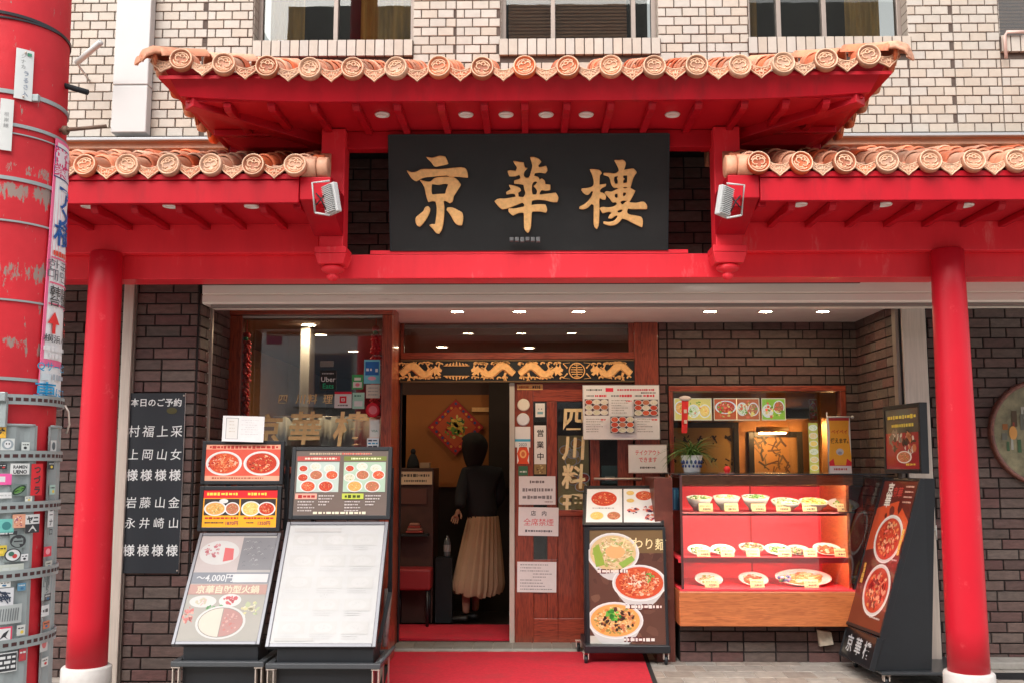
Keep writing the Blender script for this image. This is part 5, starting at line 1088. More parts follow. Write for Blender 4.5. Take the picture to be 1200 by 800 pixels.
def fr_pic(lab, px, py, w, h, inner):
    p = A(px, py, y2 - .03); k = (y2 + .05) / FPX; w *= k; h *= k; t = thing('framed_picture', lab, 'picture', p)
    m = MB(); b = .05
    m.box(-w / 2, -.02, -h / 2, -w / 2 + b, .02, h / 2); m.box(w / 2 - b, -.02, -h / 2, w / 2, .02, h / 2); m.box(-w / 2 + b, -.02, h / 2 - b, w / 2 - b, .02, h / 2); m.box(-w / 2 + b, -.02, -h / 2, w / 2 - b, .02, -h / 2 + b); m.part('frame', pm('black_frame', (.02, .018, .018), .35), t, local=True, bev=.003)
    pr = Print(); inner(pr, w, h); o = pr.build('image', t); o.location = (0, .0, 0)
def calli(p, w, h):
    p.rect(-w / 2, -h / 2, w / 2, h / 2, C((205, 165, 95))); rg = random.Random(6)
    for i in range(5):
        for j in range(2):
            x, z = w * (-.36 + .18 * i), h * (.22 - .36 * j)
            for k in range(5): p.line([(x + rg.uniform(-1, 1) * .035, z + rg.uniform(-1, 1) * .04) for _ in range(2)], .012, (.05, .03, .02))
fr_pic('black framed calligraphy behind the potted plant', 821, 530, 88, 70, calli)
def landsc(p, w, h):
    p.rect(-w / 2, -h / 2, w / 2, h / 2, C((160, 115, 65))); rg = random.Random(8)
    for k in range(26): x, z = rg.uniform(-.3, .3) * w, rg.uniform(-.45, .3) * h; p.line([(x, z), (x + rg.uniform(-.06, .06), z + rg.uniform(.02, .08)), (x + rg.uniform(-.1, .1), z + rg.uniform(.04, .14))], rg.uniform(.006, .02), C(rg.choice(((60, 50, 40), (80, 65, 45), (95, 80, 60)))))
fr_pic('dark framed brush painting of branches under the picture lamp', 909, 536, 62, 60, landsc)
t = thing('picture_lamp', 'warm lamp glowing above the dark framed painting', 'lamp', A(905, 503, y2 - .2))
m = MB(); p = A(905, 503, y2 - .25); m.tube([(p.x - .14, p.y, p.z), (p.x + .14, p.y, p.z)], .028, 12); m.part('shade', GOLD, t)
m = MB(); m.tube([(p.x - .12, p.y, p.z - .026), (p.x + .12, p.y, p.z - .026)], .010, 8); m.part('bulb', pm('warm_bulb', (1, .7, .4), .5, emit=110, ecol=(1, .55, .22)), t)
t = thing('wall_lamp', 'small bright lamp on the right inside the case window', 'lamp', A(976, 497, 9.0))
p = A(976, 498, 9.0); m = MB(); m.lathe([(.001, 0), (.05, 0), (.035, .05), (.001, .05)], 20, p.x, p.y, p.z + .02); m.part('shade', GOLD, t)
m = MB(); m.ball((p.x, p.y, p.z + .008), .034, .034, .022); m.part('bulb', MATS['warm_bulb'], t)
m = MB(); m.box(AX(962, 480, 9.1), 9.1, 1.2, AX(992, 480, 9.1), 9.14, 2.3); tag(m.part('lit_panel', pm('lit_amber_panel', (.60, .30, .12), .6)), 'amber wall panel lit by the small lamp at the right of the case window', 'panel')
# hanging red charm
t = thing('red_charm', 'narrow red hanging charm with a white fan top at the left of the case window', 'charm', A(803, 485, YD - .05))
p = A(803, 468, YD - .05); q = A(802, 507, YD - .05); m = MB(); m.prism([(p.x - .028, p.y, p.z), (p.x + .028, p.y, p.z), (q.x + .022, p.y, q.z), (q.x - .022, p.y, q.z)], (0, .006, 0)); m.part('banner', RIBB, t)
pr = Print(); [pr.rect(-.012, -.075 - .085 * i, .012, -.045 - .085 * i, (.75, .6, .5)) for i in range(2)]; o = pr.mb.part('lettering', PRINT, t, local=True, fix=False); o.location = (0, -.008, .085)
m = MB(); m.ball((p.x, p.y, p.z + .012), .05, .012, .022); m.part('fan', pm('pale_pink', (.7, .6, .58), .6), t)

# potted plant on top of the case
YCF, YCB = 7.42, 8.16
xc0, xc1 = AX(799, 640, YCF), 2.66
zc_top = AZ(556, YCF)
def potted(lab, px, py0, py1, Y):
    b = A(px, py1, Y); zt = AZ(py0, Y); r = .085; t = thing('potted_plant', lab, 'plant', (b.x, Y, zc_top + .012)); z = zc_top + .012; hh = .135
    m = MB(); m.lathe([(.001, .0), (r * .72, 0), (r * .76, .012), (r * .80, hh * .5), (r, hh), (r * .9, hh), (r * .82, hh * .8), (.001, hh * .8)], 28, b.x, Y, z); m.part('pot', pm('white_porcelain', (.74, .76, .78), .2, coat=.5), t)
    m = MB()
    for i in range(14):
        a = 6.283 * i / 14; x, y = b.x + r * .86 * math.cos(a), Y + r * .86 * math.sin(a)
        m.ball((x, y, z + hh * .62), .011, .011, .017, 6, 5); 
        a += .22; m.ball((b.x + r * .82 * math.cos(a), Y + r * .82 * math.sin(a), z + hh * .38), .008, .008, .012, 6, 5)
    m.part('painted_motif', pm('cobalt_glaze', (.05, .09, .28), .2, coat=.5), t)
    rg = random.Random(5); lm = []
    for v in range(5):
        mm = MB(); L = rg.uniform(.20, .32); cur = rg.uniform(.7, 1.3); vs = []
        for i in range(9):
            f = i / 8; x = L * (f * .55 + .35 * f * f); zz = L * (.95 * f - cur * .8 * f * f); w = .0055 * (1 - f) ** .6 + .0006; vs += [(x, -w, zz), (x, 0, zz - w * .5), (x, w, zz)]
        mm.add(vs, [(3 * i + j, 3 * i + j + 1, 3 * i + 4 + j, 3 * i + 3 + j) for i in range(8) for j in range(2)], 0, None, True)
        lm.append(mm.mesh('leaf', pm('grass_green_leaf_%d' % (v % 2), [(.07, .17, .03), (.14, .25, .06)][v % 2], .45, rnd=.2), fix=False))
    for i in range(110): inst('leaf', rg.choice(lm), t, (b.x + rg.uniform(-.03, .03), Y + rg.uniform(-.03, .03), z + hh * .8), (rg.uniform(-.4, .4), rg.uniform(-.75, .35), rg.uniform(0, 6.28)), (rg.uniform(.7, 1.1),) * 3)
potted('leafy pot plant in a blue and white porcelain pot on the food case', 811, 528, 552, 7.85)
t = thing('red_cup', 'little red lantern ornament beside the pot plant', 'ornament', A(852, 552, 7.8))
p = A(852, 548, 7.8); m = MB(); m.lathe([(.001, 0), (.016, .0), (.026, .02), (.026, .035), (.014, .05), (.001, .052)], 16, p.x, 7.8, zc_top + .012); m.part('lantern', RIBB, t)
m = MB(); m.box(p.x - .06, 7.76, zc_top + .0105, p.x + .05, 7.84, zc_top + .0125); m.part('stand', pm('pink_paper', (.7, .4, .4), .6), t)
# yellow banner on its stand
def ban(p, w, h):
    p.poly([(-w * .46, h * .5), (w * .46, h * .5), (w * .42, h * .2), (w * .5, -h * .2), (w * .48, -h * .5), (-w * .48, -h * .5), (-w * .5, -h * .2), (-w * .42, h * .2)], C((250, 175, 55)))
    p.rect(-w * .46, h * .44, w * .46, h * .5, C((200, 60, 60))); p.text('ペイペイ', 0, h * .24, w * .22, C((215, 60, 40)), .02, sx=.85); p.text('使えます。', 0, h * .08, w * .25, (.03, .02, .02), .02, sx=.72)
    p.ell(0, -h * .12, w * .17, w * .15, C((205, 200, 205))); p.ell(0, -h * .14, w * .09, w * .07, C((160, 160, 175)))
    p.poly([(-w * .5, -h * .3), (-w * .3, -h * .24), (-w * .25, -h * .36), (w * .25, -h * .36), (w * .3, -h * .24), (w * .5, -h * .3), (w * .48, -h * .5), (-w * .48, -h * .5)], C((225, 45, 55))); p.rect(-w * .48, -h * .5, w * .48, -h * .37, C((225, 215, 212)))
    p.dashes(-w * .3, w * .3, -h * .43, h * .04, C((190, 80, 80)), random.Random(3), .012)
card('pennant', 'small yellow pennant with red ornaments hanging at the right of the food case', 'banner', 984, 521, 26, 65, 7.75, ban, thick=.003)
t = thing('pennant_stand', 'thin white stand holding the yellow pennant over the food case', 'stand', (AX(969, 553, 7.76), 7.76, zc_top + .01))
m = MB(); x = AX(969.5, 500, 7.77); m.tube([(x, 7.77, zc_top + .012), (x, 7.77, AZ(483, 7.77))], .005); m.part('pole', WHITE, t); m = MB(); m.tube([(AX(970, 487, 7.745), 7.745, AZ(488.5, 7.745)), (AX(999, 487, 7.745), 7.745, AZ(488.5, 7.745))], .006); m.part('crossbar', WHITE, t)
m = MB(); m.ball((AX(999, 487, 7.745), 7.745, AZ(488.5, 7.745)), .012, .012, .012); m.part('knob', WHITE, t)

# ------------------------------------------------------------------ food display case
REDC = pm('red_display_lining', (.84, .05, .07), .6, var=.05, scale=3)
zw0, zw1 = AZ(733, YCF - .03), AZ(692, YCF - .03)
dc = thing('display_case', 'glazed food display case lined in red over an orange wooden base', 'display case', ((xc0 + xc1) / 2, YCF, zw0))
m = MB(); m.box(xc0 - .03, YCF - .03, zw0, xc1, YCB + .08, zw1); m.part('wooden_base', ORWOOD, dc, bev=.008)
m = MB(); m.box(xc0 - .02, YCF - .02, zw1 + .001, xc1, YCB, zw1 + .012); m.part('bottom_liner', REDC, dc)
m = MB(); m.box(xc0, YCB - .02, zw1 + .013, xc1, YCB, zc_top - .10); m.part('back_liner', REDC, dc)
m = MB(); m.box(xc0 + (xc1 - xc0) * .42, YCB - .03, zw1 + .013, xc0 + (xc1 - xc0) * .42 + .012, YCB - .021, zc_top - .1); m.part('back_batten', pm('deep_red_batten', (.4, .01, .015), .6), dc)
zh = AZ(568, YCB - .02)
m = MB(); m.box(xc0, YCB - .06, zh, xc1, YCB + .08, zc_top - .002); m.part('head_rail', ORWOOD, dc, bev=.003)
m = MB(); m.box(xc0 - .02, YCF - .012, zc_top, xc1, YCB + .085, zc_top + .010); m.part('top_board', pm('dark_glass_top', (.02, .025, .03), .15), dc, bev=.002)
m = MB(); m.box(xc1 - .34, YCF + .05, zw1 + .013, xc1 - .32, YCB - .02, zc_top - .01); m.part('side_liner', ORWOOD, dc)
m = MB(); m.box(xc0, YCF, zw1 + .013, xc1, YCF + .005, zc_top - .001); m.part('front_glass', glass('case_glass', (.95, .95, .95), 1.0, 1.7), dc)
m = MB(); m.box(xc0, YCF + .006, zw1 + .013, xc0 + .005, YCB - .07, zc_top - .001); m.part('side_glass', GLASS, dc)
m = MB(); m.box(xc0 - .006, YCF - .006, zw1 + .005, xc0 + .010, YCF + .014, zc_top - .001); m.part('corner_trim', pm('case_trim', (.10, .04, .04), .4), dc)
m = MB(); m.box(xc0 + .012, YCF + .008, AZ(568, YCF), xc1 - .3, YCF + .022, zc_top - .002); m.part('valance', ORWOOD, dc, bev=.002)
m = MB(); m.box(xc0 + .05, YCF + .024, zc_top - .045, xc1 - .36, YCF + .042, zc_top - .02); m.part('tube_light', pm('case_tube_light', (1, .95, .85), .5, emit=24, ecol=(1, .86, .68)), dc)
Y1s = YCF + .04
zs1, zs2, zs3 = AZ(599, Y1s), AZ(652, Y1s), zw1 + .012
m = MB(); m.box(xc0 + .01, Y1s - .01, zs1 - .008, xc1 - .01, YCB - .25, zs1); m.part('glass_shelf', glass('shelf_glass', (.95, .90, .90), .6), dc); m = MB(); m.box(xc0 + .01, Y1s - .015, zs1 - .008, xc1 - .01, Y1s - .011, zs1 + .001); m.part('shelf_edge', pm('shelf_edge_dark', (.10, .03, .03), .3), dc)
m = MB(); m.box(xc0 - .02, Y1s + .0, zs2 - .02, xc1 - .345, YCB - .03, zs2 - .001); m.box(xc0 - .02, Y1s + .0, zs2 - .040, xc1 - .345, Y1s + .012, zs2 - .0205); m.part('red_shelf', REDC, dc)
m = MB(); m.box(xc0 + .05, Y1s + .02, zs2 - .034, xc1 - .4, Y1s + .04, zs2 - .022); m.part('tube_light', MATS['case_tube_light'], dc)  # unseen tube added behind the lip to brighten the bottom compartment
m = MB(); m.box(xc0 + .012, YCF + .022, zs1 - .022, xc1 - .4, YCF + .032, zs1 - .010); m.part('tube_light', pm('case_tube_light_low', (1, .95, .85), .5, emit=95, ecol=(1, .86, .68)), dc); m = MB(); m.box(xc0 + .012, YCF + .012, zs1 - .026, xc1 - .35, YCF + .020, zs1 - .0085); m.part('light_shield', pm('case_trim', (.1, .04, .04)), dc)  # unseen tube added behind a shield to brighten the middle compartment
CHN = pm('white_china', (.80, .78, .74), .2, coat=.6)
CELA = pm('celadon_china', (.62, .70, .60), .25, coat=.6)
FOODM = {k: pm('food_' + k, v[0], .35, var=.4, scale=60, bump=.6, bscale=90, coat=.4) for k, v in FOODS.items()}
def food_model(lab, px, z, y, kind, shape, r, grp, seed, celadon=False):
    p = A(px, 620, y); tl = R(8 if shape == 'bowl' else 13 if shape == 'deep' else 21); t = thing('food_model', lab, 'food model', (p.x, y, z + r * .6 * math.sin(tl)), (tl, 0, 0), group=grp); rg = random.Random(seed)
    m = MB(); ch = CELA if celadon else CHN
    if shape == 'bowl': h = r * .95; m.lathe([(.001, 0), (r * .5, 0), (r * .5, r * .12), (r * .8, h * .5), (r, h), (r * .94, h), (r * .74, h * .55), (.001, h * .4)], 28)
    elif shape == 'deep': h = r * .55; m.lathe([(.001, 0), (r * .6, 0), (r * .62, r * .06), (r * .9, h * .6), (r, h), (r * .95, h), (r * .7, h * .5), (.001, h * .4)], 28)
    else: h = r * .24; m.lathe([(.001, 0), (r * .55, 0), (r * .6, r * .03), (r * .97, h), (r, h * 1.1), (r * .93, h * 1.05), (r * .6, h * .4), (.001, h * .3)], 32)
    d = m.part({'bowl': 'bowl', 'deep': 'bowl'}.get(shape, 'plate'), ch, t, local=True)
    if shape == 'oval': d.scale = (1.55, 1, 1)
    base, cols, noo = FOODS[kind]; fr_ = .86 if shape in ('bowl', 'deep') else .66; zt = h * (.86 if shape in ('bowl', 'deep') else .55)
    m = MB(); m.lathe([(.001, zt + r * .10), (r * fr_ * .6, zt + r * .06), (r * fr_, zt)], 20, col=base); sx = 1.55 if shape == 'oval' else 1
    for i in range(46):
        a = rg.uniform(0, 6.28); q = r * fr_ * math.sqrt(rg.random()) * .92; s = r * rg.uniform(.07, .17)
        m.ball((q * math.cos(a), q * math.sin(a), zt + r * .09 * (1 - q / r) + s * .35), s, s * rg.uniform(.5, 1), s * rg.uniform(.4, .7), 6, 4, col=rg.choice(cols))
    d = m.part('food', pm('food_surface', (1, 1, 1), .35, attr='col', var=.12, scale=80, coat=.4), t, local=True); d.scale = (sx, 1, 1)
    return t
def price(lab, px, z, y, w=16, grp='yellow price cards in the food case'):
    y += .045; k = (y + .1) / FPX; p = A(px, 620, y); t = thing('price_card', lab, 'price card', (p.x, y, z), (R(-20), 0, 0), grp)
    ww, hh = w * k, 9.5 * k; m = MB(); m.prism([(-ww / 2, 0, 0), (ww / 2, 0, 0), (ww / 2, 0, hh), (-ww / 2, 0, hh)], (0, .002, 0)); m.prism([(-ww / 2, .002, 0), (ww / 2, .002, 0), (ww / 2, .03, 0), (-ww / 2, .03, 0)], (0, 0, .001)); m.part('card', pm('price_card_yellow', (.92, .80, .42), .5), t, local=True)
    pr = Print(); rg = random.Random(int(px)); pr.dashes(-ww * .4, ww * .4, hh * .68, hh * .16, (.25, .2, .12), rg, .008); pr.dashes(-ww * .2, ww * .35, hh * .3, hh * .22, (.15, .1, .08), rg, .009); pr.build('print', t)
ya = Y1s + .17
for i, (px, k, s, r, lab) in enumerate(((820, 'green', 'bowl', .098, 'leftmost white bowl with greens on the top shelf'), (852, 'clear', 'bowl', .102, 'second white noodle bowl from the left on the top shelf'), (886, 'green', 'bowl', .104, 'third white bowl from the left on the top shelf, heaped with greens'), (921, 'white', 'deep', .108, 'wide pale bowl, fourth on the top shelf'), (954, 'yellow', 'deep', .108, 'wide bowl of yellow noodles, fifth on the top shelf'), (989, 'green', 'dish', .112, 'flat green topped plate at the right end of the top shelf'))):
    food_model('food model: ' + lab, px, zs1 + .001, ya, k, s, r, 'food models in the display case', i)
for i, px in enumerate((828, 858, 890, 919, 950, 991)): price(('yellow price card standing before the %s bowl of the top shelf' % ('first', 'second', 'third', 'fourth', 'fifth', 'last')[i]), px, zs1 + .001, Y1s + .003)
for i, (px, k, s, r, ce, lab) in enumerate(((819, 'green', 'dish', .09, 0, 'plate with green leaves at the left of the middle shelf'), (846, 'white', 'dish', .092, 0, 'plate of pale dumplings, second on the middle shelf'), (880, 'dark', 'deep', .096, 1, 'tall brown heaped celadon bowl on the middle shelf'), (910, 'green', 'dish', .098, 0, 'plate of broccoli and meat, fourth on the middle shelf'), (934, 'dark', 'dish', .088, 1, 'plate of dark greens, fifth on the middle shelf'), (968, 'redsoup', 'dish', .105, 0, 'plate of red prawns at the right of the middle shelf'))):
    food_model('food model: ' + lab, px, zs2, Y1s + .19, k, s, r, 'food models in the display case', 20 + i, ce)
for i, px in enumerate((824, 852, 882, 919, 949, 985)): price(('yellow price card before the %s dish of the middle shelf' % ('first', 'second', 'third', 'fourth', 'fifth', 'last')[i]), px, zs2, Y1s + .012, 15)
for i, (px, k, s, r, lab) in enumerate(((829, 'white', 'dish', .105, 'nearly bare white plate at the left of the bottom shelf'), (881, 'redsoup', 'dish', .11, 'white plate with small red pieces, middle of the bottom shelf'), (939, 'orange', 'oval', .135, 'big oval platter with a colourful garnish on the bottom shelf'), (1004, 'white', 'dish', .08, 'white plate half hidden by the leaning poster stand'))):
    food_model('food model: ' + lab, px, zs3 + .001, Y1s + .20, k, s, r, 'food models in the display case', 40 + i)
for i, px in enumerate((833, 886, 949)): price(('yellow price card before the %s of the bottom shelf' % ('bare white plate', 'middle plate', 'big oval platter')[i]), px, zs3 + .001, Y1s + .01, 16)
t = thing('purple_garnish', 'purple flower and green leaves on the big oval platter', 'garnish', (AX(918, 680, Y1s + .15), Y1s + .13, zs3 + .03)); m = MB(); rg = random.Random(2); x = AX(918, 680, Y1s + .15)
for i in range(14): m.ball((x + rg.uniform(-.05, .04), Y1s + .12 + rg.uniform(-.02, .03), zs3 + .055 + rg.uniform(-.015, .02)), .014, .012, .011, 7, 5, col=rg.choice((C((150, 110, 190)), C((60, 120, 60)), C((200, 180, 220)), C((60, 110, 160)))))
m.part('petals', MATS['food_surface'], t)
# blue boxes by the side glass
t = thing('blue_box', 'blue ribbed plastic box standing inside the left end of the food case', 'box', (AX(795, 584, 7.75), 7.75, zs1)); m = MB()
xb0, xb1 = AX(784, 584, 7.75), AX(798, 584, 7.75); m.box(xb0, 7.72, zs1, xb1, 7.82, AZ(571, 7.72)); m.part('body', BLUE, t, bev=.004); m = MB()
for i in range(4): x = xb0 + .012 + i * (xb1 - xb0 - .02) / 3.4; m.box(x, 7.715, zs1 + .008, x + .008, 7.719, AZ(573, 7.72))
m.part('ribs', pm('light_blue', (.12, .4, .6), .4), t)
m = MB(); m.box(xc0 - .17, 7.60, .0, xc0 - .035, YD - .03, AZ(556, 7.7) - .02); tag(m.part('case_side_cabinet', pm('dark_red_wood', (.12, .03, .02), .4, var=.2)), 'narrow dark wooden side of the food case next to the door', 'cabinet')
# brick plinth beneath
bwall('case_plinth', 'low dark brick plinth under the food display case', (AX(797, 760, 7.62), 7.62), (1, 0, 0), 2.70 - AX(797, 760, 7.62), 0, zw0 - .01, 21, lambda u, z: True)
m = MB(); m.box(AX(797, 760, 7.62) - .02, 7.58, 0, 2.7, 7.60, .008); 
t = thing('wall_vent', 'crumpled pale paper vent flap on the brick plinth under the food case', 'vent', A(967, 745, 7.58))
p0 = A(957, 737, 7.60); p1 = A(974, 756, 7.60); m = MB(); m.hexa([(p0.x + .01, 7.56, p1.z), (p1.x, 7.53, p1.z + .02), (p1.x, 7.605, p1.z + .02), (p0.x + .01, 7.605, p1.z), (p0.x, 7.57, p0.z), (p1.x - .01, 7.545, p0.z - .01), (p1.x - .01, 7.605, p0.z - .01), (p0.x, 7.605, p0.z)])
m.part('flap', pm('aged_paper', (.55, .47, .36), .8, var=.2, scale=20), t, bev=.004)
# round window at the far right
cx_, cz_ = AX(1226, 512, 7.5), AZ(507, 7.56); rr = (1226 - 1165) * 7.65 / FPX
t = thing('round_window', 'round stained glass window in a brown ring frame on the right brick wall', 'window', (cx_, 7.54, cz_))
m = MB(); m.lathe([(rr - .035, .0), (rr - .03, -.03), (rr - .005, -.04), (rr, -.01), (rr, .02)], 64, cx_, 7.555, cz_, axis='y'); m.part('ring_frame', wood('ring_wood', (.22, .075, .05), (.13, .04, .03), 2, 2), t)
m = MB(); m.lathe([(.0005, 0), (rr - .03, 0)], 48, cx_, 7.552, cz_, axis='y'); SG = pm('stained_glass', (.22, .20, .12), .3, coat=.5, var=.5, scale=10); m.part('pane', SG, t)
pr = Print(); rg = random.Random(12)
for i in range(46):
    a = rg.uniform(0, 6.28); q = math.sqrt(rg.random()) * rr * .86; x, z = q * math.cos(a), q * math.sin(a); w = rg.uniform(.015, .05); h = rg.uniform(.03, .12)
    if math.hypot(abs(x) + w, abs(z) + h) < rr - .05: pr.rect(x - w / 2, z - h / 2, x + w / 2, z + h / 2, C(rg.choice(((150, 90, 40), (190, 140, 60), (60, 90, 60), (140, 60, 40), (100, 100, 90), (80, 60, 40), (120, 130, 120), (170, 170, 160)))))
pr.ell(-rr * .55, .0, .03, .05, C((210, 150, 80))); o = pr.mb.part('glass_pieces', PRINTG, t, local=True, fix=False); o.location = (0, .008, 0)

# ------------------------------------------------------------------ reservation board
yq = 6.62
def rb(p, w, h):
    Wd = (.74, .75, .74); B = (.012, .016, .022); p.rect(-w / 2, -h / 2, w / 2, h / 2, B)
    p.line([(-w / 2, h * .018), (w / 2, h * .018)], .003, (.05, .06, .07)); p.text('本日のご予約', 0, h * .447, w * .145, Wd, .014, sx=1.02)
    for i in range(4):
        x = w * (-.36 + .245 * i)
        for tx, z, sz, bo in (('村福上采'[i], .285, .21, .002), ('上岡山女'[i], .155, .20, .002), ('様様様様'[i], .04, .205, .012), ('岩藤山金'[i], -.112, .20, .002), ('永井崎山'[i], -.225, .19, .002), ('様様様様'[i], -.375, .205, .012)):
            p.text(tx, x, h * z, w * sz, Wd, bo, rot=0 if bo > .005 else RG.uniform(-.06, .06), slant=0 if bo > .005 else .08)
    p.ell(w * .28, h * .40, w * .09, h * .018, C((70, 65, 25)))
resv = card('reservation_board', 'tall black board listing 本日のご予約 guest names in white on the brick pillar', 'board', 179, 564.5, 69, 209, yq, rb, thick=.012)
m = MB()
for sx in (-1, 1):
    for z in (.60, -.60): m.lathe([(.001, -.004), (.006, -.002), (.006, .001)], 10, sx * .185, -.002, z * .95, axis='y')
m.part('screws', STEEL, resv, local=True)

# ------------------------------------------------------------------ leaning poster stands
ALF = pm('silver_frame', (.13, .13, .14), .3, metal=.7)
def panel(t, name, c, mat_fr, fw, draw, depth=.03, gloss=True, dim=1.0):
    """framed poster on the quad c = TL, TR, BR, BL (world); draw(print, w, h)"""
    TL, TR, BR, BL = [Vector(q) for q in c]; O = (TL + TR + BR + BL) / 4; ux = ((TR - TL) + (BR - BL)); w = ux.length / 2; ux.normalize(); uz = ((TL - BL) + (TR - BR)); h = uz.length / 2; uz.normalize(); n = ux.cross(uz); n.normalize(); uz = n.cross(ux)
    off = OFF[t.name]; T = lambda x, y, z: O + ux * x - n * (-y) * 1 + uz * z - off if False else O + ux * x + n * y * -1 * -1 * 0 + (-n) * (-y) * -1 * -1 * 0 + uz * z - off
    # n points away from the viewer or towards it: make -y face out
    out = n if n.dot(Vector((0, 0, CAM_Z)) - O) > 0 else -n
    T = lambda x, y, z: O + ux * x - out * y + uz * z - off
    def hx(mb, x0, y0, z0, x1, y1, z1): mb.hexa([T(*q) for q in ((x0, y0, z0), (x1, y0, z0), (x1, y1, z0), (x0, y1, z0), (x0, y0, z1), (x1, y0, z1), (x1, y1, z1), (x0, y1, z1))])
    m = MB(); a, b = w / 2, h / 2; hx(m, -a, -.006, -b, -a + fw, depth, b); hx(m, a - fw, -.006, -b, a, depth, b); hx(m, -a + fw, -.006, b - fw, a - fw, depth, b); hx(m, -a + fw, -.006, -b, a - fw, depth, -b + fw)
    f = m.part(name + '_frame', mat_fr, t, local=True, bev=.003)
    m = MB(); hx(m, -a + fw * .6, .001, -b + fw * .6, a - fw * .6, depth - .004, b - fw * .6); m.part(name + '_backing', BLACKM, t, local=True)
    pr = Print(warp=lambda x, z, y: T(x, -y, z), step=.00003); draw(pr, w - 2 * fw + .004, h - 2 * fw + .004); pr.mb.c = [tuple(v * dim for v in q) for q in pr.mb.c]; o = pr.mb.part(name + '_poster', (PRINTG if dim == 1 else pm('printed_film_scuffed', (1, 1, 1), .45, attr='col', var=.06, scale=5, coat=.12)) if gloss else PRINT, t, local=True, fix=False)
    return T, w, h
def caster(t, x, y, r=.03, z=None, mat=BLACK):
    zt = z or r * 2 + .05; m = MB(); m.lathe([(.001, -.012), (r * .8, -.012), (r, -.008), (r, .008), (r * .8, .012), (.001, .012)], 18, x, y + .01, r, axis='x'); c_ = m.part('caster_wheel', mat, t)
    m = MB(); m.box(x - .02, y - .02, r * 1.2, x - .014, y + .02, zt - .004); m.box(x + .014, y - .02, r * 1.2, x + .02, y + .02, zt - .004); m.box(x - .025, y - .025, zt - .004, x + .025, y + .025, zt); m.part('caster_fork', STEEL, t)
rgp = random.Random(77)
def hotpot(p, w, h):  # hazy pale tones carry the sky glare within the print
    R_ = rgp; p.rect(-w / 2, -h / 2, w / 2, h / 2, (.50, .46, .43)); p.rect(-w / 2, h * .10, w * .06, h / 2, C((205, 190, 185))); p.ell(-w * .22, h * .33, w * .26, h * .12, C((222, 218, 214))); p.bits(-w * .3, h * .36, w * .12, h * .07, [C((205, 120, 130)), C((190, 90, 100)), C((220, 160, 160))], 24, w * .03, R_)
    p.poly([(-w * .16, h * .38), (-w * .04, h * .37), (-w * .02, h * .26), (-w * .15, h * .24)], C((225, 90, 90))); p.rect(w * .06, h * .16, w / 2, h * .48, C((130, 128, 132)))
    for i in range(34): x = w * R_.uniform(.08, .46); z = h * R_.uniform(.18, .44); p.line([(x, z), (x + w * .02, z + h * .015), (x + w * .035, z + h * .005)], .003, C(R_.choice(((170, 165, 165), (95, 92, 96), (200, 196, 196)))))
    p.rect(-w / 2, h * .03, w / 2, h * .135, C((130, 135, 145))); p.text('〜4,000円', -w * .2, h * .085, h * .085, C((235, 235, 235)), .01, sx=.9); p.rect(w * .04, h * .04, w * .48, h * .12, C((232, 228, 226)))
    p.rect(-w / 2, -h * .075, w / 2, h * .02, C((200, 150, 135))); p.text('京華自助型火鍋', 0, -h * .027, h * .078, C((240, 225, 190)), .02, sx=.98)
    p.rect(-w / 2, -h / 2, w / 2, -h * .077, C((178, 172, 160))); p.ell(-w * .28, -h * .14, w * .17, h * .055, C((225, 222, 215))); p.ell(w * .06, -h * .13, w * .14, h * .06, C((230, 225, 220))); p.bits(w * .06, -h * .13, w * .1, h * .035, [C((220, 90, 90)), C((205, 60, 70))], 16, w * .03, R_); p.bits(-w * .28, -h * .14, w * .1, h * .03, [C((230, 190, 180)), C((210, 200, 170))], 14, w * .03, R_)
    p.bits(-w * .12, -h * .2, w * .12, h * .03, [C((90, 160, 90)), C((130, 180, 110))], 14, w * .03, R_); p.bits(-w * .42, -h * .28, w * .07, h * .1, [C((225, 130, 120)), C((210, 100, 90)), C((235, 170, 150))], 20, w * .04, R_); p.bits(w * .34, -h * .22, w * .12, h * .08, [C((225, 215, 150)), C((190, 200, 150)), C((235, 225, 190))], 20, w * .04, R_)
    p.ell(0, -h * .33, w * .31, h * .15, C((225, 222, 216))); p.ell(0, -h * .33, w * .28, h * .135, C((150, 140, 130))); 
    p.poly([(w * .0 + w * .27 * math.cos(t), -h * .33 + h * .128 * math.sin(t)) for t in (math.pi / 2 + math.pi * i / 16 for i in range(17))], C((225, 215, 195))); p.poly([(w * .01 + w * .265 * math.cos(t), -h * .33 + h * .126 * math.sin(t)) for t in (-math.pi / 2 + math.pi * i / 16 for i in range(17))], C((190, 130, 120)))
    p.bits(w * .12, -h * .33, w * .1, h * .09, [C((205, 110, 100)), C((220, 160, 150))], 24, w * .02, R_)
def redplates(p, w, h):
    R_ = rgp; p.rect(-w / 2, -h / 2, w / 2, h / 2, C((238, 170, 140))); p.rect(-w / 2, -h * .36, w / 2, h * .36, C((220, 90, 70))); p.dashes(-w * .45, w * .46, h * .42, h * .09, C((190, 50, 40)), R_, .02); p.dashes(-w * .4, w * .3, -h * .42, h * .05, C((170, 90, 60)), R_, .012)
    p.bowl(-w * .25, -h * .02, w * .24, h * .33, 'redsoup', R_); p.bowl(w * .25, -h * .02, w * .24, h * .33, 'red', R_); p.bits(-w * .4, h * .02, w * .07, h * .2, [C((200, 40, 40)), C((170, 30, 30))], 20, w * .015, R_)
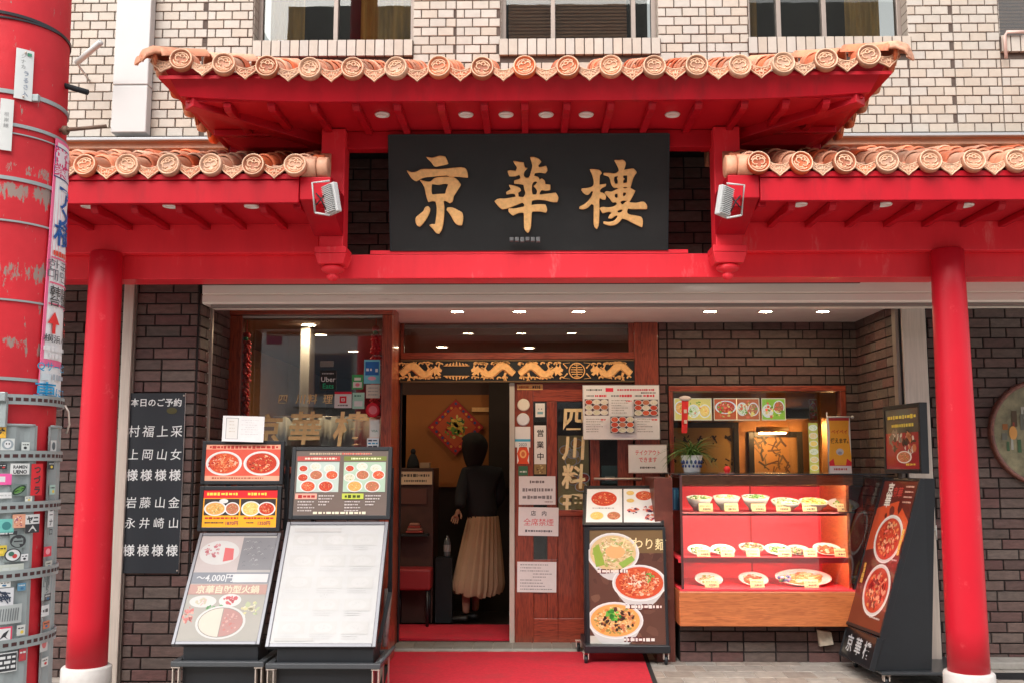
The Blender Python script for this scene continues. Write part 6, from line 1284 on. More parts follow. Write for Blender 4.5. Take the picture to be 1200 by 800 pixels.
def yellowplates(p, w, h):
    R_ = rgp; p.rect(-w / 2, -h / 2, w / 2, h / 2, C((248, 170, 40))); p.rect(-w / 2, h * .28, w / 2, h / 2, C((222, 40, 45))); p.dashes(-w * .45, -w * .04, h * .39, h * .08, C((250, 220, 90)), R_, .018); p.dashes(w * .1, w * .38, h * .39, h * .08, C((250, 220, 90)), R_, .018)
    p.rect(-w * .48, -h * .18, -w * .01, h * .26, (.04, .03, .03)); p.rect(w * .01, -h * .18, w * .48, h * .26, (.04, .03, .03)); p.bowl(-w * .33, 0, w * .15, h * .19, 'orange', R_); p.bowl(-w * .1, .0, w * .1, h * .17, 'brown', R_); p.bowl(w * .15, .0, w * .13, h * .2, 'yellow', R_); p.bowl(w * .36, .0, w * .12, h * .18, 'red', R_)
    p.ell(-w * .22, h * .2, w * .06, h * .06, (.7, .7, .68)); p.dashes(-w * .46, w * .0, -h * .25, h * .05, C((190, 40, 40)), R_, .015); p.dashes(w * .06, w * .46, -h * .25, h * .05, C((190, 40, 40)), R_, .015)
    p.dashes(-w * .46, -w * .2, -h * .37, h * .04, C((90, 70, 60)), R_, .01); p.text('1870円', -w * .1, -h * .38, h * .12, C((120, 20, 90)), .01); p.dashes(w * .1, w * .2, -h * .37, h * .04, C((90, 70, 60)), R_, .01); p.text('1350円', w * .33, -h * .38, h * .12, C((120, 20, 90)), .01)
def lunch(p, w, h):
    R_ = rgp; p.rect(-w / 2, -h / 2, w / 2, h / 2, C((112, 98, 90))); p.dashes(-w * .35, w * .32, h * .45, h * .03, C((200, 180, 150)), R_, .012); p.dashes(w * .0, w * .3, h * .45, h * .03, C((220, 100, 90)), R_, .012)
    p.rect(-w * .48, h * .34, -w * .02, h * .41, C((190, 80, 70))); p.dashes(-w * .4, -w * .05, h * .375, h * .03, C((235, 220, 200)), R_, .012); p.rect(w * .02, h * .34, w * .48, h * .41, C((120, 130, 60))); p.dashes(w * .1, w * .42, h * .375, h * .03, C((225, 230, 180)), R_, .012)
    for sx, bgc in ((-1, C((190, 205, 195))), (1, C((175, 200, 175)))):
        cx = sx * w * .25; p.rect(cx - w * .225, -h * .14, cx + w * .225, h * .32, bgc)
        for (a, b, k, r) in ((-.16, .22, 'red', .05), (-.03, .25, 'white', .06), (.12, .22, 'white', .06), (-.02, .12, 'brown', .075), (.15, .12, 'redsoup', .07), (-.16, .08, 'red' if sx < 0 else 'green', .06), (-.1, -.055, 'redsoup' if sx < 0 else 'orange', .085), (.09, -.055, 'red' if sx < 0 else 'brown', .085)): p.bowl(cx + w * a, h * b, w * r, h * r * 1.05, k, R_, detail=.5)
        p.rect(cx - w * .23, -h * .25, cx - w * .0, -h * .165, C((240, 170, 150)) if sx < 0 else C((190, 200, 80))); p.text('1,100円' if False else '', 0, 0, .01, (0, 0, 0)) if False else None
        p.dashes(cx - w * .2, cx - w * .02, -h * .21, h * .05, C((170, 30, 30)) if sx < 0 else C((60, 70, 20)), R_, .02)
        for i in range(4): p.dashes(cx - w * .2, cx - w * (.02 + .03 * (i % 2)), -h * (.29 + .045 * i), h * .02, C((205, 195, 190)), R_, .012)
        for i in range(4): p.dashes(cx + w * .02, cx + w * (.2 - .03 * i), -h * (.2 + .045 * i), h * .02, C((215, 205, 200)), R_, .012)
    p.dashes(-w * .28, w * .3, -h * .46, h * .04, C((235, 225, 200)), R_, .02)
def glare_print(p, w, h):  # near-white print; sky glare on the tilted sheet put into its colours
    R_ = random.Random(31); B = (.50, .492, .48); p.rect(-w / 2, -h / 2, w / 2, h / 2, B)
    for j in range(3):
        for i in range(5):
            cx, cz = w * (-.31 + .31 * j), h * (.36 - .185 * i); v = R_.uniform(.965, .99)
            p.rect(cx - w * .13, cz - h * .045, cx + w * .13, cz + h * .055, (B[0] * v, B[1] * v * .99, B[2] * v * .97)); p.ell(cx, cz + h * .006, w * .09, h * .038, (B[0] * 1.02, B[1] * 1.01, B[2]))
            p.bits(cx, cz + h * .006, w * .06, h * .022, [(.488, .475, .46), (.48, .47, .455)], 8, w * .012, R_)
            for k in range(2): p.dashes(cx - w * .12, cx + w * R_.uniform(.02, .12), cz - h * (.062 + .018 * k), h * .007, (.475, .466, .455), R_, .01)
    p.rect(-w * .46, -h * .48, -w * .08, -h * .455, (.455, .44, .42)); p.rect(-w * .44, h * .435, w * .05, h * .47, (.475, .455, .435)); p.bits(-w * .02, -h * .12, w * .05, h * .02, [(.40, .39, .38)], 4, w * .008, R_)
def stand(lab, low, mids, ybase, cast, slip=None):
    t = thing('poster_stand', lab, 'poster stand', (low['c'][3][0], ybase, 0), group='wheeled poster stands')
    panel(t, 'lower', low['c'], low.get('m', ALF), low.get('fw', .022), low['d'], dim=low.get('dim', 1))
    for i, mdl in enumerate(mids): panel(t, 'upper', mdl['c'], mdl.get('m', BLACK), mdl.get('fw', .03), mdl['d'])
    return t
def quad(TL, TR, BR, BL, yt, yb): return [A(*TL, yt), A(*TR, yt), A(*BR, yb), A(*BL, yb)]
# left stand
yt, yb = 6.52, 6.06
cL = quad((233, 624), (329, 624), (305, 755), (202, 755), yt, yb)
ts = stand('poster stand leaning back at the left, with hot pot poster and two food photos above', dict(c=cL, d=hotpot, dim=.54), [dict(c=quad((238, 516), (334, 516), (331, 567), (235, 567), 6.585, 6.56), d=redplates, fw=.024), dict(c=quad((235, 569), (331, 569), (327, 622), (231, 622), 6.56, 6.53), d=yellowplates, fw=.026)], 6.3, None)
def base(t, x0, x1, yf, yr, zt, zpanel_bot, lean_top):
    m = MB(); m.box(x0, yf, zt - .03, x1, yf + .04, zt); m.box(x0, yf + .04, zt - .03, x0 + .04, yr, zt); m.box(x1 - .04, yf + .04, zt - .03, x1, yr, zt); m.box(x0, yr, zt - .03, x1, yr + .04, zt); m.part('base_frame', pm('grey_black_steel', (.06, .065, .07), .4), t, bev=.004)
    m = MB(); m.box(x0 + .05, yf + .06, .06, x1 - .05, yf + .30, zpanel_bot - .01); m.part('weight_box', BLACK, t, bev=.006)
    for x in (x0 + .03, x1 - .03):
        for y in (yf + .02, yr + .02): caster(t, x, y, .038, zt - .032)
    m = MB()
    for x in (x0 + .07, x1 - .09): m.hexa([(x, yr - .04, zt), (x + .025, yr - .04, zt), (x + .025, yr, zt), (x, yr, zt), (x + .04, yr + .20, .62), (x + .065, yr + .20, .62), (x + .065, yr + .225, .62), (x + .04, yr + .225, .62)]); m.box(x + .04, yr + .205, .62, x + .065, yr + .23, lean_top[2] - .1)
    m.part('back_strut', BLACK, t)
zL = AZ(755, yb)
base(ts, AX(200, 775, 6.02), AX(309, 775, 6.02), 6.02, 6.42, AZ(776, 6.02), zL, (0, 6.62, AZ(520, 6.6)))
yt2, yb2 = 6.52, 6.04
cM = quad((337, 611), (455, 611), (441, 758), (310, 758), yt2, yb2)
ts2 = stand('poster stand with a nearly white faded sheet below a brown lunch set poster', dict(c=cM, d=glare_print, fw=.024, dim=.80), [dict(c=quad((343, 523), (460, 523), (457, 608), (338, 608), 6.60, 6.53), d=lunch, fw=.026)], 6.3, None)
base(ts2, AX(311, 778, 6.0), AX(446, 778, 6.0), 6.0, 6.42, AZ(778, 6.0), AZ(758, yb2), (0, 6.62, AZ(530, 6.6)))
m = MB(); a = A(446, 775, 6.05); b = A(457, 764, 6.5); m.tube([(a.x, 6.05, a.z), (a.x + .03, 6.4, a.z + .02), (b.x, 6.6, b.z)], .012); m.part('side_arm', MATS['grey_black_steel'], ts2)
# paper clipped on top of the left stand
def clip(p, w, h):
    p.rect(-w / 2, -h / 2, w / 2, h / 2, (.80, .79, .78)); p.rect(-w * .42, -h * .40, -w * .12, h * .42, (.35, .35, .35)); p.rect(-w * .405, -h * .385, -w * .135, h * .40, (.76, .74, .70))
    for i in range(7): p.dashes(w * -.05 + w * .1 * (i % 2), w * .36 - w * .1 * (i % 2), h * (.34 - i * .09), h * .02, (.6, .58, .58), rgp, .012)
    for i in range(4): p.dashes(-w * .34, -w * .2, h * (.28 - i * .13), h * .02, (.5, .4, .3), rgp, .01)
card('menu_card', 'white menu card clipped on top of the left poster stand', 'menu card', 285, 502, 49, 30, 6.545, clip, rot=R(1.5))
# middle board by the door
def chin(p, w, h):
    R_ = rgp; p.rect(-w / 2, -h / 2, w / 2, h / 2, C((95, 60, 48)))
    p.bits(0, 0, w * .6, h * .5, [C((108, 72, 58)), C((84, 52, 42)), C((120, 84, 66))], 36, w * .10, R_)
    p.rect(-w / 2, h * .30, w / 2, h / 2, C((120, 95, 62))); p.rect(-w / 2, -h / 2, w * .0, -h * .40, C((205, 198, 185)))
    p.bowl(-w * .17, h * .30, w * .35, h * .175, 'clear', R_, bowlside=h * .06, rim=.12, detail=2.2); p.poly([(-w * .44, h * .34), (-w * .36, h * .38), (-w * .28, h * .2), (-w * .4, h * .18)], C((150, 175, 70))); p.poly([(-w * .1, h * .21), (w * .08, h * .28), (w * .12, h * .24), (-w * .04, h * .17)], C((150, 180, 80))); p.ell(-w * .14, h * .31, w * .13, h * .055, C((238, 180, 120)))
    p.bowl(w * .17, h * .045, w * .36, h * .155, 'redsoup', R_, bowlside=h * .07, rim=.12, detail=2.2); p.bits(w * .14, h * .06, w * .13, h * .05, [C((240, 225, 205)), C((225, 190, 160)), C((190, 80, 50))], 30, w * .03, R_); p.bits(w * .29, h * .09, w * .08, h * .04, [C((90, 150, 60)), C((130, 180, 90))], 16, w * .022, R_)
    p.bowl(-w * .16, -h * .27, w * .37, h * .155, 'orange', R_, bowlside=h * .09, rim=.12, detail=2.2); p.bits(-w * .16, -h * .27, w * .28, h * .1, [C((90, 50, 35)), C((230, 180, 130)), C((200, 120, 80)), C((60, 35, 28))], 80, w * .03, R_); p.bits(-w * .18, -h * .23, w * .1, h * .05, [C((80, 170, 60)), C((120, 200, 80)), C((60, 140, 50))], 30, w * .03, R_)
    p.text('こだわり麺', w * .16, h * .385, w * .16, C((245, 225, 170)), .01, sx=.95, rot=-.06)
    for x, z, k in ((-.18, .145, .2), (.22, -.155, .24), (.15, -.43, .2)): p.dashes(w * (x - k), w * (x + k), h * z, w * .07, C((95, 25, 25)), R_, .026); p.dashes(w * (x - k), w * (x + k), h * z, w * .045, C((240, 225, 215)), R_, .02)
def twosheet(p, w, h):
    R_ = rgp; p.rect(-w / 2, -h / 2, w / 2, h / 2, C((60, 60, 62))); 
    p.rect(-w * .48, -h * .45, -w * .01, h * .45, (.78, .77, .75)); p.rect(w * .01, -h * .45, w * .48, h * .45, (.78, .77, .75))
    p.bowl(-w * .25, h * .18, w * .17, h * .2, 'red', R_, rim=.0); p.bowl(-w * .34, -h * .28, w * .1, h * .12, 'yellow', R_); p.bowl(-w * .12, -h * .28, w * .1, h * .12, 'brown', R_); p.dashes(-w * .4, -w * .1, -h * .08, h * .03, (.35, .3, .3), R_, .012)
    p.bowl(w * .28, h * .26, w * .12, h * .14, 'redsoup', R_, rim=.1); p.bowl(w * .1, h * .33, w * .06, h * .07, 'yellow', R_); p.bowl(w * .1, h * .12, w * .06, h * .06, 'yellow', R_)
    for a, b in ((.14, -.15), (.34, -.1), (.36, -.33)): p.bits(w * a, h * b, w * .08, h * .09, [C((205, 90, 90)), C((220, 140, 120)), C((90, 50, 80)), C((225, 120, 90))], 26, w * .025, R_)
ymb = 7.50
cC = [A(686, 617, 7.62), A(781, 617, 7.56), A(783, 762, 7.50), A(688, 762, 7.54)]
tm_ = thing('poster_stand', 'poster stand by the door with three noodle bowls and two small dish sheets on top', 'poster stand', (A(735, 770, 7.5).x, 7.5, 0), group='wheeled poster stands')
panel(tm_, 'lower', cC, BLACK, .022, chin, depth=.05)
panel(tm_, 'upper', [A(682, 569, 7.98), A(771, 569, 7.92), A(783, 615, 7.56), A(685, 615, 7.62)], BLACK, .016, twosheet, depth=.02)
p0, p1 = A(685, 765, 7.5), A(785, 765, 7.5); zz = .085
m = MB(); m.box(p0.x, 7.46, zz, p1.x, 7.55, zz + .055); m.box(p0.x - .005, 7.55, zz + .006, p0.x + .04, 8.0, zz + .05); m.box(p1.x - .035, 7.55, zz + .006, p1.x + .005, 8.0, zz + .05); m.part('base', BLACK, tm_, bev=.006)
m = MB(); a = A(783, 617, 7.56); m.box(p0.x + .01, 7.60, zz + .05, p0.x + .05, 7.64, AZ(617, 7.62)); m.box(p1.x - .05, 7.60, zz + .05, p1.x - .01, 7.64, AZ(617, 7.6)); m.box(p0.x + .02, 7.9, zz + .05, p0.x + .05, 7.94, AZ(572, 7.92) - .03); m.box(p1.x - .05, 7.9, zz + .05, p1.x - .02, 7.94, AZ(572, 7.92) - .03); m.part('upright', BLACK, tm_)
for x, y in ((p0.x + .01, 7.49), (p1.x - .03, 7.49), (p0.x - .02, 7.98), (p1.x - .0, 7.98)): caster(tm_, x, y, .034, zz + .004)
# leaning stand at the right, facing left
xbt, xtp = 2.31, 2.70; yn, yf_ = 6.80, 7.42; zbt, ztp = .10, AZ(560, 6.86)
tr_ = thing('poster_stand', 'leaning black poster stand with two red dish photos at the right, near the column', 'poster stand', (2.55, 7.1, 0), group='wheeled poster stands')
TLq, TRq, BRq, BLq = A(1033, 559, yf_ + .03), A(1082, 560, yn + .06), A(1019, 785, yn), A(984, 766, yf_)
xbf, xtf = BLq.x, TLq.x
mid = .17
def lerp(a, b, t): return a + (b - a) * t
def chili(p, w, h):
    R_ = rgp; p.rect(-w / 2, -h / 2, w / 2, h / 2, C((105, 40, 30))); p.poly([(-w * .5, h * .30), (w * .1, h * .36), (w * .5, h * .22), (w * .5, h * .10), (-w * .5, -h * .0)], C((215, 85, 45))); p.bits(0, 0, w * .5, h * .5, [C((95, 34, 26)), C((120, 50, 38))], 20, w * .08, R_)
    p.bowl(w * .06, h * .10, w * .38, h * .165, 'red', R_, rim=.14, detail=1.6); p.bowl(w * .10, -h * .245, w * .36, h * .175, 'red', R_, rim=.14, detail=1.6); p.bits(w * .1, -h * .245, w * .26, h * .12, [C((200, 60, 50)), C((150, 30, 30)), C((225, 160, 130)), C((120, 20, 20))], 60, w * .045, R_)
    p.vtext('京華', -w * .22, h * .44, w * .18, C((240, 235, 225)), .02, .85); p.text('京華', w * .0, h * .42, w * .14, C((205, 70, 60)), .01, slant=.1); 
    for i in range(4): p.dashes(w * .2, w * .42, h * (.46 - i * .035), h * .012, C((235, 190, 170)), R_, .012)
    [p.rect(w * (.42 - RG.uniform(.02, .045)), h * (.16 - .035 * i) - w * .03, w * (.42 + RG.uniform(.02, .045)), h * (.16 - .035 * i) + w * .03, C((245, 190, 90))) for i in range(5)]; [p.rect(w * (-.38 - RG.uniform(.02, .045)), h * (-.1 - .035 * i) - w * .03, w * (-.38 + RG.uniform(.02, .045)), h * (-.1 - .035 * i) + w * .03, C((245, 190, 90))) for i in range(4)]
    p.dashes(w * .2, w * .44, -h * .03, h * .012, (.7, .65, .6), R_, .01); p.dashes(w * .1, w * .4, -h * .42, h * .012, (.7, .65, .6), R_, .01)
panel(tr_, 'main', [TLq, TRq, lerp(BRq, TRq, mid), lerp(BLq, TLq, mid)], BLACK, .022, chili, depth=.035)
def shopn(p, w, h):
    p.rect(-w / 2, -h / 2, w / 2, h / 2, (.012, .014, .017)); 
    for i, ch in enumerate('京華樓'): p.text(ch, w * (-.28 + .28 * i), 0, h * .62, (.62, .64, .66), .015)
panel(tr_, 'lower', [lerp(BLq, TLq, mid - .004), lerp(BRq, TRq, mid - .004), BRq, BLq], BLACK, .01, shopn, depth=.035)
m = MB(); xs_ = 2.645; m.prism([(BRq.x + .012, yn + .01, zbt), (xs_, yn + .05, zbt), (xtp + .03, yn + .055, ztp), (TRq.x + .004, yn + .055, ztp)], (0, .015, 0)); m.part('side_panel', BLACK, tr_)
m = MB(); m.prism([(xbf + .03, yf_ + .0, zbt), (xs_, yf_ - .03, zbt), (xtf + .03, yf_ + .01, ztp), (xtf + .005, yf_ + .01, ztp)], (0, -.015, 0)); m.part('side_panel', BLACK, tr_)
m = MB(); m.hexa([(xs_ - .015, yn + .07, zbt), (xs_, yn + .07, zbt), (xs_, yf_ - .05, zbt), (xs_ - .015, yf_ - .05, zbt), (xtp + .015, yn + .08, ztp), (xtp + .03, yn + .08, ztp), (xtf + .03, yf_ - .01, ztp), (xtf + .015, yf_ - .01, ztp)]); m.part('back_panel', BLACK, tr_)
m = MB(); m.box(xbt - .02, yn - .03, .078, 2.92, yf_ + .04, .098); m.part('base_plate', pm('base_black', (.03, .033, .036), .35), tr_, bev=.005)
for x, y in ((xbt + .02, yn + .01), (2.86, yn + .01), (xbt + .02, yf_ + .0), (2.86, yf_)): caster(tr_, x, y, .03, .078)
pz0, pz1 = AZ(553, 6.87), AZ(471, 6.87)
def redpost(p, w, h):
    R_ = rgp; p.rect(-w / 2, -h / 2, w / 2, h / 2, C((150, 40, 45))); p.rect(-w / 2, h * .1, w / 2, h / 2, C((70, 70, 62))); p.dashes(-w * .42, w * .42, h * .36, h * .07, C((215, 195, 60)), R_, .03); p.dashes(-w * .3, w * .36, h * .22, h * .06, C((205, 190, 70)), R_, .025)
    p.bits(-w * .2, h * .0, w * .2, h * .18, [C((190, 190, 180)), C((60, 60, 58)), C((120, 115, 105))], 34, w * .06, R_); p.bits(w * .2, -h * .1, w * .2, h * .2, [C((200, 195, 185)), C((90, 40, 40)), C((40, 40, 40)), C((190, 120, 80))], 34, w * .06, R_); p.bowl(w * .05, -h * .3, w * .22, h * .1, 'brown', R_); p.dashes(w * .1, w * .4, -h * .42, h * .04, C((225, 190, 80)), R_, .02)
panel(tr_, 'upper', [A(1035, 476, 7.44), A(1078, 471, 6.87), A(1081, 554, 6.87), A(1037, 554, 7.44)], BLACK, .03, redpost, depth=.05)
t = thing('tie_wire', 'thin pale wire tied from the leaning poster stand to the steel post', 'wire', A(1085, 612, 6.95))
a = A(1073, 609, 6.87); b = A(1097, 620, 7.22); m = MB(); pts = [(a.x + (b.x - a.x) * f, a.y + (b.y - a.y) * f, a.z + (b.z - a.z) * f - .03 * math.sin(math.pi * f)) for f in (0, .2, .4, .6, .8, 1)]; m.tube(pts, .004, 6); m.tube([(b.x, b.y, b.z + .03), (b.x, b.y, b.z - .07)], .005, 6); m.part('wire', pm('pale_cord', (.7, .68, .62), .6), t)
# ------------------------------------------------------------------ utility pole in the foreground
PX, PY = -1.80, 3.30
pang = math.atan2(PX, PY)                      # direction to the camera
prad = lambda z: .2015 - (z - 2.3) * .0145
POLEM = pm('weathered_red_paint', (.56, .020, .030), .55, spec=.3, var=.16, scale=4, bump=.3, bscale=40, dirt=((.40, .22, .18), 34, .66, .72))
# bands of worn paint where straps once sat
n_ = POLEM.node_tree; b_ = n_.nodes['Principled BSDF']; cur = b_.inputs['Base Color'].links[0].from_socket
geo = n_.nodes.new('ShaderNodeNewGeometry'); sp_ = n_.nodes.new('ShaderNodeSeparateXYZ'); n_.links.new(geo.outputs['Position'], sp_.inputs[0])
mpz = n_.nodes.new('ShaderNodeMapping'); mpz.inputs['Scale'].default_value = (1, 1, .28); n_.links.new(geo.outputs['Position'], mpz.inputs[0])
tn = n_.nodes.new('ShaderNodeTexNoise'); tn.inputs['Scale'].default_value = 34; tn.inputs['Detail'].default_value = 9; tn.inputs['Roughness'].default_value = .75; n_.links.new(mpz.outputs[0], tn.inputs['Vector'])
cr = n_.nodes.new('ShaderNodeValToRGB'); cr.color_ramp.elements.remove(cr.color_ramp.elements[0]); cr.color_ramp.elements[0].position = 0; cr.color_ramp.elements[0].color = (0, 0, 0, 1)
zr = n_.nodes.new('ShaderNodeMapRange'); zr.inputs[1].default_value = 1.4; zr.inputs[2].default_value = 3.4; n_.links.new(sp_.outputs['Z'], zr.inputs[0]); n_.links.new(zr.outputs[0], cr.inputs[0])
def zpos(py): return (AZ(py, 3.1, 30) - 1.4) / 2.0
for pa, pb, v in ((205, 230, .85), (186, 200, .5), (300, 325, .6), (390, 410, .55), (150, 165, .3), (90, 110, .12)):
    c0 = zpos((pa + pb) / 2)
    for q, vv in ((zpos(pb) - .008, 0), (c0 - .006, v), (c0 + .006, v), (zpos(pa) + .008, 0)):
        if 0 < q < 1: e_ = cr.color_ramp.elements.new(q); e_.color = (vv, vv, vv, 1)
ad_ = n_.nodes.new('ShaderNodeMath'); ad_.operation = 'MULTIPLY_ADD'; ad_.inputs[1].default_value = .22; n_.links.new(cr.outputs[0], ad_.inputs[0]); n_.links.new(tn.outputs[0], ad_.inputs[2])
mr_ = n_.nodes.new('ShaderNodeMapRange'); mr_.inputs[1].default_value = .635; mr_.inputs[2].default_value = .655; n_.links.new(ad_.outputs[0], mr_.inputs[0])
mx_ = n_.nodes.new('ShaderNodeMix'); mx_.data_type = 'RGBA'; mx_.inputs[7].default_value = (.30, .22, .19, 1); n_.links.new(mr_.outputs[0], mx_.inputs[0]); n_.links.new(cur, mx_.inputs[6]); n_.links.new(mx_.outputs[2], b_.inputs['Base Color'])
pole = thing('utility_pole', 'big scuffed red utility pole in the left foreground, clad in grey guards below', 'pole', (PX, PY, 0))
m = MB(); m.lathe([(prad(z), z) for z in [i * .5 for i in range(-1, 19)]], 56, PX, PY, 0); m.part('shaft', POLEM, pole)
def pw(th, z, r): a = -math.pi / 2 - pang + th; return (PX + r * math.cos(a), PY + r * math.sin(a), z)
def zat(py): return AZ(py, 3.12, 40)
def bandm(py, w, rr=.006, mat=GALV, bolts=True, nm='steel_band', sag=0, a0=-2.6, a1=2.6):
    z = zat(py); m = MB(); n = 60; vs = []
    for i in range(n + 1):
        th = a0 + (a1 - a0) * i / n; zz = z + sag * th; vs += [pw(th, zz - w / 2, prad(z) + .001), pw(th, zz - w / 2, prad(z) + rr), pw(th, zz + w / 2, prad(z) + rr), pw(th, zz + w / 2, prad(z) + .001)]
    m.add(vs, [(4 * i + j, 4 * i + j + 1, 4 * i + 5 + j, 4 * i + 4 + j) for i in range(n) for j in range(3)]); m.part(nm, mat, pole)
for py, w, sg in ((15, .010, -.01), (20, .006, .004), (106, .014, .0), (144, .011, .0), (154, .004, .0), (207, .012, -.003), (257, .006, .0), (350, .006, 0), (442, .010, -.002)):
    bandm(py, w, .005, GALV if py > 30 else BLACK, sag=sg)
m = MB(); z = zat(108); a = pw(.42, z, prad(z) + .008); m.box(a[0] - .016, a[1] - .006, z - .012, a[0] + .016, a[1] + .01, z + .012); m.part('band_clasp', GALV, pole, bev=.002)
m = MB(); z = zat(133); a = pw(1.05, z, prad(z) - .02); m.tube([a, (a[0] + .19, a[1] - .03, a[2] + .005)], .007, 8); m.lathe([(.001, -.008), (.016, -.008), (.016, .008), (.001, .008)], 6, a[0] + .04, a[1] - .005, a[2], axis='x'); m.part('step_bolt', pm('rusty_bolt', (.16, .09, .06), .7, var=.3, scale=30), pole)
m = MB(); z = zat(72); a = pw(1.2, z, prad(z) - .02); m.tube([a, (a[0] + .10, a[1], a[2] - .03)], .010, 8); m.part('step_bolt', BLACKM, pole)
def onpole(name, th0, th1, z0, z1, draw, base_col, rr=.012, corner=0, thick=.004, parent=None, border=None, mat=None, skew=0):
    zc = (z0 + z1) / 2; rc = prad(zc) + rr; w = (th1 - th0) * rc; h = z1 - z0
    def wp(x, z, y): zz = zc + z; r = prad(zz) + rr; return pw((th0 + th1) / 2 + x / rc + skew * z, zz, r + y)
    m = MB(); n = 20; vs = []
    for i in range(n + 1):
        x = -w / 2 + w * i / n
        for z, y in ((-h / 2, -thick), (-h / 2, 0), (h / 2, 0), (h / 2, -thick)): vs.append(wp(x, z, y))
    m.add(vs, [(4 * i + j, 4 * i + (j + 1) % 4, 4 * i + 4 + (j + 1) % 4, 4 * i + 4 + j) for i in range(n) for j in range(4)] + [(0, 1, 2, 3), (4 * n, 4 * n + 3, 4 * n + 2, 4 * n + 1)], col=base_col)
    o = m.part(name, mat or PRINT, pole); pr = Print(warp=wp, step=.0003, sub=14); draw(pr, w, h)
    if pr.mb.v: m2 = pr.mb.part('print', PRINT, o, fix=False)
    return o
# small white plates at upper left
def plate1(p, w, h):
    p.vtext('ジナカ', -w * .1, h * .36, w * .30, (.25, .25, .25), .0, 1.1); p.vtext('ラるさ入', w * .08, h * .02, w * .36, (.15, .2, .3), .0, 1.15); p.rect(w * .12, h * .38, w * .36, h * .44, C((70, 140, 110)))
onpole('number_plate', .11, .38, zat(113), zat(54), plate1, (.66, .67, .66), .010)
def plate2(p, w, h): p.vtext('根岸線', 0, h * .2, w * .4, (.3, .3, .3), 0, 1.2)
onpole('number_plate', -.07, .12, zat(176), zat(116), plate2, (.62, .62, .60), .010)
m = MB(); 
for th, py in ((.245, 58), (.245, 110)): a = pw(th, zat(py), prad(zat(py)) + .014); m.ball(a, .004, .004, .004, 8, 6)
m.part('plate_rivets', STEEL, pole)
# pink-edged street sign wrapped round the pole
zs0, zs1_ = zat(463), zat(146)
PINK = C((235, 110, 150)); WS = (.80, .79, .79)
def strip_sign(p, w, h):
    f = lambda py: -h / 2 + (zat(py) - zs0)
    p.rect(-w / 2, -h / 2, w / 2, h / 2, PINK); p.rect(-w / 2 + .010, f(415), w / 2 - .004, h / 2 - .012, WS); p.rect(-w / 2, -h / 2, w / 2, f(424) - .0, WS)
    x = -w * .30
    T0 = p.text
    p.text = lambda t, tx, tz, th, c, bo=0, sx=1, **k: T0(t, x + (tx - x) * 1.25, tz, th * .82, c, min(bo, .012), 'c', sx * 1.75)
    p.rect(x - .052, f(193), x + .10, f(155), C((40, 50, 110))); p.rect(x - .048, f(191.5), x + .096, f(156.5), (.76, .66, .70)); p.text('営', x - .012, f(165), .07, C((215, 50, 110)), .02); p.text('業', x - .012, f(183), .06, C((215, 50, 110)), .02); p.text('中', x + .05, f(174), .09, C((215, 50, 110)), .02)
    for ch, py in (('ア', 214), ('メ', 236), ('横', 259)): p.text(ch, x + .035, f(py), .115, C((25, 90, 160)), .025)
    p.dashes(x - .03, x + .08, f(285), .022, C((225, 80, 60)), RG, .014)
    for py in (291, 322, 348): p.rect(-w / 2 + .010, f(py + 1), w / 2 - .006, f(py - 1), C((225, 100, 130)))
    p.text('한국어', x + .03, f(300), .05, (.12, .12, .14), .0); p.text('대만어', x + .03, f(312), .05, (.12, .12, .14), .0)
    p.text('韩国', x + .02, f(332), .046, (.05, .05, .05), .02); p.text('台湾', x + .02, f(344), .046, (.05, .05, .05), .02)
    c = x - .005; a = f(384); b = f(372); t_ = f(357); p.poly([(c - .009, a), (c + .009, a), (c + .009, b), (c + .034, b), (c, t_), (c - .034, b), (c - .009, b)], C((225, 50, 50))); [T0(c_, x + .085, f(364 + 8 * i_), .03, C((215, 60, 60)), 0, 'c', 1.6) for i_, c_ in enumerate('ここを')]
    p.text('横浜バス', x + .03, f(390), .032, (.06, .06, .07), .01)
    p.dashes(x - .05, x + .08, f(402), .02, WS, RG, .014); p.dashes(x - .02, x + .06, f(410.5), .018, WS, RG, .014)
    p.text('Qサービス', x + .02, f(419.5) - .012, .040, C((40, 150, 190)), .012, sx=.7); p.rect(x - .05, f(441), x - .01, f(433), C((205, 215, 220))); p.dashes(x, x + .08, f(436.5), .02, (.4, .45, .5), RG, .016)
    p.text('車', x - .022, f(454), .075, C((30, 155, 205)), .02); p.text('にて', x + .055, f(455), .04, C((30, 155, 205)), .01)
onpole('street_sign', .80, 1.95, zs0, zs1_, strip_sign, PINK, .010, skew=.17)
# grey corrugated guard with straps
zg1 = zat(497); GREY = pm('guard_grey', (.30, .335, .335), .5, var=.08, scale=6, dirt=((.18, .19, .19), 9, .62, .8))
m = MB(); n = 72; prof = []
a0, a1 = -2.2, 2.7
for zz, k in ((-.3, 0), (zg1, 0)):
    for i in range(n + 1):
        th = a0 + (a1 - a0) * i / n; r = prad(zz) + .014 + .004 * math.sin(th * 22); prof.append(pw(th, zz, r))
gap = lambda i: .70 < a0 + (a1 - a0) * (i + .5) / n < .99
m.add(prof, [(i, i + 1, n + 2 + i, n + 1 + i) for i in range(n) if not gap(i)]); o = m.part('guard_sheet', GREY, pole); q = o.modifiers.new('s', 'SOLIDIFY'); q.thickness = .006; q.offset = -1
m = MB()
for i in range(40): th = a0 + (a1 - a0) * i / 39; 
m.tube([pw(-.8 + 2.2 * i / 30, zg1, prad(zg1) + .016) for i in range(31) if -.8 + 2.2 * i / 30 < .70], .005, 6); m.tube([pw(1.0 + 1.1 * i / 20, zg1, prad(zg1) + .016) for i in range(21)], .005, 6); m.part('guard_lip', GREY, pole)
HOLE = pm('strap_hole', (.06, .02, .02), .7)
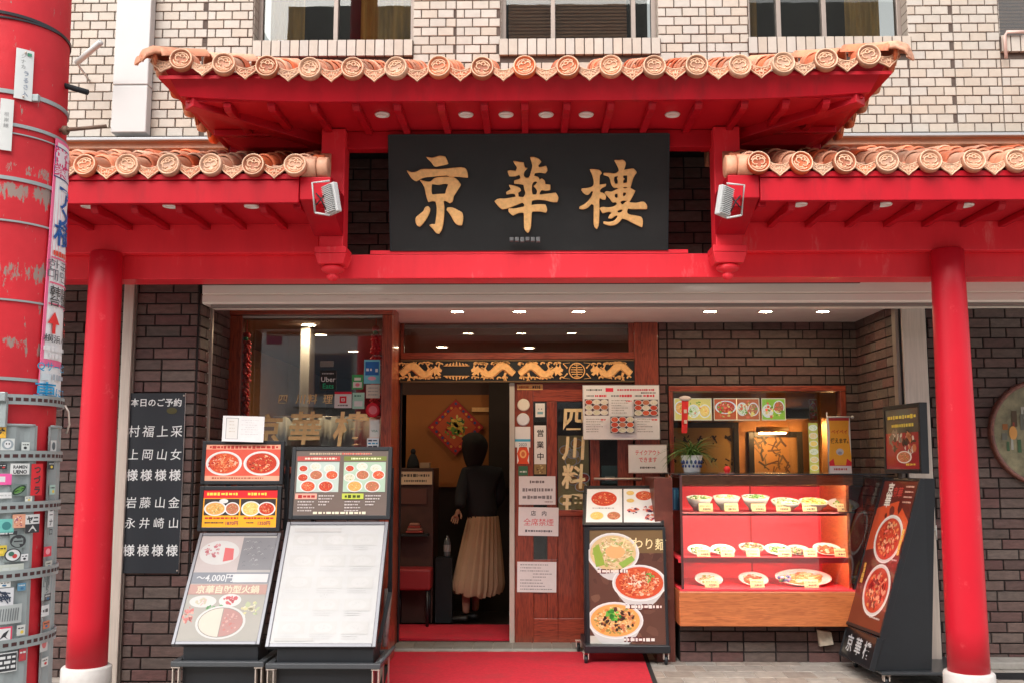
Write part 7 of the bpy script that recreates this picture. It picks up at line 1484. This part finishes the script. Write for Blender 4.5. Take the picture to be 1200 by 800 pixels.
def strap(py, mat=GALV):
    z = zat(py); w = .032; m = MB(); n = 70; vs = []; r0 = prad(z) + .019; r1 = r0 + .006
    for i in range(n + 1): th = a0 + (a1 - a0) * i / n; zz = z + .002 * math.sin(th * 2); vs += [pw(th, zz - w / 2, r0), pw(th, zz - w / 2, r1), pw(th, zz + w / 2, r1), pw(th, zz + w / 2, r0)]
    m.add(vs, [(4 * i + j, 4 * i + j + 1, 4 * i + 5 + j, 4 * i + 4 + j) for i in range(n) for j in range(3)]); s_ = m.part('perforated_strap', mat, pole, bev=0)
    m = MB(); rg = random.Random(py)
    for i in range(46):
        th = a0 + .06 + i * .105
        if th > a1 - .08: break
        c = Vector(pw(th, z + .002 * math.sin(th * 2), r1 + .0006)); tx = Vector(pw(th + .01, 0, 1)) - Vector(pw(th, 0, 1)); tx.z = 0; tx.normalize(); hw, hh = .0085, .0055
        m.add([c - tx * hw - Vector((0, 0, hh)), c + tx * hw - Vector((0, 0, hh)), c + tx * hw + Vector((0, 0, hh)), c - tx * hw + Vector((0, 0, hh))], [(0, 1, 2, 3)])
    m.part('strap_holes', HOLE, s_)
for py in (467, 534, 595, 676, 758): strap(py)
m = MB(); z = zat(458); m.box(*[v for v in (0, 0, 0, .001, .001, .001)]); a = pw(.18, zat(468), prad(z) + .024); m = MB(); m.box(a[0] - .018, a[1] - .008, zat(500), a[0] + .018, a[1] + .006, zat(466)); m.part('strap_tab', GALV, pole, bev=.002)
m = MB(); a = pw(.16, zat(462), prad(z) + .024); m.box(a[0] - .022, a[1] - .016, zat(470), a[0] + .022, a[1] + .002, zat(459)); m.part('strap_clasp', GALV, pole, bev=.003)
a = pw(1.25, zat(470), prad(z) + .035); b = pw(1.3, zat(505), prad(z) + .04); m = MB(); m.tube([a, (a[0] + .012, a[1], a[2] - .02), (b[0] + .01, b[1], b[2] + .03), b], .0035, 6); m.part('loose_wire', STEEL, pole)
# stickers on the guard
def sticker(px, py, w, h, bgc, draw, rot=0, lab=None):
    """flat sticker bent to the guard; centre at pixel px, py; size in pixels"""
    z = zat(py); Rr = prad(z) + .022; best = min((abs(x_px - px), th) for th in [i * .02 for i in range(-60, 80)] for x_px in [_proj(pw(th, z, Rr))[0]])[1]
    k = 3.1 / FPX; ww, hh = w * k / max(.35, math.cos(best)), h * k
    o = onpole('sticker', best - ww / 2 / Rr, best + ww / 2 / Rr, z - hh / 2, z + hh / 2, draw, bgc, .022, thick=.0006)
    if lab: o['label'] = lab
def _proj(P):
    v = Vector(P) - Vector((0, 0, CAM_Z)); d = v.dot(_f); return 600 + FPX * v.dot(_r) / d, 400 - FPX * v.dot(_u) / d
K = (.03, .03, .035); Wt = (.70, .70, .69)
def bgcol(p, w, h, c): p.rect(-w / 2, -h / 2, w / 2, h / 2, c)
sticker(2, 505, 9, 15, C((235, 180, 60)), lambda p, w, h: p.text('ぬ', 0, 0, h * .6, K, .03), lab='orange sticker on the pole guard')
sticker(9, 520, 15, 14, C((205, 208, 205)), lambda p, w, h: (p.ell(0, 0, w * .42, h * .42, C((150, 160, 165))), p.ell(0, .0, w * .25, h * .3, (.7, .7, .7)), p.ell(-w * .1, h * .05, w * .05, h * .08, K), p.ell(w * .1, h * .05, w * .05, h * .08, K)))
sticker(63, 521, 7, 14, C((200, 202, 200)), lambda p, w, h: p.ell(0, 0, w * .3, h * .35, C((90, 100, 105))))
sticker(23, 549, 21, 13, (.72, .72, .70), lambda p, w, h: (p.text('RAMEN', 0, h * .2, h * .40, K, .03), p.text('UENO', 0, -h * .24, h * .46, K, .035)), lab='white sticker reading RAMEN UENO')
sticker(4, 561, 16, 13, C((235, 90, 160)), lambda p, w, h: p.dashes(-w * .3, w * .3, 0, h * .5, (.7, .7, .7), RG, .014))
sticker(22, 574, 17, 14, C((110, 125, 120)), lambda p, w, h: (p.ell(0, 0, w * .48, h * .32, C((20, 50, 25)), .5), p.ell(0, 0, w * .36, h * .20, C((90, 140, 60)), .5), p.line([(-w * .3, -h * .16), (w * .3, h * .16)], .003, C((20, 50, 25)))), lab='green leaf sticker')
sticker(6, 580, 15, 7, Wt, lambda p, w, h: p.dashes(-w * .4, w * .4, 0, h * .3, (.5, .5, .5), RG, .01))
sticker(43, 562, 13, 38, C((215, 35, 45)), lambda p, w, h: p.vtext('つづラ', 0, h * .32, w * .62, K, .03, 1.15), lab='red sticker with black brush writing')
sticker(23, 611, 14, 16, C((225, 160, 130)), lambda p, w, h: (p.bits(0, 0, w * .42, h * .42, [C((200, 80, 60)), C((240, 210, 190)), C((150, 80, 120))], 24, w * .08, RG)))
sticker(7, 616, 16, 16, C((110, 190, 180)), lambda p, w, h: p.ell(0, 0, w * .3, h * .3, C((60, 130, 130))))
sticker(9, 625, 21, 5, K, lambda p, w, h: p.dashes(-w * .4, w * .4, 0, h * .4, (.6, .6, .6), RG, .01))
sticker(38, 615, 16, 22, (.68, .68, .66), lambda p, w, h: (p.text('ヤニ', 0, h * .22, h * .40, K, .05), p.rect(-w * .5, -h * .5, w * .5, -h * .02, K), p.poly([(-w * .3, -h * .42), (0, -h * .08), (w * .3, -h * .42)], (.65, .65, .63))), lab='black and white sticker')
sticker(60, 610, 7, 22, (.68, .68, .67), lambda p, w, h: p.vtext('ニナロ', 0, h * .3, w * .7, K, .01, 1.2))
sticker(21, 635, 18, 16, C((130, 140, 138)), lambda p, w, h: (p.ell(0, 0, w * .48, h * .48, K), p.rect(-w * .3, -h * .2, w * .3, h * .2, C((130, 140, 138))), p.rect(-w * .26, -h * .05, w * .26, h * .05, K)), lab='round black sticker')
sticker(15, 651, 19, 16, C((130, 140, 138)), lambda p, w, h: (p.ell(0, 0, w * .48, h * .48, K), p.ell(0, 0, w * .4, h * .4, Wt), p.ell(w * .1, -h * .08, w * .14, h * .16, C((200, 60, 60))), p.ell(-w * .1, h * .1, w * .16, h * .16, C((60, 110, 90)))), lab='round white sticker with a red and green drawing')
sticker(56, 651, 9, 12, C((220, 60, 80)), lambda p, w, h: p.ell(0, 0, w * .3, h * .3, C((240, 160, 170))))
sticker(14, 667, 26, 10, C((190, 195, 185)), lambda p, w, h: p.dashes(-w * .4, w * .4, 0, h * .3, (.55, .58, .55), RG, .015))
sticker(6, 700, 20, 20, (.66, .66, .68), lambda p, w, h: [p.line([(w * RG.uniform(-.4, .4), h * RG.uniform(-.4, .4)) for _ in range(3)], .004, C((50, 60, 80))) for _ in range(9)])
sticker(11, 721, 26, 22, C((175, 180, 178)), lambda p, w, h: [p.line([(w * (-.4 + .1 * i), -h * .35), (w * (-.36 + .1 * i), h * .3)], .003, (.15, .16, .17)) for i in range(8)])
sticker(4, 745, 17, 18, C((225, 70, 100)), lambda p, w, h: (p.rect(-w * .4, -h * .4, w * .4, h * .4, (.72, .7, .7)), p.poly([(-w * .3, -h * .3), (-w * .05, h * .1), (w * .3, h * .3), (w * .1, -h * .1), (w * .25, -h * .3), (0, -h * .12)], K)), lab='pink edged sticker with a black runner')
sticker(9, 778, 21, 22, (.70, .70, .69), lambda p, w, h: (p.rect(-w * .47, -h * .45, w * .47, h * .45, K), [p.dashes(-w * .4, w * .4, h * (.25 - .25 * i), h * .17, Wt, RG, .012) for i in range(3)]), lab='black sticker with three lines of white lettering')
sticker(53, 724, 9, 13, (.7, .7, .69), lambda p, w, h: p.dashes(-w * .35, w * .35, 0, h * .35, K, RG, .008))
sticker(55, 690, 10, 40, C((165, 170, 168)), lambda p, w, h: [p.line([(w * RG.uniform(-.4, .4), h * RG.uniform(-.45, .45)) for _ in range(3)], .004, C((110, 118, 118))) for _ in range(8)])
sticker(52, 765, 9, 18, C((190, 190, 188)), lambda p, w, h: p.ell(0, 0, w * .3, h * .3, C((200, 110, 110))))


rs = random.Random(91)
for px, py, w, h, c_ in ((30, 522, 9, 10, (210, 215, 210)), (60, 545, 7, 10, (60, 70, 75)), (33, 585, 8, 6, (225, 225, 215)), (62, 575, 7, 12, (170, 200, 190)), (3, 645, 10, 12, (215, 190, 60)), (28, 655, 8, 8, (225, 225, 225)), (57, 668, 8, 10, (190, 190, 180)), (26, 690, 9, 9, (90, 140, 170)), (5, 685, 12, 7, (220, 220, 215)), (56, 708, 8, 9, (60, 60, 62)), (25, 742, 9, 12, (205, 205, 200)), (55, 742, 8, 9, (200, 120, 90)), (27, 772, 8, 14, (180, 60, 70)), (53, 788, 8, 10, (215, 215, 210)), (3, 534 + 12, 8, 6, (40, 44, 48))):
    sticker(px, py, w, h, C(c_), lambda p, w, h, c_=c_: (p.dashes(-w * .38, w * .38, h * .2, h * .16, C((40, 42, 46) if sum(c_) > 400 else (210, 210, 205)), rs, .006), p.ell(w * rs.uniform(-.1, .1), -h * .18, w * .2, h * .16, C(rs.choice(((200, 60, 60), (60, 110, 150), (50, 50, 55), (230, 200, 80)))))))

# ------------------------------------------------------------------ things inside the doorway
def fudia(p, w, h):
    s = w / 2 * .98; p.poly([(0, s), (s, 0), (0, -s), (-s, 0)], C((185, 40, 35))); p.poly([(0, s * .74), (s * .74, 0), (0, -s * .74), (-s * .74, 0)], C((205, 90, 45)))
    rg = random.Random(3)
    for i in range(28):
        a = 6.283 * i / 28; q = s * .84 / (abs(math.cos(a)) + abs(math.sin(a))); p.ell(q * math.cos(a), q * math.sin(a), s * .05, s * .05, C((60, 80, 130) if i % 2 else (230, 150, 60)), n=8)
    p.bits(0, 0, s * .42, s * .42, [C((90, 150, 60)), C((225, 170, 60)), C((60, 110, 70)), C((220, 70, 60)), C((230, 210, 120))], 70, s * .07, rg); p.bits(0, 0, s * .3, s * .34, [C((235, 190, 70)), C((110, 160, 60)), C((235, 200, 90))], 26, s * .11, rg)
p = A(534, 500, 9.9); t = thing('new_year_diamond', 'red diamond shaped paper decoration on the amber partition', 'decoration', p)
kk = 10.0 / FPX; pr = Print(); fudia(pr, 66 * kk, 66 * kk); pr.build('print', t); m = MB(); s = 33 * kk * .99; m.prism([(0, .001, s), (s, .001, 0), (0, .001, -s), (-s, .001, 0)], (0, .004, 0)); m.part('paper', PRINT, t, local=True)
t = thing('counter', 'dark counter with a label card just inside the doorway', 'counter', (AX(488, 600, 9.2), 9.2, ZFL))
xq0, xq1 = AX(466, 560, 9.15), AX(508, 560, 9.15); m = MB(); m.box(xq0 - .25, 9.15, ZFL, xq1, 9.7, AZ(548, 9.15)); m.part('cabinet', pm('counter_wood', (.07, .03, .022), .45, var=.2), t, bev=.006)
m = MB(); m.box(xq0, 9.13, AZ(590, 9.13), xq1 - .06, 9.148, AZ(572, 9.13)); m.part('drawer_front', pm('counter_front', (.11, .04, .03), .5), t)
card('counter_label', 'cream label with dark lettering on the front of the dark counter', 'label', 486, 559.5, 41, 15, 9.12, lambda p, w, h: (p.rect(-w / 2, -h / 2, w / 2, h / 2, C((215, 195, 165))), p.dashes(-w * .42, w * .42, h * .2, h * .24, (.08, .06, .05), RG, .018), p.dashes(-w * .3, w * .34, -h * .22, h * .18, (.1, .08, .06), RG, .014)))
t = thing('figurine', 'dark seated figurine on the counter in the doorway', 'figurine', (AX(484, 545, 9.3), 9.3, AZ(548, 9.15)))
x = AX(484, 545, 9.3); z = AZ(548, 9.15); m = MB(); m.lathe([(.001, 0), (.062, 0), (.058, .03), (.05, .07), (.032, .11), (.02, .13)], 16, x, 9.3, z); m.part('robe', BLACKM, t); m = MB(); m.ball((x, 9.3, z + .15), .024, .024, .03, 12, 8); m.part('head', BLACKM, t)
t = thing('tissue_box', 'pale box beside the figurine on the counter', 'box', (AX(498, 545, 9.25), 9.25, z)); m = MB(); x = AX(498, 545, 9.25); m.box(x - .045, 9.22, z, x + .045, 9.3, z + .05); m.part('carton', pm('kraft_card', (.5, .32, .2), .7), t, bev=.003)
t = thing('red_stool', 'dark red padded stool low in the doorway shadow', 'stool', (AX(486, 680, 9.0), 9.0, ZFL)); x = AX(486, 680, 9.0); m = MB(); z1, z0 = AZ(665, 9.0), AZ(690, 9.0)
m.box(x - .17, 8.9, z0, x + .15, 9.14, z1); m.part('seat', pm('dark_red_vinyl', (.30, .02, .025), .45), t, bev=.02, seg=3)
for a in (-.14, .12):
    for b in (8.93, 9.1): m = MB(); m.tube([(x + a, b, ZFL), (x + a, b, z0)], .014, 8); m.part('leg', BLACK, t)
t = thing('folded_cloths', 'small stack of folded red cloths on the dark counter shelf', 'cloths', (AX(486, 615, 9.1), 9.1, AZ(622, 9.1))); m = MB(); x = AX(486, 615, 9.1)
m.box(xq0, 9.0, AZ(625, 9.05) - .02, xq1 - .03, 9.14, AZ(625, 9.05)); m.part('ledge', BLACKM, t); 
for i in range(4): m = MB(); m.box(x - .07 + .01 * i, 9.02, AZ(624, 9.05) + i * .022, x + .08 - .012 * i, 9.12, AZ(624, 9.05) + .02 + i * .022); m.part('cloth', pm('cloth_red_%d' % (i % 2), [(.30, .05, .04), (.35, .16, .12)][i % 2], .9), t, bev=.006)

# ------------------------------------------------------------------ person in the doorway, seen from behind and turned to the left
YPn = 9.28; pb = A(560, 722, YPn); PXn = pb.x; kz = (YPn + .1) / FPX
def PP(px, py, dy=0): q = A(px, py, YPn + dy); return q
person = thing('person', 'person in dark top and long pleated beige skirt, standing just inside the doorway', 'person', (PXn, YPn, ZFL))
SKIN = pm('skin', (.36, .19, .13), .55, var=.05); NAVY = pm('dark_knit', (.012, .014, .02), .85, bump=.4, bscale=120); BEIGE = pm('beige_cloth', (.50, .34, .22), .85, var=.05, scale=6); HAIR = pm('dark_hair', (.010, .008, .007), .85, var=.3, scale=40, stretch=(6, 6, .5)); SHOE = pm('dark_shoe', (.015, .012, .012), .5)
def skin_chain(name, pts, radii, mat, parent, edges=None, sub=2):
    me = bpy.data.meshes.new(name); off = OFF[parent.name]; me.from_pydata([Vector(p) - off for p in pts], edges or [(i, i + 1) for i in range(len(pts) - 1)], []); me.materials.append(mat)
    o = bpy.data.objects.new(name, me); COL.objects.link(o); o.parent = parent; OFF[o.name] = off
    sk = o.modifiers.new('skin', 'SKIN'); sk.use_smooth_shade = True
    for v, r in zip(me.skin_vertices[0].data, radii): v.radius = r if isinstance(r, tuple) else (r, r)
    me.skin_vertices[0].data[0].use_root = True
    s = o.modifiers.new('sub', 'SUBSURF'); s.levels = sub; s.render_levels = sub; return o
hipz = AZ(607, YPn); shz = AZ(551, YPn); nkz = AZ(543, YPn); hdz = AZ(523, YPn)
hx = PP(565, 600).x
# torso: pelvis, waist, chest, neck base, then both arms
sL = PP(546, 554, -.06); sR = PP(584, 554, .06)
pts = [(hx + .0, YPn, hipz - .05), (hx, YPn, hipz + .08), (PP(562, 580).x, YPn, AZ(580, YPn)), (PP(563, 562).x, YPn, AZ(562, YPn)), (PP(562, 550).x, YPn, nkz - .01), (sL.x, sL.y, sL.z), (PP(540, 578, -.10).x, YPn - .10, AZ(580, YPn)), (PP(539, 596, -.16).x, YPn - .17, AZ(594, YPn)), (sR.x, sR.y, sR.z), (PP(586, 578, .05).x, YPn + .05, AZ(581, YPn)), (PP(574, 600, .2).x, YPn + .17, AZ(601, YPn))]
rad = [(.155, .12), (.155, .12), (.15, .115), (.150, .11), (.075, .07), (.072, .07), (.060, .06), (.048, .045), (.072, .07), (.060, .06), (.046, .044)]
skin_chain('jumper', pts, rad, NAVY, person, [(0, 1), (1, 2), (2, 3), (3, 4), (3, 5), (5, 6), (6, 7), (3, 8), (8, 9), (9, 10)])
# head with neck, nose, chin (looking left and away)
hc = PP(555, 523, -.0); m = MB(); fx_, fy_ = -.72, .69
skin_chain('head', [(PP(561, 548).x, YPn, nkz - .05), (PP(559, 540).x, YPn - .0, nkz + .02), (hc.x - .01, YPn, hdz - .05), (hc.x, YPn, hdz + .03), (hc.x - .055, YPn + .045, hdz - .055), (hc.x - .078, YPn + .06, hdz - .005)], [.058, .058, .072, .082, .035, .012], SKIN, person, [(0, 1), (1, 2), (2, 3), (2, 4), (2, 5)])
m = MB(); n, k = 28, 18; vs = []
for j in range(k + 1):
    t_ = math.pi * j / k * .84
    for i in range(n + 1):
        a = 2 * math.pi * i / n; face = max(0, math.cos(a - math.atan2(fy_, fx_))); r = 1 + .05 * math.sin(a * 5 + j * .3) * (t_ > 1.2); drop = 1.0 if t_ < 1.5 else 1 + (t_ - 1.5) * .72
        if face > .35 and t_ > 1.05: r *= .80
        vs.append((hc.x + .132 * math.sin(t_) * math.cos(a) * r, YPn + .132 * math.sin(t_) * math.sin(a) * r, hdz + .005 + .13 * math.cos(t_) * drop))
m.add(vs, [(j * (n + 1) + i, j * (n + 1) + i + 1, (j + 1) * (n + 1) + i + 1, (j + 1) * (n + 1) + i) for j in range(k) for i in range(n)], 0, None, True); o = m.part('bobbed_hair', HAIR, person); q = o.modifiers.new('s', 'SOLIDIFY'); q.thickness = .02; q.offset = -1
m = MB()
for sy in (-1, 1): m.ball((hc.x - .02, YPn + .02 - sy * .075, hdz - .01), .012, .01, .02, 8, 6)
m.part('ears', SKIN, person)
# hands, each a palm with four fingers and a thumb
def hand(w, d, up, mirror, name):
    w = Vector(w); d = Vector(d).normalized(); s = d.cross(Vector(up)).normalized() * mirror; nrm = s.cross(d)
    P = [w, w + d * .035, w + d * .075]; Rr = [(.020, .016), (.026, .015), (.030, .013)]; E = [(0, 1), (1, 2)]
    for k, L in enumerate((.062, .070, .066, .052)):
        b = w + d * .082 + s * (.027 - .018 * k); c1 = b + d * L * .5 - nrm * .010; c2 = c1 + d * L * .32 - nrm * .022; i = len(P); P += [b, c1, c2]; Rr += [.0088, .008, .0068]; E += [(2, i), (i, i + 1), (i + 1, i + 2)]
    b = w + d * .03 + s * .03; c1 = b + d * .028 + s * .020 - nrm * .012; c2 = c1 + d * .026 - nrm * .012; i = len(P); P += [b, c1, c2]; Rr += [.012, .0105, .0085]; E += [(1, i), (i, i + 1), (i + 1, i + 2)]
    skin_chain(name, P, Rr, SKIN, person, E, 1)
wl_ = Vector((PP(538, 596).x, YPn - .17, AZ(595, YPn - .1))); hand(wl_, (-.25, -.1, -1), (0, 1, 0), 1, 'hand')
wr2 = Vector((PP(571, 602).x, YPn + .18, AZ(603, YPn))); hand(wr2, (-.9, -.35, .1), (0, 0, 1), -1, 'hand')
# skirt: pleats from waist to a gathered hem
zt3, zb3 = AZ(604, YPn), AZ(695, YPn); m = MB(); n = 132; k = 16; vs = []; xt, xb3 = PP(566, 604).x, PP(557, 690).x
for j in range(k + 1):
    f = j / k; cx = xt + (xb3 - xt) * f; rx = .135 + .105 * f ** .9 - (.03 * (f - .9) / .1 if f > .9 else 0); ry = .115 + .085 * f - (.03 * (f - .9) / .1 if f > .9 else 0)
    for i in range(n):
        a = 2 * math.pi * i / n; sh = 1.1 * f + .2 * math.sin(f * 3); u = ((a * 22 / (2 * math.pi)) % 1); pl = (.35 - u) * (.020 + .075 * f * .5) if u < .86 else (u - .93) * .05; pl += .02 * f * math.sin(a * 3 + 1.0)
        z = zt3 + (zb3 - zt3) * f + (.012 * math.sin(a * 11) + .02 * math.sin(a * 2 + .6)) * f * f
        vs.append((cx + (rx + pl) * math.cos(a + .03 * sh), YPn + (ry + pl) * math.sin(a + .03 * sh), z))
m.add(vs, [(j * n + i, j * n + (i + 1) % n, (j + 1) * n + (i + 1) % n, (j + 1) * n + i) for j in range(k) for i in range(n)], 0, None, True); m.part('pleated_skirt', BEIGE, person)
# legs and shoes
for i, (px, dy) in enumerate(((545, -.06), (556, .08))):
    a = PP(px, 690, dy); b = PP(px + 1, 714, dy); zf = ZFL + .05
    skin_chain('leg', [(a.x + .02, YPn + dy, .62), (a.x + .01, YPn + dy, .35), (b.x, YPn + dy, zf + .02)], [.062, .048, .032], SKIN, person)
    skin_chain('shoe', [(b.x + .03, YPn + dy - .01, ZFL + .032), (b.x - .03, YPn + dy + .0, ZFL + .032), (b.x - .15, YPn + dy + .02, ZFL + .024)], [(.036, .032), (.040, .032), (.034, .024)], SHOE, person)
t = thing('plastic_bottle', 'dim clear bottle with a pale label in the doorway, left of the person', 'bottle', PP(524, 640, -.05))
a = PP(524, 652, -.05); m = MB(); m.lathe([(.001, 0), (.03, 0), (.032, .02), (.032, .13), (.02, .165), (.012, .175), (.012, .19), (.001, .19)], 16, a.x, a.y, a.z); m.part('body', pm('dim_bottle', (.12, .14, .16), .2, coat=.4), t); m = MB(); m.lathe([(.033, .05), (.033, .11)], 16, a.x, a.y, a.z); m.part('label_band', pm('pale_label', (.35, .36, .38), .5), t)
m = MB(); m.box(a.x - .1, a.y - .06, ZFL, a.x + .05, a.y + .1, a.z - .002); m.part('shelf_block', BLACKM, t)

# ------------------------------------------------------------------ buildings across the street (seen only as reflections)
def opp(name, lab, x0, x1, y, h, wall, wcol, fl, nw, seed):
    t = thing(name, lab, 'building', ((x0 + x1) / 2, y, 0), group='buildings across the street'); m = MB(); m.box(x0, y - 6, 0, x1, y, h); m.part('wall', pm(name + wall, wcol, .7, var=.1, scale=2), t); rg = random.Random(seed)
    for f in range(fl):
        for i in range(nw):
            cx = x0 + (x1 - x0) * (i + .5) / nw; z = 3.6 + f * 2.9; ww = (x1 - x0) / nw * .32
            m = MB(); m.box(cx - ww, y + .001, z, cx + ww, y + .05, z + 1.4); w_ = m.part('window', ALU, t); m = MB(); m.box(cx - ww + .06, y + .051, z + .06, cx + ww - .06, y + .056, z + 1.34); m.part('pane', pm('opp_pane', (.05, .06, .08), .1), w_)
        m = MB(); m.box(x0 + .3, y + .0, 3.2 + f * 2.9, x1 - .3, y + .7, 3.32 + f * 2.9); m.part('balcony', pm('balcony_grey', (.45, .44, .43), .7), t)
    m = MB(); m.box(x0 + .2, y + .001, .0, x1 - .2, y + .06, 2.8); m.part('shopfront', pm('opp_shop', (.16, .13, .12), .4, var=.4, scale=2), t)
opp('opposite_building', 'pale building across the street behind the camera', -22, -9, -18.0, 16, 'a', (.6, .57, .53), 4, 6, 1)
opp('opposite_building', 'grey building across the street behind the camera', -8, 13.5, -18.0, 16.5, 'b', (.52, .50, .47), 4, 8, 2)
opp('opposite_building', 'brown building across the street, further right behind the camera', 15, 32, -18.0, 8, 'c', (.45, .36, .28), 1, 6, 3)
t = thing('overhead_cable', 'black overhead cables above the street behind the camera', 'cable', (0, -3.2, 6)); 
for i in range(5):
    m = MB(); z = 5.4 + i * .35; m.tube([(-9 + 18 * j / 16, -3.0 - .1 * i, z - .5 * math.sin(math.pi * j / 16) + .06 * j * (i % 2)) for j in range(17)], .018, 6); m.part('cable', BLACKM, t)
t = thing('vertical_signboard', 'tall white vertical sign across the street behind the camera', 'sign', (-3.6, -3.6, 4)); m = MB(); m.box(-4.98, -3.75, 1.6, -4.50, -3.6, 7.2); m.part('panel', WHITE, t)
pr = Print(); [pr.rect(-.15, -.3 - i * .62, .15, -i * .62 + .1, C((120, 40, 80))) for i in range(5)]; o = pr.mb.part('lettering', PRINT, t, local=True, fix=False); o.rotation_euler = (0, 0, math.pi); o.location = (-1.14, .012, 2.4)
m = MB(); m.box(-4.85, -3.95, 0, -4.65, -3.76, 7.0); m.part('bracket', BLACK, t)

t = thing('folded_umbrella', 'folded grey umbrella leaning by the window post, right of the white-sheeted poster stand', 'umbrella', (AX(452, 760, 7.2), 7.2, 0))
a = A(451, 757, 7.15); b = A(455, 690, 7.3); m = MB(); a.z = max(a.z, .05); m.tube([a, (a + b) / 2 + Vector((0, 0, .0)), b], .018, 10, taper=.03); m.part('canopy', pm('grey_nylon', (.20, .17, .16), .4, var=.4, scale=30, coat=.3), t)
m = MB(); m.tube([b, b + Vector((.005, .01, .07))], .009, 8); m.part('handle', BLACK, t)
t = thing('drain_cover', 'dark square metal cover set in the paving right of the right column', 'cover', (3.15, 7.0, .003))
q0, q1 = G(1170, 796, .0), G(1205, 786, .0); m = MB(); m.box(q0.x, q0.y, -.01, q0.x + .30, q0.y + .22, .004); m.part('plate', pm('dark_iron', (.03, .03, .032), .5, metal=.5, var=.2), t, bev=.002); m = MB()
for i in range(6): m.box(q0.x + .02, q0.y + .02 + i * .034, .0045, q0.x + .28, q0.y + .032 + i * .034, .007)
m.part('ribs', MATS['dark_iron'], t)
